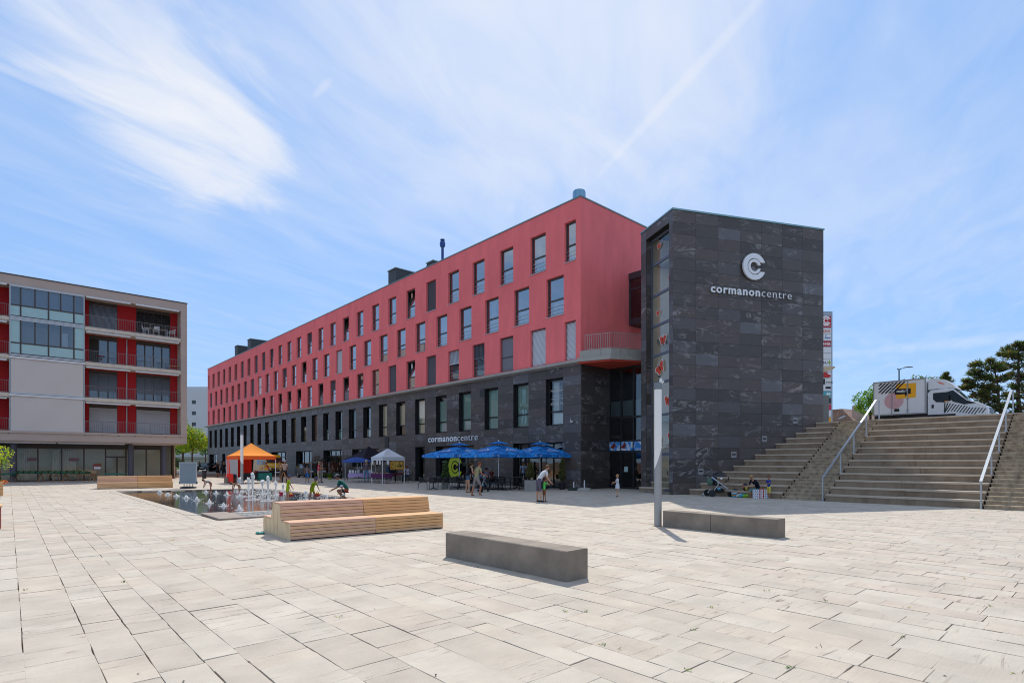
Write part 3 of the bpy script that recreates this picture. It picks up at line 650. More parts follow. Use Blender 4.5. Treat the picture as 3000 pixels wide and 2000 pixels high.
b = MB(); cmesh(b, .92, .5, .33, (13.35, -.36, 1.25), (-1, 0, 0), (0, 0, 1), .004); cmesh(b, .42, .24, .12, (13.35, -.36, 1.25), (-1, 0, 0), (0, 0, 1), .004)
b.build('window_emblem', mat('lime_film', '#9aa61e', .6), bld)
b = MB(); b.box(10.6, 11.5, -.9, -.88, .9, 2.1, 0)
for z in (.6, .85, 1.1, 1.35, 1.6): b.box(14.7, 15.4, -.6, -.58, z, z+.13, 1)
for z in (.7, .9, 1.1): b.box(11.75, 12.15, -.6, -.58, z, z+.1, 1); 
b.box(11.7, 12.3, -.61, -.59, 1.55, 1.95, 2); b.box(11.8, 12.1, -.6, -.58, 1.35, 1.5, 3)
b.build('cafe_poster', [mat('red_poster', '#d8301c', .6), m_white, mat('grey_poster', '#9c938f', .7), mat('yellow_poster', '#d0b53a', .7)], bld)
# cornice ledge ---------------------------------------------------------------
b = MB(); s = -.0
segs = [0, 2.6, 5.9, 9.2, 12.6, 16, 19.5, 23, 27, 31, 35, 39, 43, 47, 51, 55, 59, 63, 67, 71, 75, 79, 83, BL+.9]
for a, c in zip(segs[:-1], segs[1:]):
    k = MB(); k.add([(a+.008, .0, 7.62), (c-.008, .0, 7.62), (a+.008, .34, 7.70), (c-.008, .34, 7.70), (a+.008, .34, 7.86), (c-.008, .34, 7.86), (a+.008, .0, 7.94), (c-.008, .0, 7.94)], [(0, 2, 3, 1), (2, 4, 5, 3), (4, 6, 7, 5), (0, 6, 4, 2), (1, 3, 5, 7)]); k.build('cornice_slab', m_conc, bld)
# balcony over the entrance: polygon in local coordinates
def loc(x, y): r = Vector((x, y))-C0.xy; return (r.dot(U2), -r.dot(V2))
q0 = (0, .34); q1 = loc(5.75, 32.75); q2 = loc(8.6, 33.65); q3 = loc(11.5, 37.2); q4 = (0, -6.)
b = MB(); b.prism([(.0, .34), q1, q2, q3, q4], 7.70, 7.93, 0); b.build('balcony_slab', m_conc, bld)
b = MB(); b.prism([(.0, .28), (q1[0]+.05, q1[1]-.1), q2, q3, (-.01, -6.)], 7.60, 7.69, 0); b.build('balcony_soffit', mat('red_soffit', '#c04534', .8), bld)
def wallseg(mb, p, q, th, z0, z1, mi=0):
    p = Vector(p).xy; q = Vector(q).xy; d = (q-p).normalized(); n = Vector((-d.y, d.x))*th
    mb.prism([(p.x, p.y), (q.x, q.y), (q.x+n.x, q.y+n.y), (p.x+n.x, p.y+n.y)], z0, z1, mi)
pA = (-.02, .12); pB = (q1[0]+.1, q1[1]-.25); pC = (q2[0]+.1, q2[1]-.2)
for A_, B_, n_ in ((pA, pB, 3), (pB, pC, 5)):
    for i in range(n_):
        a = Vector(A_).lerp(Vector(B_), i/n_); c = Vector(A_).lerp(Vector(B_), (i+1)/n_); k = MB(); dd = (c-a).normalized()*.006
        wallseg(k, a+dd, c-dd, -.12 if False else .12, 7.93, 8.38); k.build('parapet_panel', m_conc, bld)
b = MB()
for A_, B_ in (((-.35, .0), (pB[0], pB[1]-.05)), ((pB[0], pB[1]-.05), pC)):
    A2 = Vector(A_); B2 = Vector(B_); n_ = int((B2-A2).length/.13)
    for zz in (8.42, 9.3): b.tube((A2.x, A2.y, zz), (B2.x, B2.y, zz), .02, n=6)
    for i in range(n_+1):
        p = A2.lerp(B2, i/n_); b.tube((p.x, p.y, 8.38), (p.x, p.y, 9.3), .018, n=5)
b.build('balcony_railing', mat('balcony_rail', '#b3a39c', .5, .4), bld)
# glazed entrance between the building and the tower: runs towards the square
g0 = loc(6.23, 35.85)[1]; yE = g0
f = MB(); ent = []
xs = [0, -.92, -1.86, -2.6, -3.6]; zs = [0.03, 2.32, 2.95, 4.55, 7.6]
f_ = MB()
for x in xs: f_.box(x-.05, x+.05, yE-.1, yE, 0, 7.6)
for z in (.06, 2.32, 2.98, 4.45, 7.52): f_.box(-3.6, 0, yE-.09, yE+.02, z-.06, z+.06)
ef = f_.build('entrance_frame', m_alu_d, bld)
for i in range(4):
    for j, (za, zb) in enumerate(((.12, 2.26), (2.38, 2.92), (3.04, 4.39), (4.51, 7.46))):
        q = MB(); q.quad((xs[i+1]+.05, yE-.05, za), (xs[i+1]+.05, yE-.05, zb), (xs[i]-.05, yE-.05, zb), (xs[i]-.05, yE-.05, za)); q.build('pane', m_glass_d, ef)
    q = MB(); q.box(xs[i+1]+.06, xs[i]-.06, yE-.12, yE-.1, 4.55, 5.5); q.build('frosted_band', mat('entrance_frost', '#4f6264', .4), ef)
m_skyp = mat('sky_print', '#2d86d0', .5, col2='#dfe8f0', vscale=3.2, c2lo=.46, c2hi=.6)
m_brown = mat('butterfly_brown', '#8a2f14', .6); m_orange = mat('butterfly_orange', '#d8441c', .55); m_wline = mat('sticker_white', '#dedede', .6)
def butterfly(mb, c, xd, yd, w_, ang=0., lift=.01, mats=(0, 1, 2), lined=True):
    xd = Vector(xd); yd = Vector(yd); n = xd.cross(yd); ca, sa = cos(ang), sin(ang); c = Vector(c)
    def P(x, y, l): x *= w_; y *= w_; return c+xd*(x*ca-y*sa)+yd*(x*sa+y*ca)+n*(lift+l)
    wing = [(.02, .18), (.2, .3), (.42, .34), (.52, .26), (.5, .08), (.36, -.06), (.34, -.26), (.24, -.38), (.12, -.36), (.04, -.2)]
    for sgn in (1, -1):
        if lined:
            pts = [P(sgn*(x*1.12+.01), y*1.12, 0) for x, y in wing]; mb.add(pts, [tuple(range(10)) if sgn < 0 else tuple(range(9, -1, -1))], mats[2])
        pts = [P(sgn*x, y, .003) for x, y in wing]; mb.add(pts, [tuple(range(10)) if sgn < 0 else tuple(range(9, -1, -1))], mats[0])
        rr = random.Random(int(w_*1000)+sgn)
        for k in range(14):
            x = rr.uniform(.08, .44); y = rr.uniform(-.3, .28)
            if (x-.28)**2+(y-.08)**2 > .05 and (x-.2)**2+(y+.22)**2 > .02: continue
            pts = [P(sgn*(x+dx), y+dy, .006) for dx, dy in ((-.03, 0), (0, -.015), (.035, .01), (0, .025))]; mb.add(pts, [(0, 1, 2, 3)[::sgn]], mats[1])
        if lined:
            a = P(0, .2, .004); q = P(sgn*.16, .48, .004); sd_ = xd*.008*w_*3; mb.add([a-sd_, a+sd_, q+sd_, q-sd_], [(0, 1, 2, 3)], mats[2])
    pts = [P(x, y, .008) for x, y in ((-.05, .1), (0, .26), (.05, .1), (.05, -.12), (0, -.3), (-.05, -.12))]; mb.add(pts, [tuple(range(6))[::-1]], mats[1])
for i in range(3):
    q = MB(); q.box(xs[i+1]+.05, xs[i]-.05, yE+.0, yE+.03, 2.38, 2.93, 0)
    if i < 2: butterfly(q, ((xs[i]+xs[i+1])/2+(.1 if i == 0 else .22), yE+.03, 2.66), (-1, 0, 0), (0, 0, 1), .42, .7+.2*i, .004, (1, 2, 1), lined=False)
    q.build('sky_poster', [m_skyp, m_brown, m_black], bld)
q = MB(); q.box(-1.48, -1.2, yE+.03, yE+.045, 1.05, 1.38); q.build('door_notice', mat('notice', '#a9c4c2', .6), bld)
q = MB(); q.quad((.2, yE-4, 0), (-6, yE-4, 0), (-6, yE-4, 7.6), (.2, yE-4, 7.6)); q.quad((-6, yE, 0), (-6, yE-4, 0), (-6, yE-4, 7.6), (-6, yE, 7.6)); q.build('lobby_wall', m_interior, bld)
# bridge to the tower
yb = -4.87
b = MB(); b.box(-7.6, .0, yb-2.2, yb, 10.73, 11.15, 0); b.box(-7.6, .05, yb-2.25, yb+.05, 13.75, 14.17, 0)
for x in (-.05, -1.55, -3.05, -4.5, -6.0): b.box(x-.05, x+.05, yb-.1, yb+.01, 11.15, 13.75, 0)
b.box(-7.6, 0, yb-.09, yb, 13.05, 13.15, 0); br = b.build('glazed_bridge', mat('bridge_metal', '#454146', .5, .3), bld)
b = MB(); b.box(-7.6, 0, yb-.05, yb-.04, 11.15, 13.75); b.build('pane', m_glass_d, br)
b = MB(); b.box(-7.6, 0, yb-2.1, yb-2.0, 11.15, 13.75, 0); b.box(-1.2, -.75, yb-.3, yb-.2, 11.15, 13.0, 1); b.build('bridge_wall', [m_interior_l, m_interior], br)
# roof things (part of the building)
m_roofbox = mat('roof_box_metal', '#3c3f40', .6); m_zinc = mat('zinc_capping', '#84908f', .4, .5); m_stk = mat('steel_flue', '#7aa2b8', .3, .7)
for s0, s1, z1, dep in ((21.95, 23.3, 19.15, 4.2), (15.98, 16.93, 18.22, 1.4), (62.6, 64.0, 19.4, 7), (68.8, 70.2, 19.4, 7)):
    b = MB(); b.box(s0, s1, -dep, -.08, ZR, z1-.08, 0); b.box(s0-.06, s1+.06, -dep-.05, .0, z1-.08, z1, 1); b.build('roof_box', [m_roofbox, m_zinc], bld)
for s, y, r, z in ((1.35, -1.4, .42, 19.05), (20.0, -2.2, .17, 19.3), (19.4, -2.2, .15, 19.2)):
    b = MB(); b.lathe([(r, 0), (r, z-ZR-.15), (r*.92, z-ZR-.04), (r*.7, z-ZR)], 20, (s, y, ZR)); b.build('roof_flue', m_stk, bld, smooth=True)
b = MB(); b.lathe([(.11, 0), (.11, 1.15), (.2, 1.2), (.24, 1.45), (.2, 1.6), (.13, 1.62), (.13, 1.7), (.2, 1.72), (.18, 1.8), (.02, 1.86)], 12, (15.7, -.8, 18.2)); b.build('chimney_cowl', mat('blue_flue', '#274a86', .4, .3), bld, smooth=True)
b = MB()
for i in range(0, 30): b.tube((24+i*1.1, -.5, ZR), (24+i*1.1, -.5, ZR+.28), .015, n=4)
for z in (.15, .28): b.tube((24, -.5, ZR+z), (56, -.5, ZR+z), .015, n=4)
b.build('roof_rail', m_zinc, bld)
# facade lettering
b = MB(); text(b, 'cormanon', (16.48, .0, 3.28), (-1, 0, 0), (0, 0, 1), 3.93, offset=.018, depth=.05, lift=.05, xheight=.36, spacing=1.12)
text(b, 'centre', (12.45, .0, 3.28), (-1, 0, 0), (0, 0, 1), 2.5, offset=-.012, depth=.05, lift=.05, xheight=.36, spacing=1.1); b.build('sign_lettering', mat('lit_letter_face', '#dfe4e8', .4), bld)
b = MB(); b.box(23.1, 23.75, .0, .04, 2.95, 3.95, 0); b.box(9.2, 9.75, 0, .03, 6.45, 6.95, 0); b.build('vent_grille', mat('vent', '#2d2e30', .6), bld)
b = MB(); b.ell((.62, .12, 4.15), (.06, .06, .06), 8, 5); b.tube((.62, 0, 4.15), (.62, .1, 4.15), .02, n=5); b.tube((.8, .05, 4.1), (.8, .05, 4.35), .012, n=5); b.build('security_camera', m_white_p, bld)
# ------------------------------------------------------------------ tower
A0 = Vector((8.17, 28.45)); AB = Vector((.9622, .2722)); TW = 9.45; TD = 3.26; TZH = 14.54
B0 = A0+AB*TW
tw = thing('slate_tower', 'tall dark slate stair tower with white ring logo and lettering', 'tower', (B0.x, B0.y, 0), atan2(-AB.y, -AB.x))
# local x from the right edge (0) to the left corner (TW); outward +y ; body at -y
b = MB(); g = .04
b.quad((0, -g, 0), (0, -g, 14.5), (TW, -g, 14.5), (TW, -g, 0)); b.quad((0, -g, 0), (0, -TD, 0), (0, -TD, 14.5), (0, -g, 14.5)); b.quad((0, -TD, 0), (TW, -TD, 0), (TW, -TD, 14.5), (0, -TD, 14.5))
# left face with the tall glazing
X_ = TW-g
for (ya, yb_, za, zb) in ((-g, -.36, 0, 14.5), (-2.71, -TD, 0, 14.5), (-.36, -2.71, 13.95, 14.5)):
    b.quad((X_, ya, za), (X_, ya, zb), (X_, yb_, zb), (X_, yb_, za)); 
b.quad((X_, -.36, 0), (X_, -.36, 13.95), (X_-.34, -.36, 13.95), (X_-.34, -.36, 0)); b.quad((X_, -2.71, 0), (X_-.34, -2.71, 0), (X_-.34, -2.71, 13.95), (X_, -2.71, 13.95)); b.quad((X_, -.36, 13.95), (X_, -2.71, 13.95), (X_-.34, -2.71, 13.95), (X_-.34, -.36, 13.95))
b.build('backing_wall', MC['cladding_gap'], tw)
b = MB(); b.box(-.04, TW+.04, -TD-.04, .04, 14.5, 14.58); b.build('roof_edge', mat('tower_capping', '#7fa3a8', .4, .5), tw)
nr = 24; TR = [14.5*i/nr for i in range(nr+1)]; TC = [0]+[TW-1.34*k for k in range(6, 0, -1)]+[TW]
rt = random.Random(21)
for j in range(nr):
    for i in range(7):
        mi = rt.choices(range(6), (5, 6, 3, 6, 1, 6))[0]; a, c = TC[i], TC[i+1]
        link('slate_tile', tile_part(tw, a, c, TR[j], TR[j+1], mi), tw, ((a+c)/2, rt.uniform(-.003, .002), (TR[j]+TR[j+1])/2))
b = MB()
def ltile(ya, yb_, za, zb, mi): # tiles on the left face
    g_ = .005; ya -= g_; yb_ += g_; za += g_; zb -= g_; x1 = TW; x0 = TW-.038
    b.add([(x1, ya, za), (x1, yb_, za), (x1, yb_, zb), (x1, ya, zb), (x0, ya, za), (x0, yb_, za), (x0, yb_, zb), (x0, ya, zb)], [(0, 1, 2, 3)[::-1], (0, 4, 5, 1)[::-1], (1, 5, 6, 2)[::-1], (2, 6, 7, 3)[::-1], (3, 7, 4, 0)[::-1]], mi)
for j in range(nr):
    k = [rt.choices(range(6), (3, 3, 5, 3, 4, 3))[0] for _ in range(4)]
    ltile(0, -.36, TR[j], TR[j+1], k[0]); ltile(-2.71, -TD, TR[j], TR[j+1], k[1])
    # reveal tiles
    b.add([(TW-.04, -2.708, TR[j]+.005), (TW-.37, -2.708, TR[j]+.005), (TW-.37, -2.708, TR[j+1]-.005), (TW-.04, -2.708, TR[j+1]-.005)], [(0, 1, 2, 3)], k[2])
for ya, yb_ in ((-.36, -1.5), (-1.5, -2.71)): ltile(ya, yb_, 13.97, 14.5, 0)
tag(b.build('side_tile', SLATE, tw), None, kind='stuff')
# glazing of the stair
xg = TW-.34; zt = [.22, 2.05, 4.2, 6.0, 7.55, 9.2, 10.75, 12.45, 13.9]
b = MB()
m_gf = mat('stair_glazing_frame', '#6a6e7a', .45, .4)
for z in (.2, 2.1, 4.22, 5.98, 7.5, 9.13, 10.8, 12.52, 13.9): b.box(xg-.08, xg+.02, -2.7, -.37, z-.08, z+.05)
for y in (-.37, -2.66): b.box(xg-.08, xg+.02, y-.05, y, .12, 13.9)
gf = b.build('glazing_frame', m_gf, tw)
b = MB(); b.quad((xg-.03, -.37, .12), (xg-.03, -2.7, .12), (xg-.03, -2.7, 13.9), (xg-.03, -.37, 13.9)); b.build('pane', m_glass_g, gf)
b = MB()
for z in (0.1, 3.9, 8.3, 12.6): b.box(.3, xg-.5, -2.95, -.3, z, z+.25, 1)
b.quad((xg-1.2, -.3, 0), (xg-1.2, -3.0, 0), (xg-1.2, -3.0, 14.2), (xg-1.2, -.3, 14.2), 0); b.quad((xg, -3.0, 0), (xg-1.2, -3.0, 0), (xg-1.2, -3.0, 14.2), (xg, -3.0, 14.2), 0); b.quad((xg, -.32, 0), (xg-1.2, -.32, 0), (xg-1.2, -.32, 14.2), (xg, -.32, 14.2), 0)
for z in (.4, 2.4, 4.6, 6.4, 9.2, 11): b.box(xg-1.18, xg-1.14, -1.35, -1.2, z, z+1.4, 2)
b.build('stairwell_wall', [mat('stairwell_plaster', '#e3d2c2', .9), m_interior_l, mat('stairwell_slot', '#57473d', .8)], tw)
for y, z, s_, an in ((-1.85, 13.35, .36, 0), (-.62, 12.95, .36, .5), (-.75, 11.35, .36, .6), (-1.95, 9.75, .36, 0), (-1.45, 8.2, .62, 0), (-1.75, 6.72, .8, .55), (-.95, 4.9, .66, -.1), (-1.95, 2.7, .6, .2), (-.7, 3.0, .55, 0)):
    q = MB(); butterfly(q, (xg+.03, y, z), (0, 1, 0), (0, 0, 1), s_, an, .005, (0, 1, 2)); q.build('butterfly_sticker', [m_orange, m_black, m_wline], tw)
# logo and lettering, read from outside: right-hand direction is -x
b = MB(); lx = TW-4.80
cmesh(b, .70, .44, .25, (lx, 0, 12.0), (-1, 0, 0), (0, 0, 1), .10, .06); cmesh(b, .395, .25, .10, (lx, 0, 12.0), (-1, 0, 0), (0, 0, 1), .10, .06); b.build('ring_logo', mat('logo_white', '#dfe3e6', .45), tw)
b = MB(); text(b, 'cormanon', (TW-2.18, 0, 10.47), (-1, 0, 0), (0, 0, 1), 3.03, offset=.024, depth=.04, lift=.05, xheight=.3, spacing=1.15); text(b, 'centre', (TW-5.31, 0, 10.47), (-1, 0, 0), (0, 0, 1), 1.93, offset=-.012, depth=.04, lift=.05, xheight=.3, spacing=1.12)
b.build('sign_lettering', MC['logo_white'], tw)
for t, z in ((7.52, 3.91), (5.54, 2.9), (3.62, 2.05), (1.62, 1.18)):
    q = MB(); x = TW-t; q.box(x-.16, x+.16, 0, .025, z-.16, z+.16, 0); q.box(x-.11, x+.11, .025, .03, z-.02, z+.05, 1); q.build('wall_light', [mat('wall_light_steel', '#8d8b8c', .5, .3), m_black], tw)
b = MB(); b.box(TW-.02, TW+.25, -2.9, -.2, 0, .12); b.build('plinth_step', m_conc_bench, tw)
# ------------------------------------------------------------------ apartment block on the left
L0 = Vector((-31.1, 53.57)); LR = atan2(-V2.y, -V2.x)
ap_ = thing('apartment_block', 'five-storey block with grey concrete frame, red balcony walls and glazed winter gardens', 'building', (L0.x, L0.y, 0), LR)
m_lbf = mat('warm_grey_render', '#b8a699', .9, spec=.15, var=.07, vscale=.7)
m_taupe = mat('taupe_panel', '#4a4440', .8)
m_slab = mat('balcony_concrete', '#cbbfae', .85, var=.16, vscale=3)
SLB = [4.2, 7.25, 10.33, 13.38]; LT = 20.6
b = MB()
b.box(0, .53, -14, 0, 3.37, 16.75); b.box(.53, LT, -14, 0, 15.98, 16.75)
b.box(0.02, LT, -.0, .04, 3.37, 3.42)
b.build('concrete_frame', m_lbf, ap_)
b = MB(); b.box(.17, LT, -.3, .03, 3.43, 4.02); b.box(.1, LT, -.35, .12, 4.02, 4.2); b.box(.2, LT, -3., -.31, 3.3, 4.1); b.build('fascia_beam', m_lbf, ap_)
b = MB(); b.box(-.04, LT, -14.1, .05, 16.75, 16.83); b.build('roof_edge', m_taupe, ap_)
b = MB(); b.box(.5, LT, -14, -6, 0, 16); b.box(.02, .12, -14, -5, 0, 3.4); b.build('rear_volume', m_lbf, ap_)
BW = -1.5
# red back wall with window openings per storey
lw = [(1.11, 3.87), (5.30, 7.39), (13.3, 15.5), (17.0, 19.4)]
holes = []
for z in SLB:
    for a, c in lw: holes.append((a, c, z+.0, z+2.62))
b = MB(); facade(b, .53, LT, 4.15, 16.0, holes, .15, y=BW); b.build('red_wall', m_red2, ap_)
for j, z in enumerate(SLB):
    kinds = [('lblind', 'lblind', 'lblind', 'glass'), ('blinds', 'blinds', 'glass', 'glass'), ('glass', 'open', 'blinds', 'glass'), ('dblinds', 'blinds', 'glass', 'glass')][j]
    for (a, c), k, n in zip(lw, kinds, (4, 3, 3, 4)):
        f = MB(); f.box(a, c, BW-.14, BW-.02, z+2.3, z+2.62)
        hz = z+2.3
        for i in range(n+1):
            x = a+(c-a)*i/n; f.box(max(a, x-.05), min(c, x+.05), BW-.13, BW-.05, z, hz)
        f.box(a, c, BW-.13, BW-.05, z, z+.08)
        o = f.build('balcony_window', m_taupe, ap_)
        for i in range(n):
            if k == 'open' and i == n-1: continue
            x0 = a+(c-a)*i/n+.05; x1 = a+(c-a)*(i+1)/n-.05; q = MB(); q.quad((x0, BW-.1, z+.08), (x0, BW-.1, hz), (x1, BW-.1, hz), (x1, BW-.1, z+.08)); q.build('pane', m_glass_w, o)
        if k in ('blinds', 'dblinds', 'lblind'):
            q = MB(); nn = 26
            lo = z+.75 if k == 'blinds' and j == 1 else z+.1
            for i in range(nn):
                zz = hz-i*(hz-lo)/nn; st = (hz-lo)/nn
                q.add([(a+.03, BW-.03, zz), (c-.03, BW-.03, zz), (c-.03, BW+.02, zz-st*(.62 if k != 'lblind' else .95)), (a+.03, BW+.02, zz-st*(.62 if k != 'lblind' else .95))], [(0, 3, 2, 1)])
            q.build('blind', {'blinds': mat('mid_blind', '#b3bac1', .5, .2), 'dblinds': mat('brown_blind', '#4f4a48', .6), 'lblind': mat('pale_blind', '#c9c8c8', .6)}[k], o)
b = MB(); b.quad((.5, BW-2.5, 3.4), (LT, BW-2.5, 3.4), (LT, BW-2.5, 16), (.5, BW-2.5, 16))
b.build('room_wall', m_interior_l, ap_)
m_rail = mat('balcony_rod', '#7d7674', .5, .4)
def rail(parent, s0, s1, z, y=-.02, hgt=1.0, step=.13):
    q = MB()
    for zz in (z+.06, z+hgt): q.tube((s0, y, zz), (s1, y, zz), .02, n=5)
    n = int((s1-s0)/step)
    for i in range(n+1): x = s0+(s1-s0)*i/n; q.tube((x, y, z+.06), (x, y, z+hgt), .009, n=4, cap=False)
    k = int((s1-s0)/1.1)
    for i in range(k+1): x = s0+(s1-s0)*i/k; q.tube((x, y+.03, z-.25), (x, y+.03, z+hgt), .016, n=5); q.box(x-.05, x+.05, y+.0, y+.06, z-.28, z-.12)
    return q.build('railing', m_rail, parent)
for s0, s1 in ((.53, 7.81), (12.66, LT)):
    for j, z in enumerate(SLB):
        if j: q = MB(); q.box(s0+.003, s1-.003, BW, -.01, z-.38, z); q.box(s0+.003, s1-.003, -.012, .05, z-.3, z-.05); q.build('balcony_slab', m_slab, ap_)
        rail(ap_, s0+.03, s1-.03, z)
        if j:
            for a, c in (((s0+.15), (s0+3.6)), ((s0+4.0), (s1-.1))):
                q = MB(); q.box(a, c, -.25, .1, z-.52, z-.42); q.build('awning_cassette', m_white, ap_)
    for a, c in (((s0+.15), (s0+3.6)), ((s0+4.0), (s1-.1))):
        q = MB(); q.box(a, c, -.05, .16, 15.85, 15.97); q.build('awning_cassette', m_white, ap_)
for z in SLB[:3]:
    q = MB(); q.tube((4.6, BW+.09, z), (4.6, BW+.09, z+2.6), .045, n=8); q.build('downpipe', m_alu_l, ap_)
# winter gardens: two glazed, two with fabric screens
for j, z in enumerate(SLB):
    z1 = z+2.95 if j < 3 else 15.98
    f = MB(); s0, s1 = 7.83, 12.64; y = .10
    f.box(s0, s1, -.1, y, z-.07, z+.06); f.box(s0, s1, -.1, y+.02, z1-.14, z1); f.box(s0, s0+.06, -.1, y, z, z1-.14); f.box(s1-.06, s1, -.1, y, z, z1-.14)
    wg = f.build('winter_garden', m_alu_l, ap_)
    if j >= 2:
        f = MB(); mid_ = z+.98
        f.box(s0+.06, s1-.06, .0, .07, mid_-.05, mid_+.05)
        for x in (8.55, 9.43, 10.22, 11.08, 11.97): f.box(x-.045, x+.045, .0, .075, mid_ if x in (9.43, 11.08) else z+.06, z1-.14)
        f.box(s0+.06, s1-.06, .0, .07, z+.06, z+.14); f.build('frame', m_taupe, wg)
        edges = [s0+.06, 8.5, 8.6, 10.17, 10.27, 11.92, 12.02, s1-.06]
        for a, c in zip(edges[::2], edges[1::2]): q = MB(); q.box(a, c, .03, .04, z+.14, mid_-.05); q.build('frosted_panel', m_frost, wg)
        xs_ = [s0+.06, 8.505, 8.6, 9.385, 9.475, 10.175, 10.27, 11.035, 11.125, 11.92, 12.02, s1-.06]
        for i, (a, c) in enumerate(zip(xs_[::2], xs_[1::2])):
            q = MB(); q.quad((a, .035, mid_+.05), (a, .035, z1-.14), (c, .035, z1-.14), (c, .035, mid_+.05))
            q.build('pane', m_frost if i in (0, 5) and j == 2 else m_glass_w, wg)
        if j == 3:
            q = MB(); n = 60
            for i in range(n):
                a = s0+.8+(s1-s0-1.5)*i/n; c = s0+.8+(s1-s0-1.5)*(i+1)/n; q.quad((a, -.25+.06*(i % 2), mid_), (a, -.25+.06*(i % 2), z1-.2), (c, -.25+.06*((i+1) % 2), z1-.2), (c, -.25+.06*((i+1) % 2), mid_))
            q.build('net_curtain', mat('net_curtain', '#8e93a5', .9), wg)
        else:
            q = MB(); q.box(8.9, 9.3, -.9, -.85, mid_+.1, z1-.6); q.build('wardrobe', m_rad, wg)
    else:
        q = MB(); nx, nz = 24, 12; rr = random.Random(j); vs = []
        for kz in range(nz+1):
            for kx in range(nx+1):
                a = kx/nx; c = kz/nz; vs.append((s0+.08+(s1-s0-.16)*a, .09+.025*sin(a*9+j*2+c*4)*sin(pi*a)+.012*sin((a*14-c*9))*(1-c), z+.04+(z1-.2-z)*c))
        q.add(vs, [(k*(nx+1)+i, k*(nx+1)+i+1, (k+1)*(nx+1)+i+1, (k+1)*(nx+1)+i) for k in range(nz) for i in range(nx)]); q.build('fabric_screen', mat('grey_awning_fabric', '#cbc3bb', .9, spec=.1), wg, smooth=True)
        q = MB(); q.box(s0-.02, s1+.02, -.02, .17, z1-.15, z1-.0); q.build('screen_cassette', m_white, wg)
b = MB(); b.quad((7.83, -1.4, 4.2), (12.64, -1.4, 4.2), (12.64, -1.4, 16), (7.83, -1.4, 16)); 
for z in SLB: b.box(7.83, 12.64, -1.4, -.12, z-.3, z-.08)
b.box(7.80, 7.84, -1.4, 0, 4.2, 16); b.box(12.63, 12.67, -1.4, 0, 4.2, 16)
b.build('room_wall', m_interior_l, ap_)
# ground floor: columns, shop glass, awning boxes
for t in (1.95, 4.6, 12.65, 18.8):
    b = MB(); b.lathe([(.23, 0), (.23, 3.4)], 20, (t-.25, -1.0, 0)); b.build('column', mat('column_grey', '#555259', .7), ap_, smooth=True)
yg = -2.5
b = MB(); b.box(1.2, LT, yg-.1, yg+.02, 2.82, 3.42); b.build('header_panel', m_taupe, ap_)
sp = [1.72, 2.91, 4.52, 6.08, 7.66, 9.23, 10.82, 12.39, 14.2, 16.2, 18.4, 20.5]
f = MB()
for x in sp: f.box(x-.05, x+.05, yg-.1, yg+.0, .0, 2.82)
f.box(1.72, 20.5, yg-.1, yg, 0, .08); f.box(4.52, 6.08, yg-.095, yg-.005, 2.05, 2.17); f.box(5.15, 5.27, yg-.09, yg+.005, 0.08, 2.05)
sf = f.build('shop_window', mat('brown_shop_frame', '#4b3b38', .6), ap_)
m_glass_s = glass('street_shop_glass', (.93, .96, .93), .02, 1.5, .66, .8)
for a, c in zip(sp[:-1], sp[1:]): q = MB(); q.quad((a+.05, yg-.05, .08), (a+.05, yg-.05, 2.82), (c-.05, yg-.05, 2.82), (c-.05, yg-.05, .08)); q.build('pane', m_glass_s, sf)
q = MB(); q.quad((.9, yg-1.6, 0), (LT, yg-1.6, 0), (LT, yg-1.6, 3.4), (.9, yg-1.6, 3.4)); q.quad((.9, yg-3, 0), (.9, yg, 0), (.9, yg, 3.4), (.9, yg-3, 3.4)); q.build('shop_interior', mat('shop_plaster', '#d8cfb8', .9), ap_)
q = MB(); rr = random.Random(4)
for a in (8.2, 8.9, 11.3): 
    for i in range(16): x = a+i*.06; q.quad((x, yg-.5-.05*(i % 2), .1), (x, yg-.5-.05*(i % 2), 2.7), (x+.06, yg-.45+.05*(i % 2)-.05, 2.7), (x+.06, yg-.5-.05*((i+1) % 2), .1))
q.build('shop_curtain', mat('shop_curtain', '#cfc8b8', .9), ap_)
q = MB(); q.box(8.0, 8.7, yg-.3, yg-.28, 1.75, 2.0); q.box(10.9, 11.5, yg-.3, yg-.28, 1.75, 2.0); q.build('shop_red_sign', mat('dark_red_sign', '#8d1512', .6), ap_)
q = MB(); q.box(6.4, 7.0, yg+.05, yg+.09, .95, 1.5, 0); q.box(6.45, 6.95, yg+.09, yg+.095, 1.0, 1.22, 1); q.build('shop_board', [mat('faded_red_board', '#9a5348', .7), m_rad], ap_)
for a, c in ((1.3, 4.3), (4.9, 9.6), (9.7, 14.2), (14.3, 18.5)):
    q = MB(); q.box(a, c, -.6, -.35, 3.2, 3.36); q.build('awning_cassette', m_white if a > 4.5 else mat('beige_cassette', '#b6a394', .6), ap_)
# balcony furniture: things standing on the balconies
def lpt(s, y, z=0): 
    c_, s_ = cos(LR), sin(LR); return Vector((L0.x+s*c_-y*s_, L0.y+s*s_+y*c_, z))
def garden_chair(name, label, m, loc_, rot, group=None):
    t = thing(name, label, 'chair', loc_, rot, group)
    q = MB()
    for x in (-.22, .22):
        q.tube((x, -.2, 0), (x, -.22, .62), .015, n=5); q.tube((x, .22, 0), (x, .2, .62), .015, n=5); q.tube((x, -.24, .62), (x, .24, .62), .018, n=5); q.tube((x, -.22, .45), (x*.95, -.3, .86), .015, n=5)
    q.build('frame', m, t); q = MB()
    for i in range(5): q.box(-.22, .22, -.2+i*.085, -.13+i*.085, .43, .45)
    q.build('seat', m, t); q = MB()
    for i in range(3): q.box(-.21, .21, -.29-.0, -.27, .55+i*.11, .62+i*.11)
    q.build('backrest', m, t); return t
z3 = 13.38
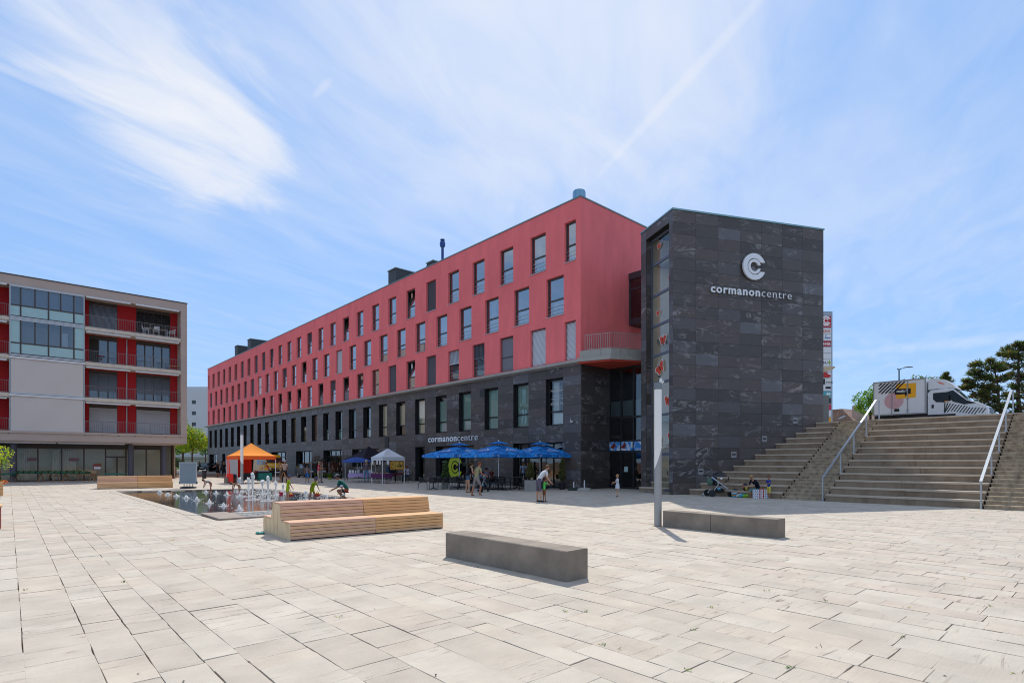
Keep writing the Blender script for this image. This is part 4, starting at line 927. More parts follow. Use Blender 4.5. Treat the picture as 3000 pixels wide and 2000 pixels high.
ch0 = garden_chair('garden_chair', 'pale slatted garden chair left of the long table on the top balcony', m_white, lpt(3.25, -.55, z3), LR+1.3, 'garden chairs on the top right balcony')
dup(ch0, lpt(2.45, -.45, z3), LR+pi, 'pale slatted garden chair in front of the middle of the top balcony table', 'garden chairs on the top right balcony')
dup(ch0, lpt(1.25, -.5, z3), LR-1.3, 'pale slatted garden chair at the right end of the top balcony table', 'garden chairs on the top right balcony')
t = thing('balcony_table', 'long pale table on the top balcony beside slatted chairs', 'table', lpt(2.4, -.95, z3), LR)
q = MB(); q.box(-.95, .95, -.35, .35, .70, .73); q.build('tabletop', mat('pale_wood', '#b0a58f', .7), t)
q = MB()
for x in (-.85, .85):
    for y in (-.3, .3): q.tube((x, y, 0), (x, y, .7), .02, n=5)
q.build('leg', m_alu_l, t)
t = thing('balcony_table', 'small red table on the third-level balcony', 'table', lpt(6.6, -.8, SLB[2]), LR)
q = MB(); q.lathe([(.32, .70), (.32, .73)], 16); q.build('tabletop', mat('red_lacquer', '#8f1a1a', .5), t); q = MB(); q.tube((-.25, -.2, 0), (.25, .2, .7), .015, n=5); q.tube((.25, -.2, 0), (-.25, .2, .7), .015, n=5); q.build('leg', m_black, t)
t = thing('balcony_table', 'small wooden table at the right end of the third-level balcony', 'table', lpt(.95, -.7, SLB[2]), LR)
q = MB(); q.box(-.4, .4, -.25, .25, .42, .45); q.build('tabletop', m_wood2, t); q = MB()
for x in (-.35, .35): q.tube((x, 0, 0), (x, 0, .42), .025, n=5)
q.build('leg', m_wood2, t)
# ------------------------------------------------------------------ the big stair
def spt(s, y, z=0): return Vector((P0.x+U2.x*s-V2.x*y, P0.y+U2.y*s-V2.y*y, z))   # y outward, negative up the stair
st = thing('staircase', 'wide concrete seating staircase with narrow stair flights rising beside the tower', 'staircase', P0, TH_U)
RI, TRD, NS = 3.85/13, .596, 13
rs = random.Random(9)
def beams(s0, s1, k, L):
    x = s0; z1 = RI*(k+1); 
    n = max(1, round((s1-s0)/L)); cuts = [s0]+[s0+(s1-s0)*(i+rs.uniform(-.1, .1))/n for i in range(1, n)]+[s1]
    for a, c in zip(cuts[:-1], cuts[1:]):
        q = MB(); y0 = -k*TRD; dz = rs.uniform(-.004, .004); g = .004
        q.box(a+g, c-g, y0-TRD-.05, y0, z1-.07+dz, z1+dz, 0); q.box(a+g, c-g, y0-.3, y0-.03, z1-RI-.0, z1-.07+dz, 1)  # pale nosing over dark riser: bright edge and shade line painted by colour
        q.build('seating_step', [m_conc_st, m_riser_shade], st)
for k in range(NS):
    beams(1.86, 9.5, k, 2.6); beams(-5.2, 0, k, 2.6)
    if k < NS: beams(-14, -7.6, k, 3.2)
    for a, c in ((0.03, 1.83), (-7.57, -5.23)):
        for h in (0, 1):
            q = MB(); z1 = RI*k+RI/2*(h+1)-(.001 if h else 0); y0 = -k*TRD-TRD/2*h+(.0 if h else .02)
            dx = .12*((k*2+h) % 3)/3
            q.box(a+.0, c-.0, y0-TRD/2-.06, y0, z1-.045, z1); q.box(a+.02, c-.02, y0-.25, y0-.02, z1-RI/2, z1-.045); q.build('small_step', m_conc_st2, st)
q = MB()     # solid underneath
for k in range(NS): q.box(-14, 9.5, -NS*TRD-.3, -k*TRD-.31, 0, RI*k-.02)
q.build('stair_core', m_joint, st)
tl = MB(); xs_ = [-14, -7.6, -5.2, 0, 1.86, 9.5]; tl.box(-16, 9.5, -NS*TRD-3.2, -NS*TRD-.05+.04, 3.3, 3.85)
tl.build('top_landing', m_conc_st, st)
q = MB(); 
for x in (0.9,):
    for k in range(NS*2): 
        z = RI/2*(k+.5); y = -(k//2)*TRD-(TRD/2)*(k % 2)-.015
        q.lathe([(.05, 0), (.05, .01), (.03, .012)], 10, M=Matrix.Translation((x-.25+.0*k, y+.012, z))@Matrix.Rotation(-pi/2, 4, 'X'))
q.build('tie_hole', mat('tie_hole', '#8c8478', .8), st)
def handrail(s, label):
    t = thing('handrail', label, 'handrail', spt(s, .12), TH_U, None)
    ks = [(.0, 0.), (2.2-.0, 1.18), (3.99, 2.1), (5.82, 2.98), (7.9, 3.85)]
    m = m_steel
    for v_, z in ks:
        q = MB(); y = -(v_)-(.0 if v_ else 0); q.box(-.025, .025, y-.025, y+.025, z-.02, z+.985); q.box(-.07, .07, y-.07, y+.07, z-.01, z+.015); q.build('post', m, t)
    q = MB(); pts = [(0, .03, .98), (0, -2.2, 2.16), (0, -5.82, 4.02), (0, -7.35, 4.85), (0, -7.93, 4.85)]
    for a, c in zip(pts[:-1], pts[1:]):
        a = Vector(a); c = Vector(c); d = (c-a).normalized(); nn = Vector((1, 0, 0)).cross(d)*.02
        q.add([a+Vector((sx*.045, 0, 0))+nn*sz for sx, sz in ((-1, -1), (1, -1), (1, 1), (-1, 1))]+[c+Vector((sx*.045, 0, 0))+nn*sz for sx, sz in ((-1, -1), (1, -1), (1, 1), (-1, 1))], [(3,2,1,0),(4,5,6,7),(0,1,5,4),(1,2,6,5),(2,3,7,6),(3,0,4,7)])
    q.build('rail', m, t); return t
handrail(.05, 'galvanised handrail on the left of the middle seating steps'); handrail(-5.18, 'galvanised handrail on the right of the middle seating steps')
# upper level
q = MB(); q.prism([tuple(spt(a, y).xy) for a, y in ((-120, -NS*TRD-3.1), (-120, -160), (60, -160), (60, -24), (9.4, -24), (9.4, -NS*TRD-3.1))], -1, 3.84)
q.prism([tuple(spt(a, y).xy) for a, y in ((-120, -1.), (-120, -NS*TRD-3.2), (-14, -NS*TRD-3.2), (-14, -1.))], -1, 3.83)
tag(q.build('upper_street', mat('asphalt', '#5a5958', .9, var=.15, vscale=1)), 'asphalt street on the upper level behind the stair', kind='structure')
q = MB(); q.prism([tuple(spt(a, y).xy) for a, y in ((-60, -NS*TRD-3.6), (-60, -30), (30, -30), (30, -NS*TRD-3.6))], 3.80, 4.12); tag(q.build('pavement', m_conc), 'raised pavement slab along the upper street', kind='structure')
# ------------------------------------------------------------------ wooden double benches
def wood_bench(label, p0, ang, width, mods, woods, hs=.385, hb=.765, group=None):
    """local x along the bench, +y to the back; origin at the near front corner"""
    t = thing('wooden_bench', label, 'bench', p0, ang, group)
    Lm = sum(mods); d1 = width*.31; d2 = width*.37; bt = width*.085
    # section: seat, slanted backrest, seat behind
    yb0, yb1 = d1, width-d1; yt0, yt1 = yb0+.10, yb1-.16
    x = 0
    def rowseg(mb, xa, xb, ya, za, yb, zb, th, nrm):
        (ny, nz) = nrm; P = [(xa, ya, za), (xb, ya, za), (xb, yb, zb), (xa, yb, zb)]; Q = [(p[0], p[1]-ny*th, p[2]-nz*th) for p in P]
        mb.add(P+Q, [(0,1,2,3),(7,6,5,4),(0,4,5,1),(1,5,6,2),(2,6,7,3),(3,7,4,0)])
    rb = random.Random(len(label))
    for mi, (L_, wds) in enumerate(zip(mods, woods)):
        xa, xb = x+.006, x+L_-.006; x += L_
        def board(pts):
            ya, za, yb, zb = pts; l = sqrt((yb-ya)**2+(zb-za)**2); nrm = ((zb-za)/l*-1, (yb-ya)/l)
            q = MB(); e = rb.uniform(-.004, .004)
            rowseg(q, xa+e, xb+e, ya, za, yb, zb, .026, (-nrm[0]*-1, nrm[1])); q.build('board', rb.choice(wds), t)
        n = 5; gp = .010
        def run(y0, z0, y1, z1, n):
            for i in range(n):
                a = i/n; c = (i+1)/n; l = sqrt((y1-y0)**2+(z1-z0)**2); e = gp/l/2
                a += e; c -= e; board((y0+(y1-y0)*a, z0+(z1-z0)*a, y0+(y1-y0)*c, z0+(z1-z0)*c))
        run(0, .02, 0, hs, n)                       # front
        run(0, hs, d1, hs, 5)                       # front seat
        run(yb0, hs, yt0, hb, n)                    # backrest, front side
        run(yt0, hb, yt1, hb, 3)
        run(yt1, hb, yb1, hs, n); run(yb1, hs, width, hs, 5); run(width, hs, width, .02, n)
    for xe in (.0, Lm):
        q = MB(); o = .012; pr = [(o*2.6, .0), (o*2.6, hs-o*2.4), (yb0+o*2, hs-o*2.4), (yt0+o*2.6, hb-o*2.4), (yt1-o*2.6, hb-o*2.4), (yb1-o*2, hs-o*2.4), (width-o*2.6, hs-o*2.4), (width-o*2.6, 0)]
        x0, x1 = (xe+.0, xe+.022) if xe == 0 else (xe-.022, xe)
        vs = [(x0, y, z) for y, z in pr]+[(x1, y, z) for y, z in pr]; m_ = len(pr)
        q.add(vs, [(0, 1, 2, 6, 7), (2, 3, 4, 5, 6), (8, 15, 14, 10, 9), (10, 14, 13, 12, 11)]+[(k, (k+1) % m_, m_+(k+1) % m_, m_+k) for k in range(m_)]); q.build('side_panel', m_ply if xe == 0 else m_wood, t)
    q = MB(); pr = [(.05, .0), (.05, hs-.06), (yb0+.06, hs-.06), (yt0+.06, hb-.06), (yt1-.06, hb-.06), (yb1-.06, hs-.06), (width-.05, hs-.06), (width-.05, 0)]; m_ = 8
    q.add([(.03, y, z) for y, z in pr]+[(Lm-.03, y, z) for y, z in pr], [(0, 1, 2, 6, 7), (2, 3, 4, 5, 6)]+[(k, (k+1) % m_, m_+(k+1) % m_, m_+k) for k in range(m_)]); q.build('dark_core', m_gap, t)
    return t
na = G(850.8, 1584); nbx = G(1299, 1546); dv = (nbx-na); ang = atan2(dv.y, dv.x); lw_ = dv.length
wood_bench('long double-sided slatted larch bench standing before the fountain, in the foreground', na, ang, 2.2, [lw_*.515, lw_*.485], [[m_wood3, m_wood, m_wood3], [m_wood2, m_wood, m_wood2]])
na = G(284, 1432.6); nbx = G(507, 1427.5); dv = (nbx-na); ang = atan2(dv.y, dv.x); lw_ = dv.length
wood_bench('slatted larch bench beyond the fountain in front of the apartment block', na, ang, 1.9, [lw_*.52, lw_*.48], [[m_wood, m_wood3], [m_wood2]], hs=.385, hb=.765)
q = MB(); q.ell((0, 0, .03), (.07, .05, .035), 9, 5); q.ell((.07, .03, .025), (.07, .05, .03), 8, 5); tag(q.build('plastic_bag', mat('teal_plastic', '#2f8a83', .5), None, True, G(757, 1564)), 'small crumpled teal plastic bag lying at the left end of the bench', 'bag')
# ------------------------------------------------------------------ concrete benches
def conc_bench(label, a, b, wdt, hgt, joint=None, chip=None):
    dv = b-a; L_ = dv.length; ang = atan2(dv.y, dv.x); t = thing('concrete_bench', label, 'bench', a, ang)
    cuts = [0]+([joint] if joint else [])+[1]
    for c0, c1 in zip(cuts[:-1], cuts[1:]):
        bm = MB(); x0, x1 = c0*L_+(.006 if c0 else 0), c1*L_-(.006 if c1 < 1 else 0); e = .012
        prof = [(0, .0), (0, hgt-e), (e, hgt), (wdt-e, hgt), (wdt, hgt-e), (wdt, 0)]; nx = 16; vs = []
        for i in range(nx+1):
            x = x0+(x1-x0)*i/nx
            for j, (y, z) in enumerate(prof):
                dz = 0; dy = 0
                if chip and abs(i/nx-chip) < .035 and j in (1, 2): dz = -.022 if j == 1 else -.004; dy = .012
                vs.append((x, y+dy, z+dz))
        m_ = len(prof); fs = [tuple(range(m_))[::-1], tuple(nx*m_+k for k in range(m_))]
        for i in range(nx):
            for j in range(m_): fs.append((i*m_+j, i*m_+(j+1) % m_, (i+1)*m_+(j+1) % m_, (i+1)*m_+j))
        bm.add(vs, fs); bm.build('concrete_block', m_conc_bench, t)
    return t
a_ = G(1305.8, 1630.6); b_ = G(1660.5, 1705)
conc_bench('low dark concrete block bench in the middle foreground, chipped at its front edge', a_, b_, .46, .435, chip=.40)
a2 = G(1942.3, 1542.6); b2 = G(2277.3, 1577)
conc_bench('dark concrete block bench in two pieces beside the round lamp post', a2, b2, .40, .425, joint=.455)
# ------------------------------------------------------------------ lamp posts: steel tube with a long white cut-out light
def lamp_post(label, p, rr, h, zc0, zc1, cutdir=0., cam_=True):
    t = thing('lamp_post', label, 'lamp post', p, cutdir); n = 40
    def zc(a): return (zc0+zc1)/2+(zc1-zc0)/2*sin(a)
    def shell(r, f0, f1):
        q = MB(); vs = []
        for f in (f0, f1):
            for k in range(n): a = 2*pi*k/n; vs.append((r*cos(a), r*sin(a), f(a)))
        q.add(vs, [(k, (k+1) % n, n+(k+1) % n, n+k) for k in range(n)]+[tuple(range(n, 2*n))]); return q
    # the plane of the cut rises from left to right
    za = lambda a: (zc0+zc1)/2+(zc1-zc0)/2*cos(a)
    shell(rr, lambda a: 0, za).build('steel_tube', mat('brushed_post_steel', '#9c9d9d', .42, .35, var=.07, vscale=4), t, True)
    shell(rr*.985, lambda a: za(a)-.0, lambda a: h-.18).build('light_diffuser', mat('milky_diffuser', '#e9e7e2', .35), t, True)
    q = MB(); q.lathe([(rr*1.01, h-.18), (rr*1.01, h-.005), (rr*.98, h)], n); q.build('cap', mat('post_cap', '#7b7f82', .5, .3), t, True)
    q = MB(); q.lathe([(rr*1.25, 0), (rr*1.25, .006)], 24); q.build('base_ring', m_joint, t)
    if cam_:
        q = MB(); q.box(.03, .10, -.05, .0, h, h+.11, 0); q.box(.015, .035, -.03, -.01, h+.05, h+.17, 1); q.box(-.02, .07, -.05, .01, h+.165, h+.185, 1); q.tube((.09, -.05, h-.02), (.13, -.09, h+.03), .018, n=6, mi=0); q.build('sensor_box', [m_white_p, m_black], t)
    return t
lamp_post('tall round steel lamp post with white light tube beside the two-piece concrete bench', G(1927.5, 1540), .097, 3.77, 1.5, 2.1, 0)
lamp_post('distant round lamp post with white light tube in front of the orange tent', G(708.7, 1417.5), .105, 3.85, 1.75, 1.5, 0, False)
# ------------------------------------------------------------------ parasols
m_blue = mat('parasol_blue', '#1862a8', .75, spec=.2, col2='#2a86cf', vscale=2.2, detail=2, c2lo=.48, c2hi=.53)
m_bluep = mat('parasol_print', '#dce4f0', .7)
def tri_text(mb, txt, org, xd, yd, w_, xh, **k): text(mb, txt, org, xd, yd, w_, xheight=xh, **k)
def parasol(label, p, rot, half=1.75, ze=2.12, zp=2.78, group=None):
    t = thing('parasol', label, 'parasol', p, rot, group)
    q = MB(); q.tube((0, 0, 0.03), (0, 0, zp+.1), .03, n=12); q.build('pole', mat('parasol_pole', '#c3c7cb', .3, .5), t, True)
    q = MB(); q.box(-.35, .35, -.35, .35, 0, .05); q.tube((0, 0, .05), (0, 0, .35), .045, n=10); q.build('base', m_black, t)
    q = MB(); n = 6; cor = [(half, half), (-half, half), (-half, -half), (half, -half)]
    for i in range(4):
        a = Vector(cor[i]+(0,)); c = Vector(cor[(i+1) % 4]+(0,)); vs = []
        for j in range(n+1):
            for k in range(n+1):
                f_ = .17+(1-.17)*j/n; e = a.lerp(c, k/n)*f_; sag = sin(pi*k/n)*.05*j/n
                z = zp+(ze-zp)*(f_**.92)-sag*.8; vs.append((e.x, e.y, z))
        q.add(vs, [(j*(n+1)+k, (j+1)*(n+1)+k, (j+1)*(n+1)+k+1, j*(n+1)+k+1) for j in range(n) for k in range(n)])
        vs = []
        for k in range(n+1): e = a.lerp(c, k/n); sag = sin(pi*k/n)*.04; vs += [(e.x, e.y, ze-sag), (e.x*1.005, e.y*1.005, ze-.17-sag*.6)]
        q.add(vs, [(2*k, 2*k+1, 2*k+3, 2*k+2) for k in range(n)])
    cn = q.build('canopy', m_blue, t, True)
    q = MB()
    for i in range(4):
        a = Vector(cor[i]+(0,))*.28; c = Vector(cor[(i+1) % 4]+(0,))*.28
        q.add([(0, 0, zp+.16), (a.x, a.y, zp-.02), (c.x, c.y, zp-.02)], [(0, 1, 2)])
    q.build('vent_cap', m_blue, t); q = MB(); q.ell((0, 0, zp+.17), (.045, .045, .045), 8, 6); q.build('finial', m_white_p, t)
    q = MB()
    for i in range(4):
        a = Vector(cor[i]+(0,)); c = Vector(cor[(i+1) % 4]+(0,)); m_ = (a+c)/2; out = m_.normalized(); xd = Vector((0, 0, 1)).cross(out); xd.normalize()
        up = (Vector((0, 0, zp))-(m_+Vector((0, 0, ze)))).normalized()
        def PT(f_, l=.0): return m_*f_+Vector((0, 0, zp+(ze-zp)*(f_**.92)-.03*f_+.03))
        o_ = PT(.72)-xd*.48
        text(q, 'ARKINA', o_, xd, up, .96, h=.19, lift=.02, n=xd.cross(up))
        # mountain swoosh above the word
        for sgn, pts in ((1, [(-.44, .2), (-.16, .33), (0, .47), (.0, .42), (-.15, .29), (-.43, .185)]), (1, [(.0, .47), (.12, .34), (.44, .22), (.43, .19), (.1, .3), (0, .41)])):
            bb = PT(.72); P = [bb+xd*x+up*y+xd.cross(up)*.02 for x, y in pts]; q.add(P, [tuple(range(len(P)))])
        for k in (.06, .5, .94):
            e = a.lerp(c, k); bb = Vector((e.x, e.y, ze-.115-sin(pi*k)*.04))+out*.012; text(q, 'ARKINA', bb-xd*.1, xd, (0, 0, 1), .2, h=.045, lift=.004, n=out)
            q.add([bb+xd*x+Vector((0, 0, z)) for x, z in ((-.08, .06), (0, .1), (.08, .06), (0, .075))], [(3, 0, 1), (3, 1, 2)])
    q.build('print', m_bluep, cn); q = MB()
    for i in range(4):
        a = Vector(cor[i]+(0,)); c = Vector(cor[(i+1) % 4]+(0,))
        for e in (a, (a+c)/2): q.tube((0, 0, zp-.05), (e.x*.98, e.y*.98, ze-.04), .012, n=4); q.tube((0, 0, 2.0), (e.x*.45, e.y*.45, (zp+ze)/2+.08), .01, n=4)
    q.tube((0, 0, 1.9), (0, 0, 2.05), .05, n=8); q.build('rib', m_alu_l, t)
    return t
gP = 'blue cafe parasols'
pa = parasol('blue square parasol in the middle of the three, nearest the square', (-.81, 34, 0), TH_U, group=gP)
for loc_, rot, lab in (((-3.48, 37, 0), TH_U+.05, 'leftmost of the three blue parasols, below the facade lettering'), ((1.77, 35.3, 0), TH_U-.04, 'rightmost of the three blue parasols, nearest the slate corner')):
    dup(pa, loc_, rot, lab, gP)
# ------------------------------------------------------------------ cafe chairs and tables
m_rattan = mat('black_wicker', '#17171a', .6, bump=.4, bscale=60)
def cafe_chair(label, p, rot, group):
    t = thing('cafe_chair', label, 'chair', p, rot, group); q = MB()
    arc = [(.24*cos(a), .05+.24*sin(a)) for a in [pi*k/8 for k in range(9)]]
    pts = [(.25, -.22, .66)]+[(x, y, .68+.02*sin(pi*k/8)) for k, (x, y) in enumerate(arc)]+[(-.25, -.22, .66)]; q.path(pts, .012, 5)
    for x, y in ((.21, -.2), (-.21, -.2)): q.tube((x*1.18, y, .66), (x*1.05, y-.02, 0), .011, n=5)
    for x, y in ((.17, .2), (-.17, .2)): q.tube((x, y+.03, .68), (x*1.25, y+.14, 0), .011, n=5)
    q.path([(.22, -.2, .43), (-.22, -.2, .43), (-.2, .2, .43), (.2, .2, .43), (.22, -.2, .43)], .011, 5); q.build('frame', m_black, t)
    q = MB(); q.lathe([(.215, .425), (.22, .44), (.2, .45)], 14); q.build('seat', m_rattan, t)
    q = MB(); bk = [(.22*cos(a), .05+.22*sin(a)) for a in [pi*(.08+.84*k/8) for k in range(9)]]
    q.add([(x*.9, y*.95, .46) for x, y in bk]+[(x*1.05, y*1.03, .80-.06*abs(k-4)/4) for k, (x, y) in enumerate(bk)], [(k, k+1, 10+k, 9+k) for k in range(8)]); q.build('backrest', m_rattan, t)
    return t
def cafe_table(label, p, rot, group):
    t = thing('cafe_table', label, 'table', p, rot, group)
    q = MB(); q.box(-.36, .36, -.36, .36, .715, .74); q.build('tabletop', mat('grey_table_top', '#4a4a4c', .35), t)
    q = MB(); q.tube((0, 0, .05), (0, 0, .715), .03, n=8)
    for k in range(4): a = pi/4+k*pi/2; q.tube((0, 0, .12), (.3*cos(a), .3*sin(a), .01), .018, n=5)
    q.build('pedestal', m_black, t); return t
gC = 'black wicker cafe chairs'; gT = 'cafe tables under the parasols'
ct = cafe_table('cafe table at the far left end of the terrace', (-4.75, 33.9, 0), .4, gT)
tabs = [((-4.75, 33.9), 'leftmost cafe table, left of the potted conifer'), ((-3.3, 34.2), 'cafe table under the leftmost blue parasol'), ((-1.9, 35.3), 'cafe table behind the standing couple'), ((-.55, 33.2), 'cafe table beside the middle parasol pole'), ((.3, 34.9), 'cafe table behind the middle parasol, near the cafe door'), ((-1.55, 34.1), 'cafe table with cups where two guests sit')]
rr = random.Random(12)
for i, (p, lab) in enumerate(tabs):
    if i == 0: ct['label'] = lab; ct.location = (p[0], p[1], 0)
    else: dup(ct, (p[0], p[1], 0), rr.uniform(0, 1.5), lab, gT)
c0 = None; chairs = []
nm = ['leftmost cafe table', 'table under the left parasol', 'table behind the couple', 'table at the middle parasol pole', 'table near the cafe door', 'table with the seated guests']
sides = [('left', pi), ('right', 0), ('near', -pi/2), ('far', pi/2)]
for i, (p, lab) in enumerate(tabs):
    for sd_, a in sides:
        if i in (2,) and sd_ == 'near': continue
        if i == 5 and sd_ in ('left', 'near'): continue
        if i == 4 and sd_ == 'near': continue
        a2_ = a+rr.uniform(-.25, .25); r_ = .62+rr.uniform(-.05, .12); q_ = (p[0]+cos(a2_)*r_, p[1]+sin(a2_)*r_, 0); rot = a2_-pi/2+rr.uniform(-.3, .3)
        lab2 = 'black wicker cafe chair on the %s side of the %s' % (sd_, nm[i])
        if c0 is None: c0 = cafe_chair(lab2, q_, rot, gC)
        else: dup(c0, q_, rot, lab2, gC)
q = MB(); q.lathe([(.03, 0), (.04, .1)], 10, (0, 0, 0)); tag(q.build('cup', m_white_p, None, True, (-1.5, 34.05, .74)), 'white cup on the table of the seated guests', 'cup')
q = MB(); q.lathe([(.035, 0), (.035, .12), (.02, .16)], 10); tag(q.build('jug', m_white_p, None, True, (-1.35, 33.95, .74)), 'small white jug beside the cup on the terrace table', 'jug')
# ------------------------------------------------------------------ foliage
def leafy(mb, blobs, n, size, seed, mats=(0, 1), shell=.5, flat=False, asp=1.):
    r = random.Random(seed); W = [b[3]*b[4]*b[5] for b in blobs]
    for i in range(n):
        bx, by, bz, rx, ry, rz = r.choices(blobs, W)[0]
        while True:
            x, y, z = r.uniform(-1, 1), r.uniform(-1, 1), r.uniform(-1, 1); d = x*x+y*y+z*z
            if d < 1 and r.random() < shell+d: break
        c = Vector((bx+x*rx, by+y*ry, bz+z*rz)); s = size*r.uniform(.6, 1.4)
        nrm = Vector((r.gauss(0, 1), r.gauss(0, 1), r.gauss(0, 1)+(1.2 if flat else .2))).normalized(); a = nrm.orthogonal().normalized(); a.rotate(Matrix.Rotation(r.uniform(0, 6.28), 3, nrm)); b_ = nrm.cross(a)
        mb.add([c-a*s*.5*asp, c-b_*s*.28, c+a*s*.5*asp, c+b_*s*.28], [(0, 1, 2, 3)], r.choice(mats))
def leafmat(name, col, tr=.3):
    m = mat(name, col, .55, spec=.3); nt = m.node_tree; N = nt.nodes; L = nt.links; b = N['Principled BSDF']; o = N['Material Output']
    t = N.new('ShaderNodeBsdfTranslucent'); c = fr(col); t.inputs[0].default_value = (min(1, c[0]*1.8), min(1, c[1]*1.9), c[2]*.8, 1); mx = N.new('ShaderNodeMixShader'); mx.inputs[0].default_value = tr
    L.new(b.outputs[0], mx.inputs[1]); L.new(t.outputs[0], mx.inputs[2]); L.new(mx.outputs[0], o.inputs[0]); return m
m_lf1 = leafmat('leaf_lime', '#6f8f22', .5); m_lf2 = leafmat('leaf_green', '#4f7424', .45); m_lf3 = leafmat('leaf_dark', '#2f4a1c', .3)
m_nd1 = leafmat('needle_dark', '#424a2c', .35); m_nd2 = leafmat('needle_brown', '#6b5f3c', .35); m_nd3 = leafmat('needle_green', '#55683a', .35)
m_rlf = leafmat('leaf_wine', '#5a2226', .3); m_slf = leafmat('leaf_silver', '#8f9c93', .2); m_ylf = leafmat('leaf_yellow', '#a5a32a', .4)
m_bark = mat('bark', '#4a3a2e', .9, var=.3, vscale=6, bump=.5, bscale=12)
def potted_conifer(label, p, h, pot, leaf=(0, 1), seed=1):
    t = thing('potted_conifer', label, 'potted plant', p)
    q = MB()
    if pot == 'round': q.lathe([(.15, 0), (.22, .42), (.23, .45), (.2, .45), (.19, .4)], 16); ph = .42
    elif pot == 'cube': q.box(-.33, .33, -.33, .33, 0, .62); ph = .62
    else: q.lathe([(.17, 0), (.2, .4)], 14); ph = .4
    q.build('pot', mat('pot_concrete', '#8f8c86', .8, var=.12) if pot != 'dark' else m_black, t, pot != 'cube')
    q = MB(); leafy(q, [(0, 0, ph+.15+h*.2, .26, .26, h*.22), (0, 0, ph+.1+h*.55, .2, .2, h*.25), (.02, 0, ph+h*.85, .1, .1, h*.18)], 1500, .085, seed, leaf, .3); q.build('foliage', [m_lf3, m_nd3, m_nd2], t)
    q = MB(); q.tube((0, 0, ph-.1), (0, 0, ph+h*.8), .025, .008, 6); q.build('trunk', m_bark, t); return t
potted_conifer('slim dark conifer in a round grey pot at the left of the cafe terrace', (-4.15, 35.0, 0), 1.35, 'round', (0, 1), 2)
potted_conifer('reddish conifer in a square pale concrete pot between the right-hand parasols', (1.05, 32.3, 0), 1.1, 'cube', (0, 2, 2), 3)
potted_conifer('dark bush in a dark pot against the slate wall near the entrance', (4.05, 33.2, 0) if False else (3.05, 34.0, 0), 1.6, 'dark', (1, 2), 4)
# ------------------------------------------------------------------ market tents
def tent(label, p, e1, e2, ze, zp, col, val=.28, legs=True):
    """p: front corner, e1/e2: the two sides"""
    t = thing('market_tent', label, 'tent', p); e1 = Vector(e1+(0,)); e2 = Vector(e2+(0,)); m = mat('tent_'+col[0], col[1], .8, spec=.15)
    cor = [Vector((0, 0, 0)), e2, e1+e2, e1]; ctr = (e1+e2)/2; q = MB(); n = 8
    for i in range(4):
        a, c = cor[i], cor[(i+1) % 4]; vs = []
        for j in range(n+1):
            for k in range(n+1):
                f_ = j/n; b_ = a.lerp(c, k/n); pt = ctr.lerp(b_, f_); z = ze+(zp-ze)*(1-f_)**1.35+.10*sin(pi*f_)*(abs(k/n-.5)*2)**2*.6; vs.append((pt.x, pt.y, z))
        q.add(vs, [(j*(n+1)+k, (j+1)*(n+1)+k, (j+1)*(n+1)+k+1, j*(n+1)+k+1) for j in range(n) for k in range(n)])
    q.build('roof_canvas', m, t, True)
    q = MB()
    for i in range(4):
        a, c = cor[i], cor[(i+1) % 4]; dd = (c-a).normalized(); nn = Vector((dd.y, -dd.x, 0))*.015
        q.add([a+nn+Vector((0, 0, ze-val)), c+nn+Vector((0, 0, ze-val)), c+nn*.5+Vector((0, 0, ze)), a+nn*.5+Vector((0, 0, ze))], [(0, 1, 2, 3)])
    q.build('valance', mat('tent_val_'+col[0], col[2], .8, spec=.15), t)
    for c in cor:
        q = MB(); f_ = ctr.lerp(c, .985); q.box(f_.x-.022, f_.x+.022, f_.y-.022, f_.y+.022, 0, ze-.05); q.box(f_.x-.06, f_.x+.06, f_.y-.06, f_.y+.06, 0, .015); q.build('leg', m_white if col[0] != 'black' else m_alu_l, t)
    return t, cor
pO = G(694.5, 1417); tO, cO = tent('orange pyramid market tent with red inner wall beyond the fountain', pO, (-1.88, 2.13), (2.12, 1.92), 2.13, 3.15, ('orange', '#ef9238', '#e8622a'))
m_redc = mat('red_tent_wall', '#f03c2f', .8, spec=.1)
def cloth(mb, a, b_, z0, z1, amp, ph=0, nx=20, nz=6, k=9):
    a = Vector(a); b_ = Vector(b_); d = (b_-a); nn = Vector((-d.y, d.x, 0)).normalized(); vs = []
    for j in range(nz+1):
        for i in range(nx+1): p = a.lerp(b_, i/nx)+nn*amp*sin(i/nx*k+ph+j*.25)*(1-j/nz*.6); vs.append((p.x, p.y, z0+(z1-z0)*j/nz))
    mb.add(vs, [(j*(nx+1)+i, j*(nx+1)+i+1, (j+1)*(nx+1)+i+1, (j+1)*(nx+1)+i) for j in range(nz) for i in range(nx)])
q = MB(); cloth(q, cO[3]*.99, (cO[2]*.66+cO[3]*.34)*.99, .35, 1.88, .05); cloth(q, cO[3]*.99, cO[3]*.35, .1, 1.88, .03); q.build('red_side_wall', m_redc, tO, True)
q = MB(); a = cO[3]*.9; b_ = cO[3]*.02; q.quad((a.x, a.y, .75), (b_.x, b_.y, .72), (b_.x, b_.y, 1.85), (a.x, a.y, 1.85)); 
tag(q.build('hanging_sheet', mat('grey_sheet', '#a6a2a0', .8), None, False, pO+Vector((.03, -.05, 0))), 'pale grey sheet hanging from the left side of the orange tent', 'banner')
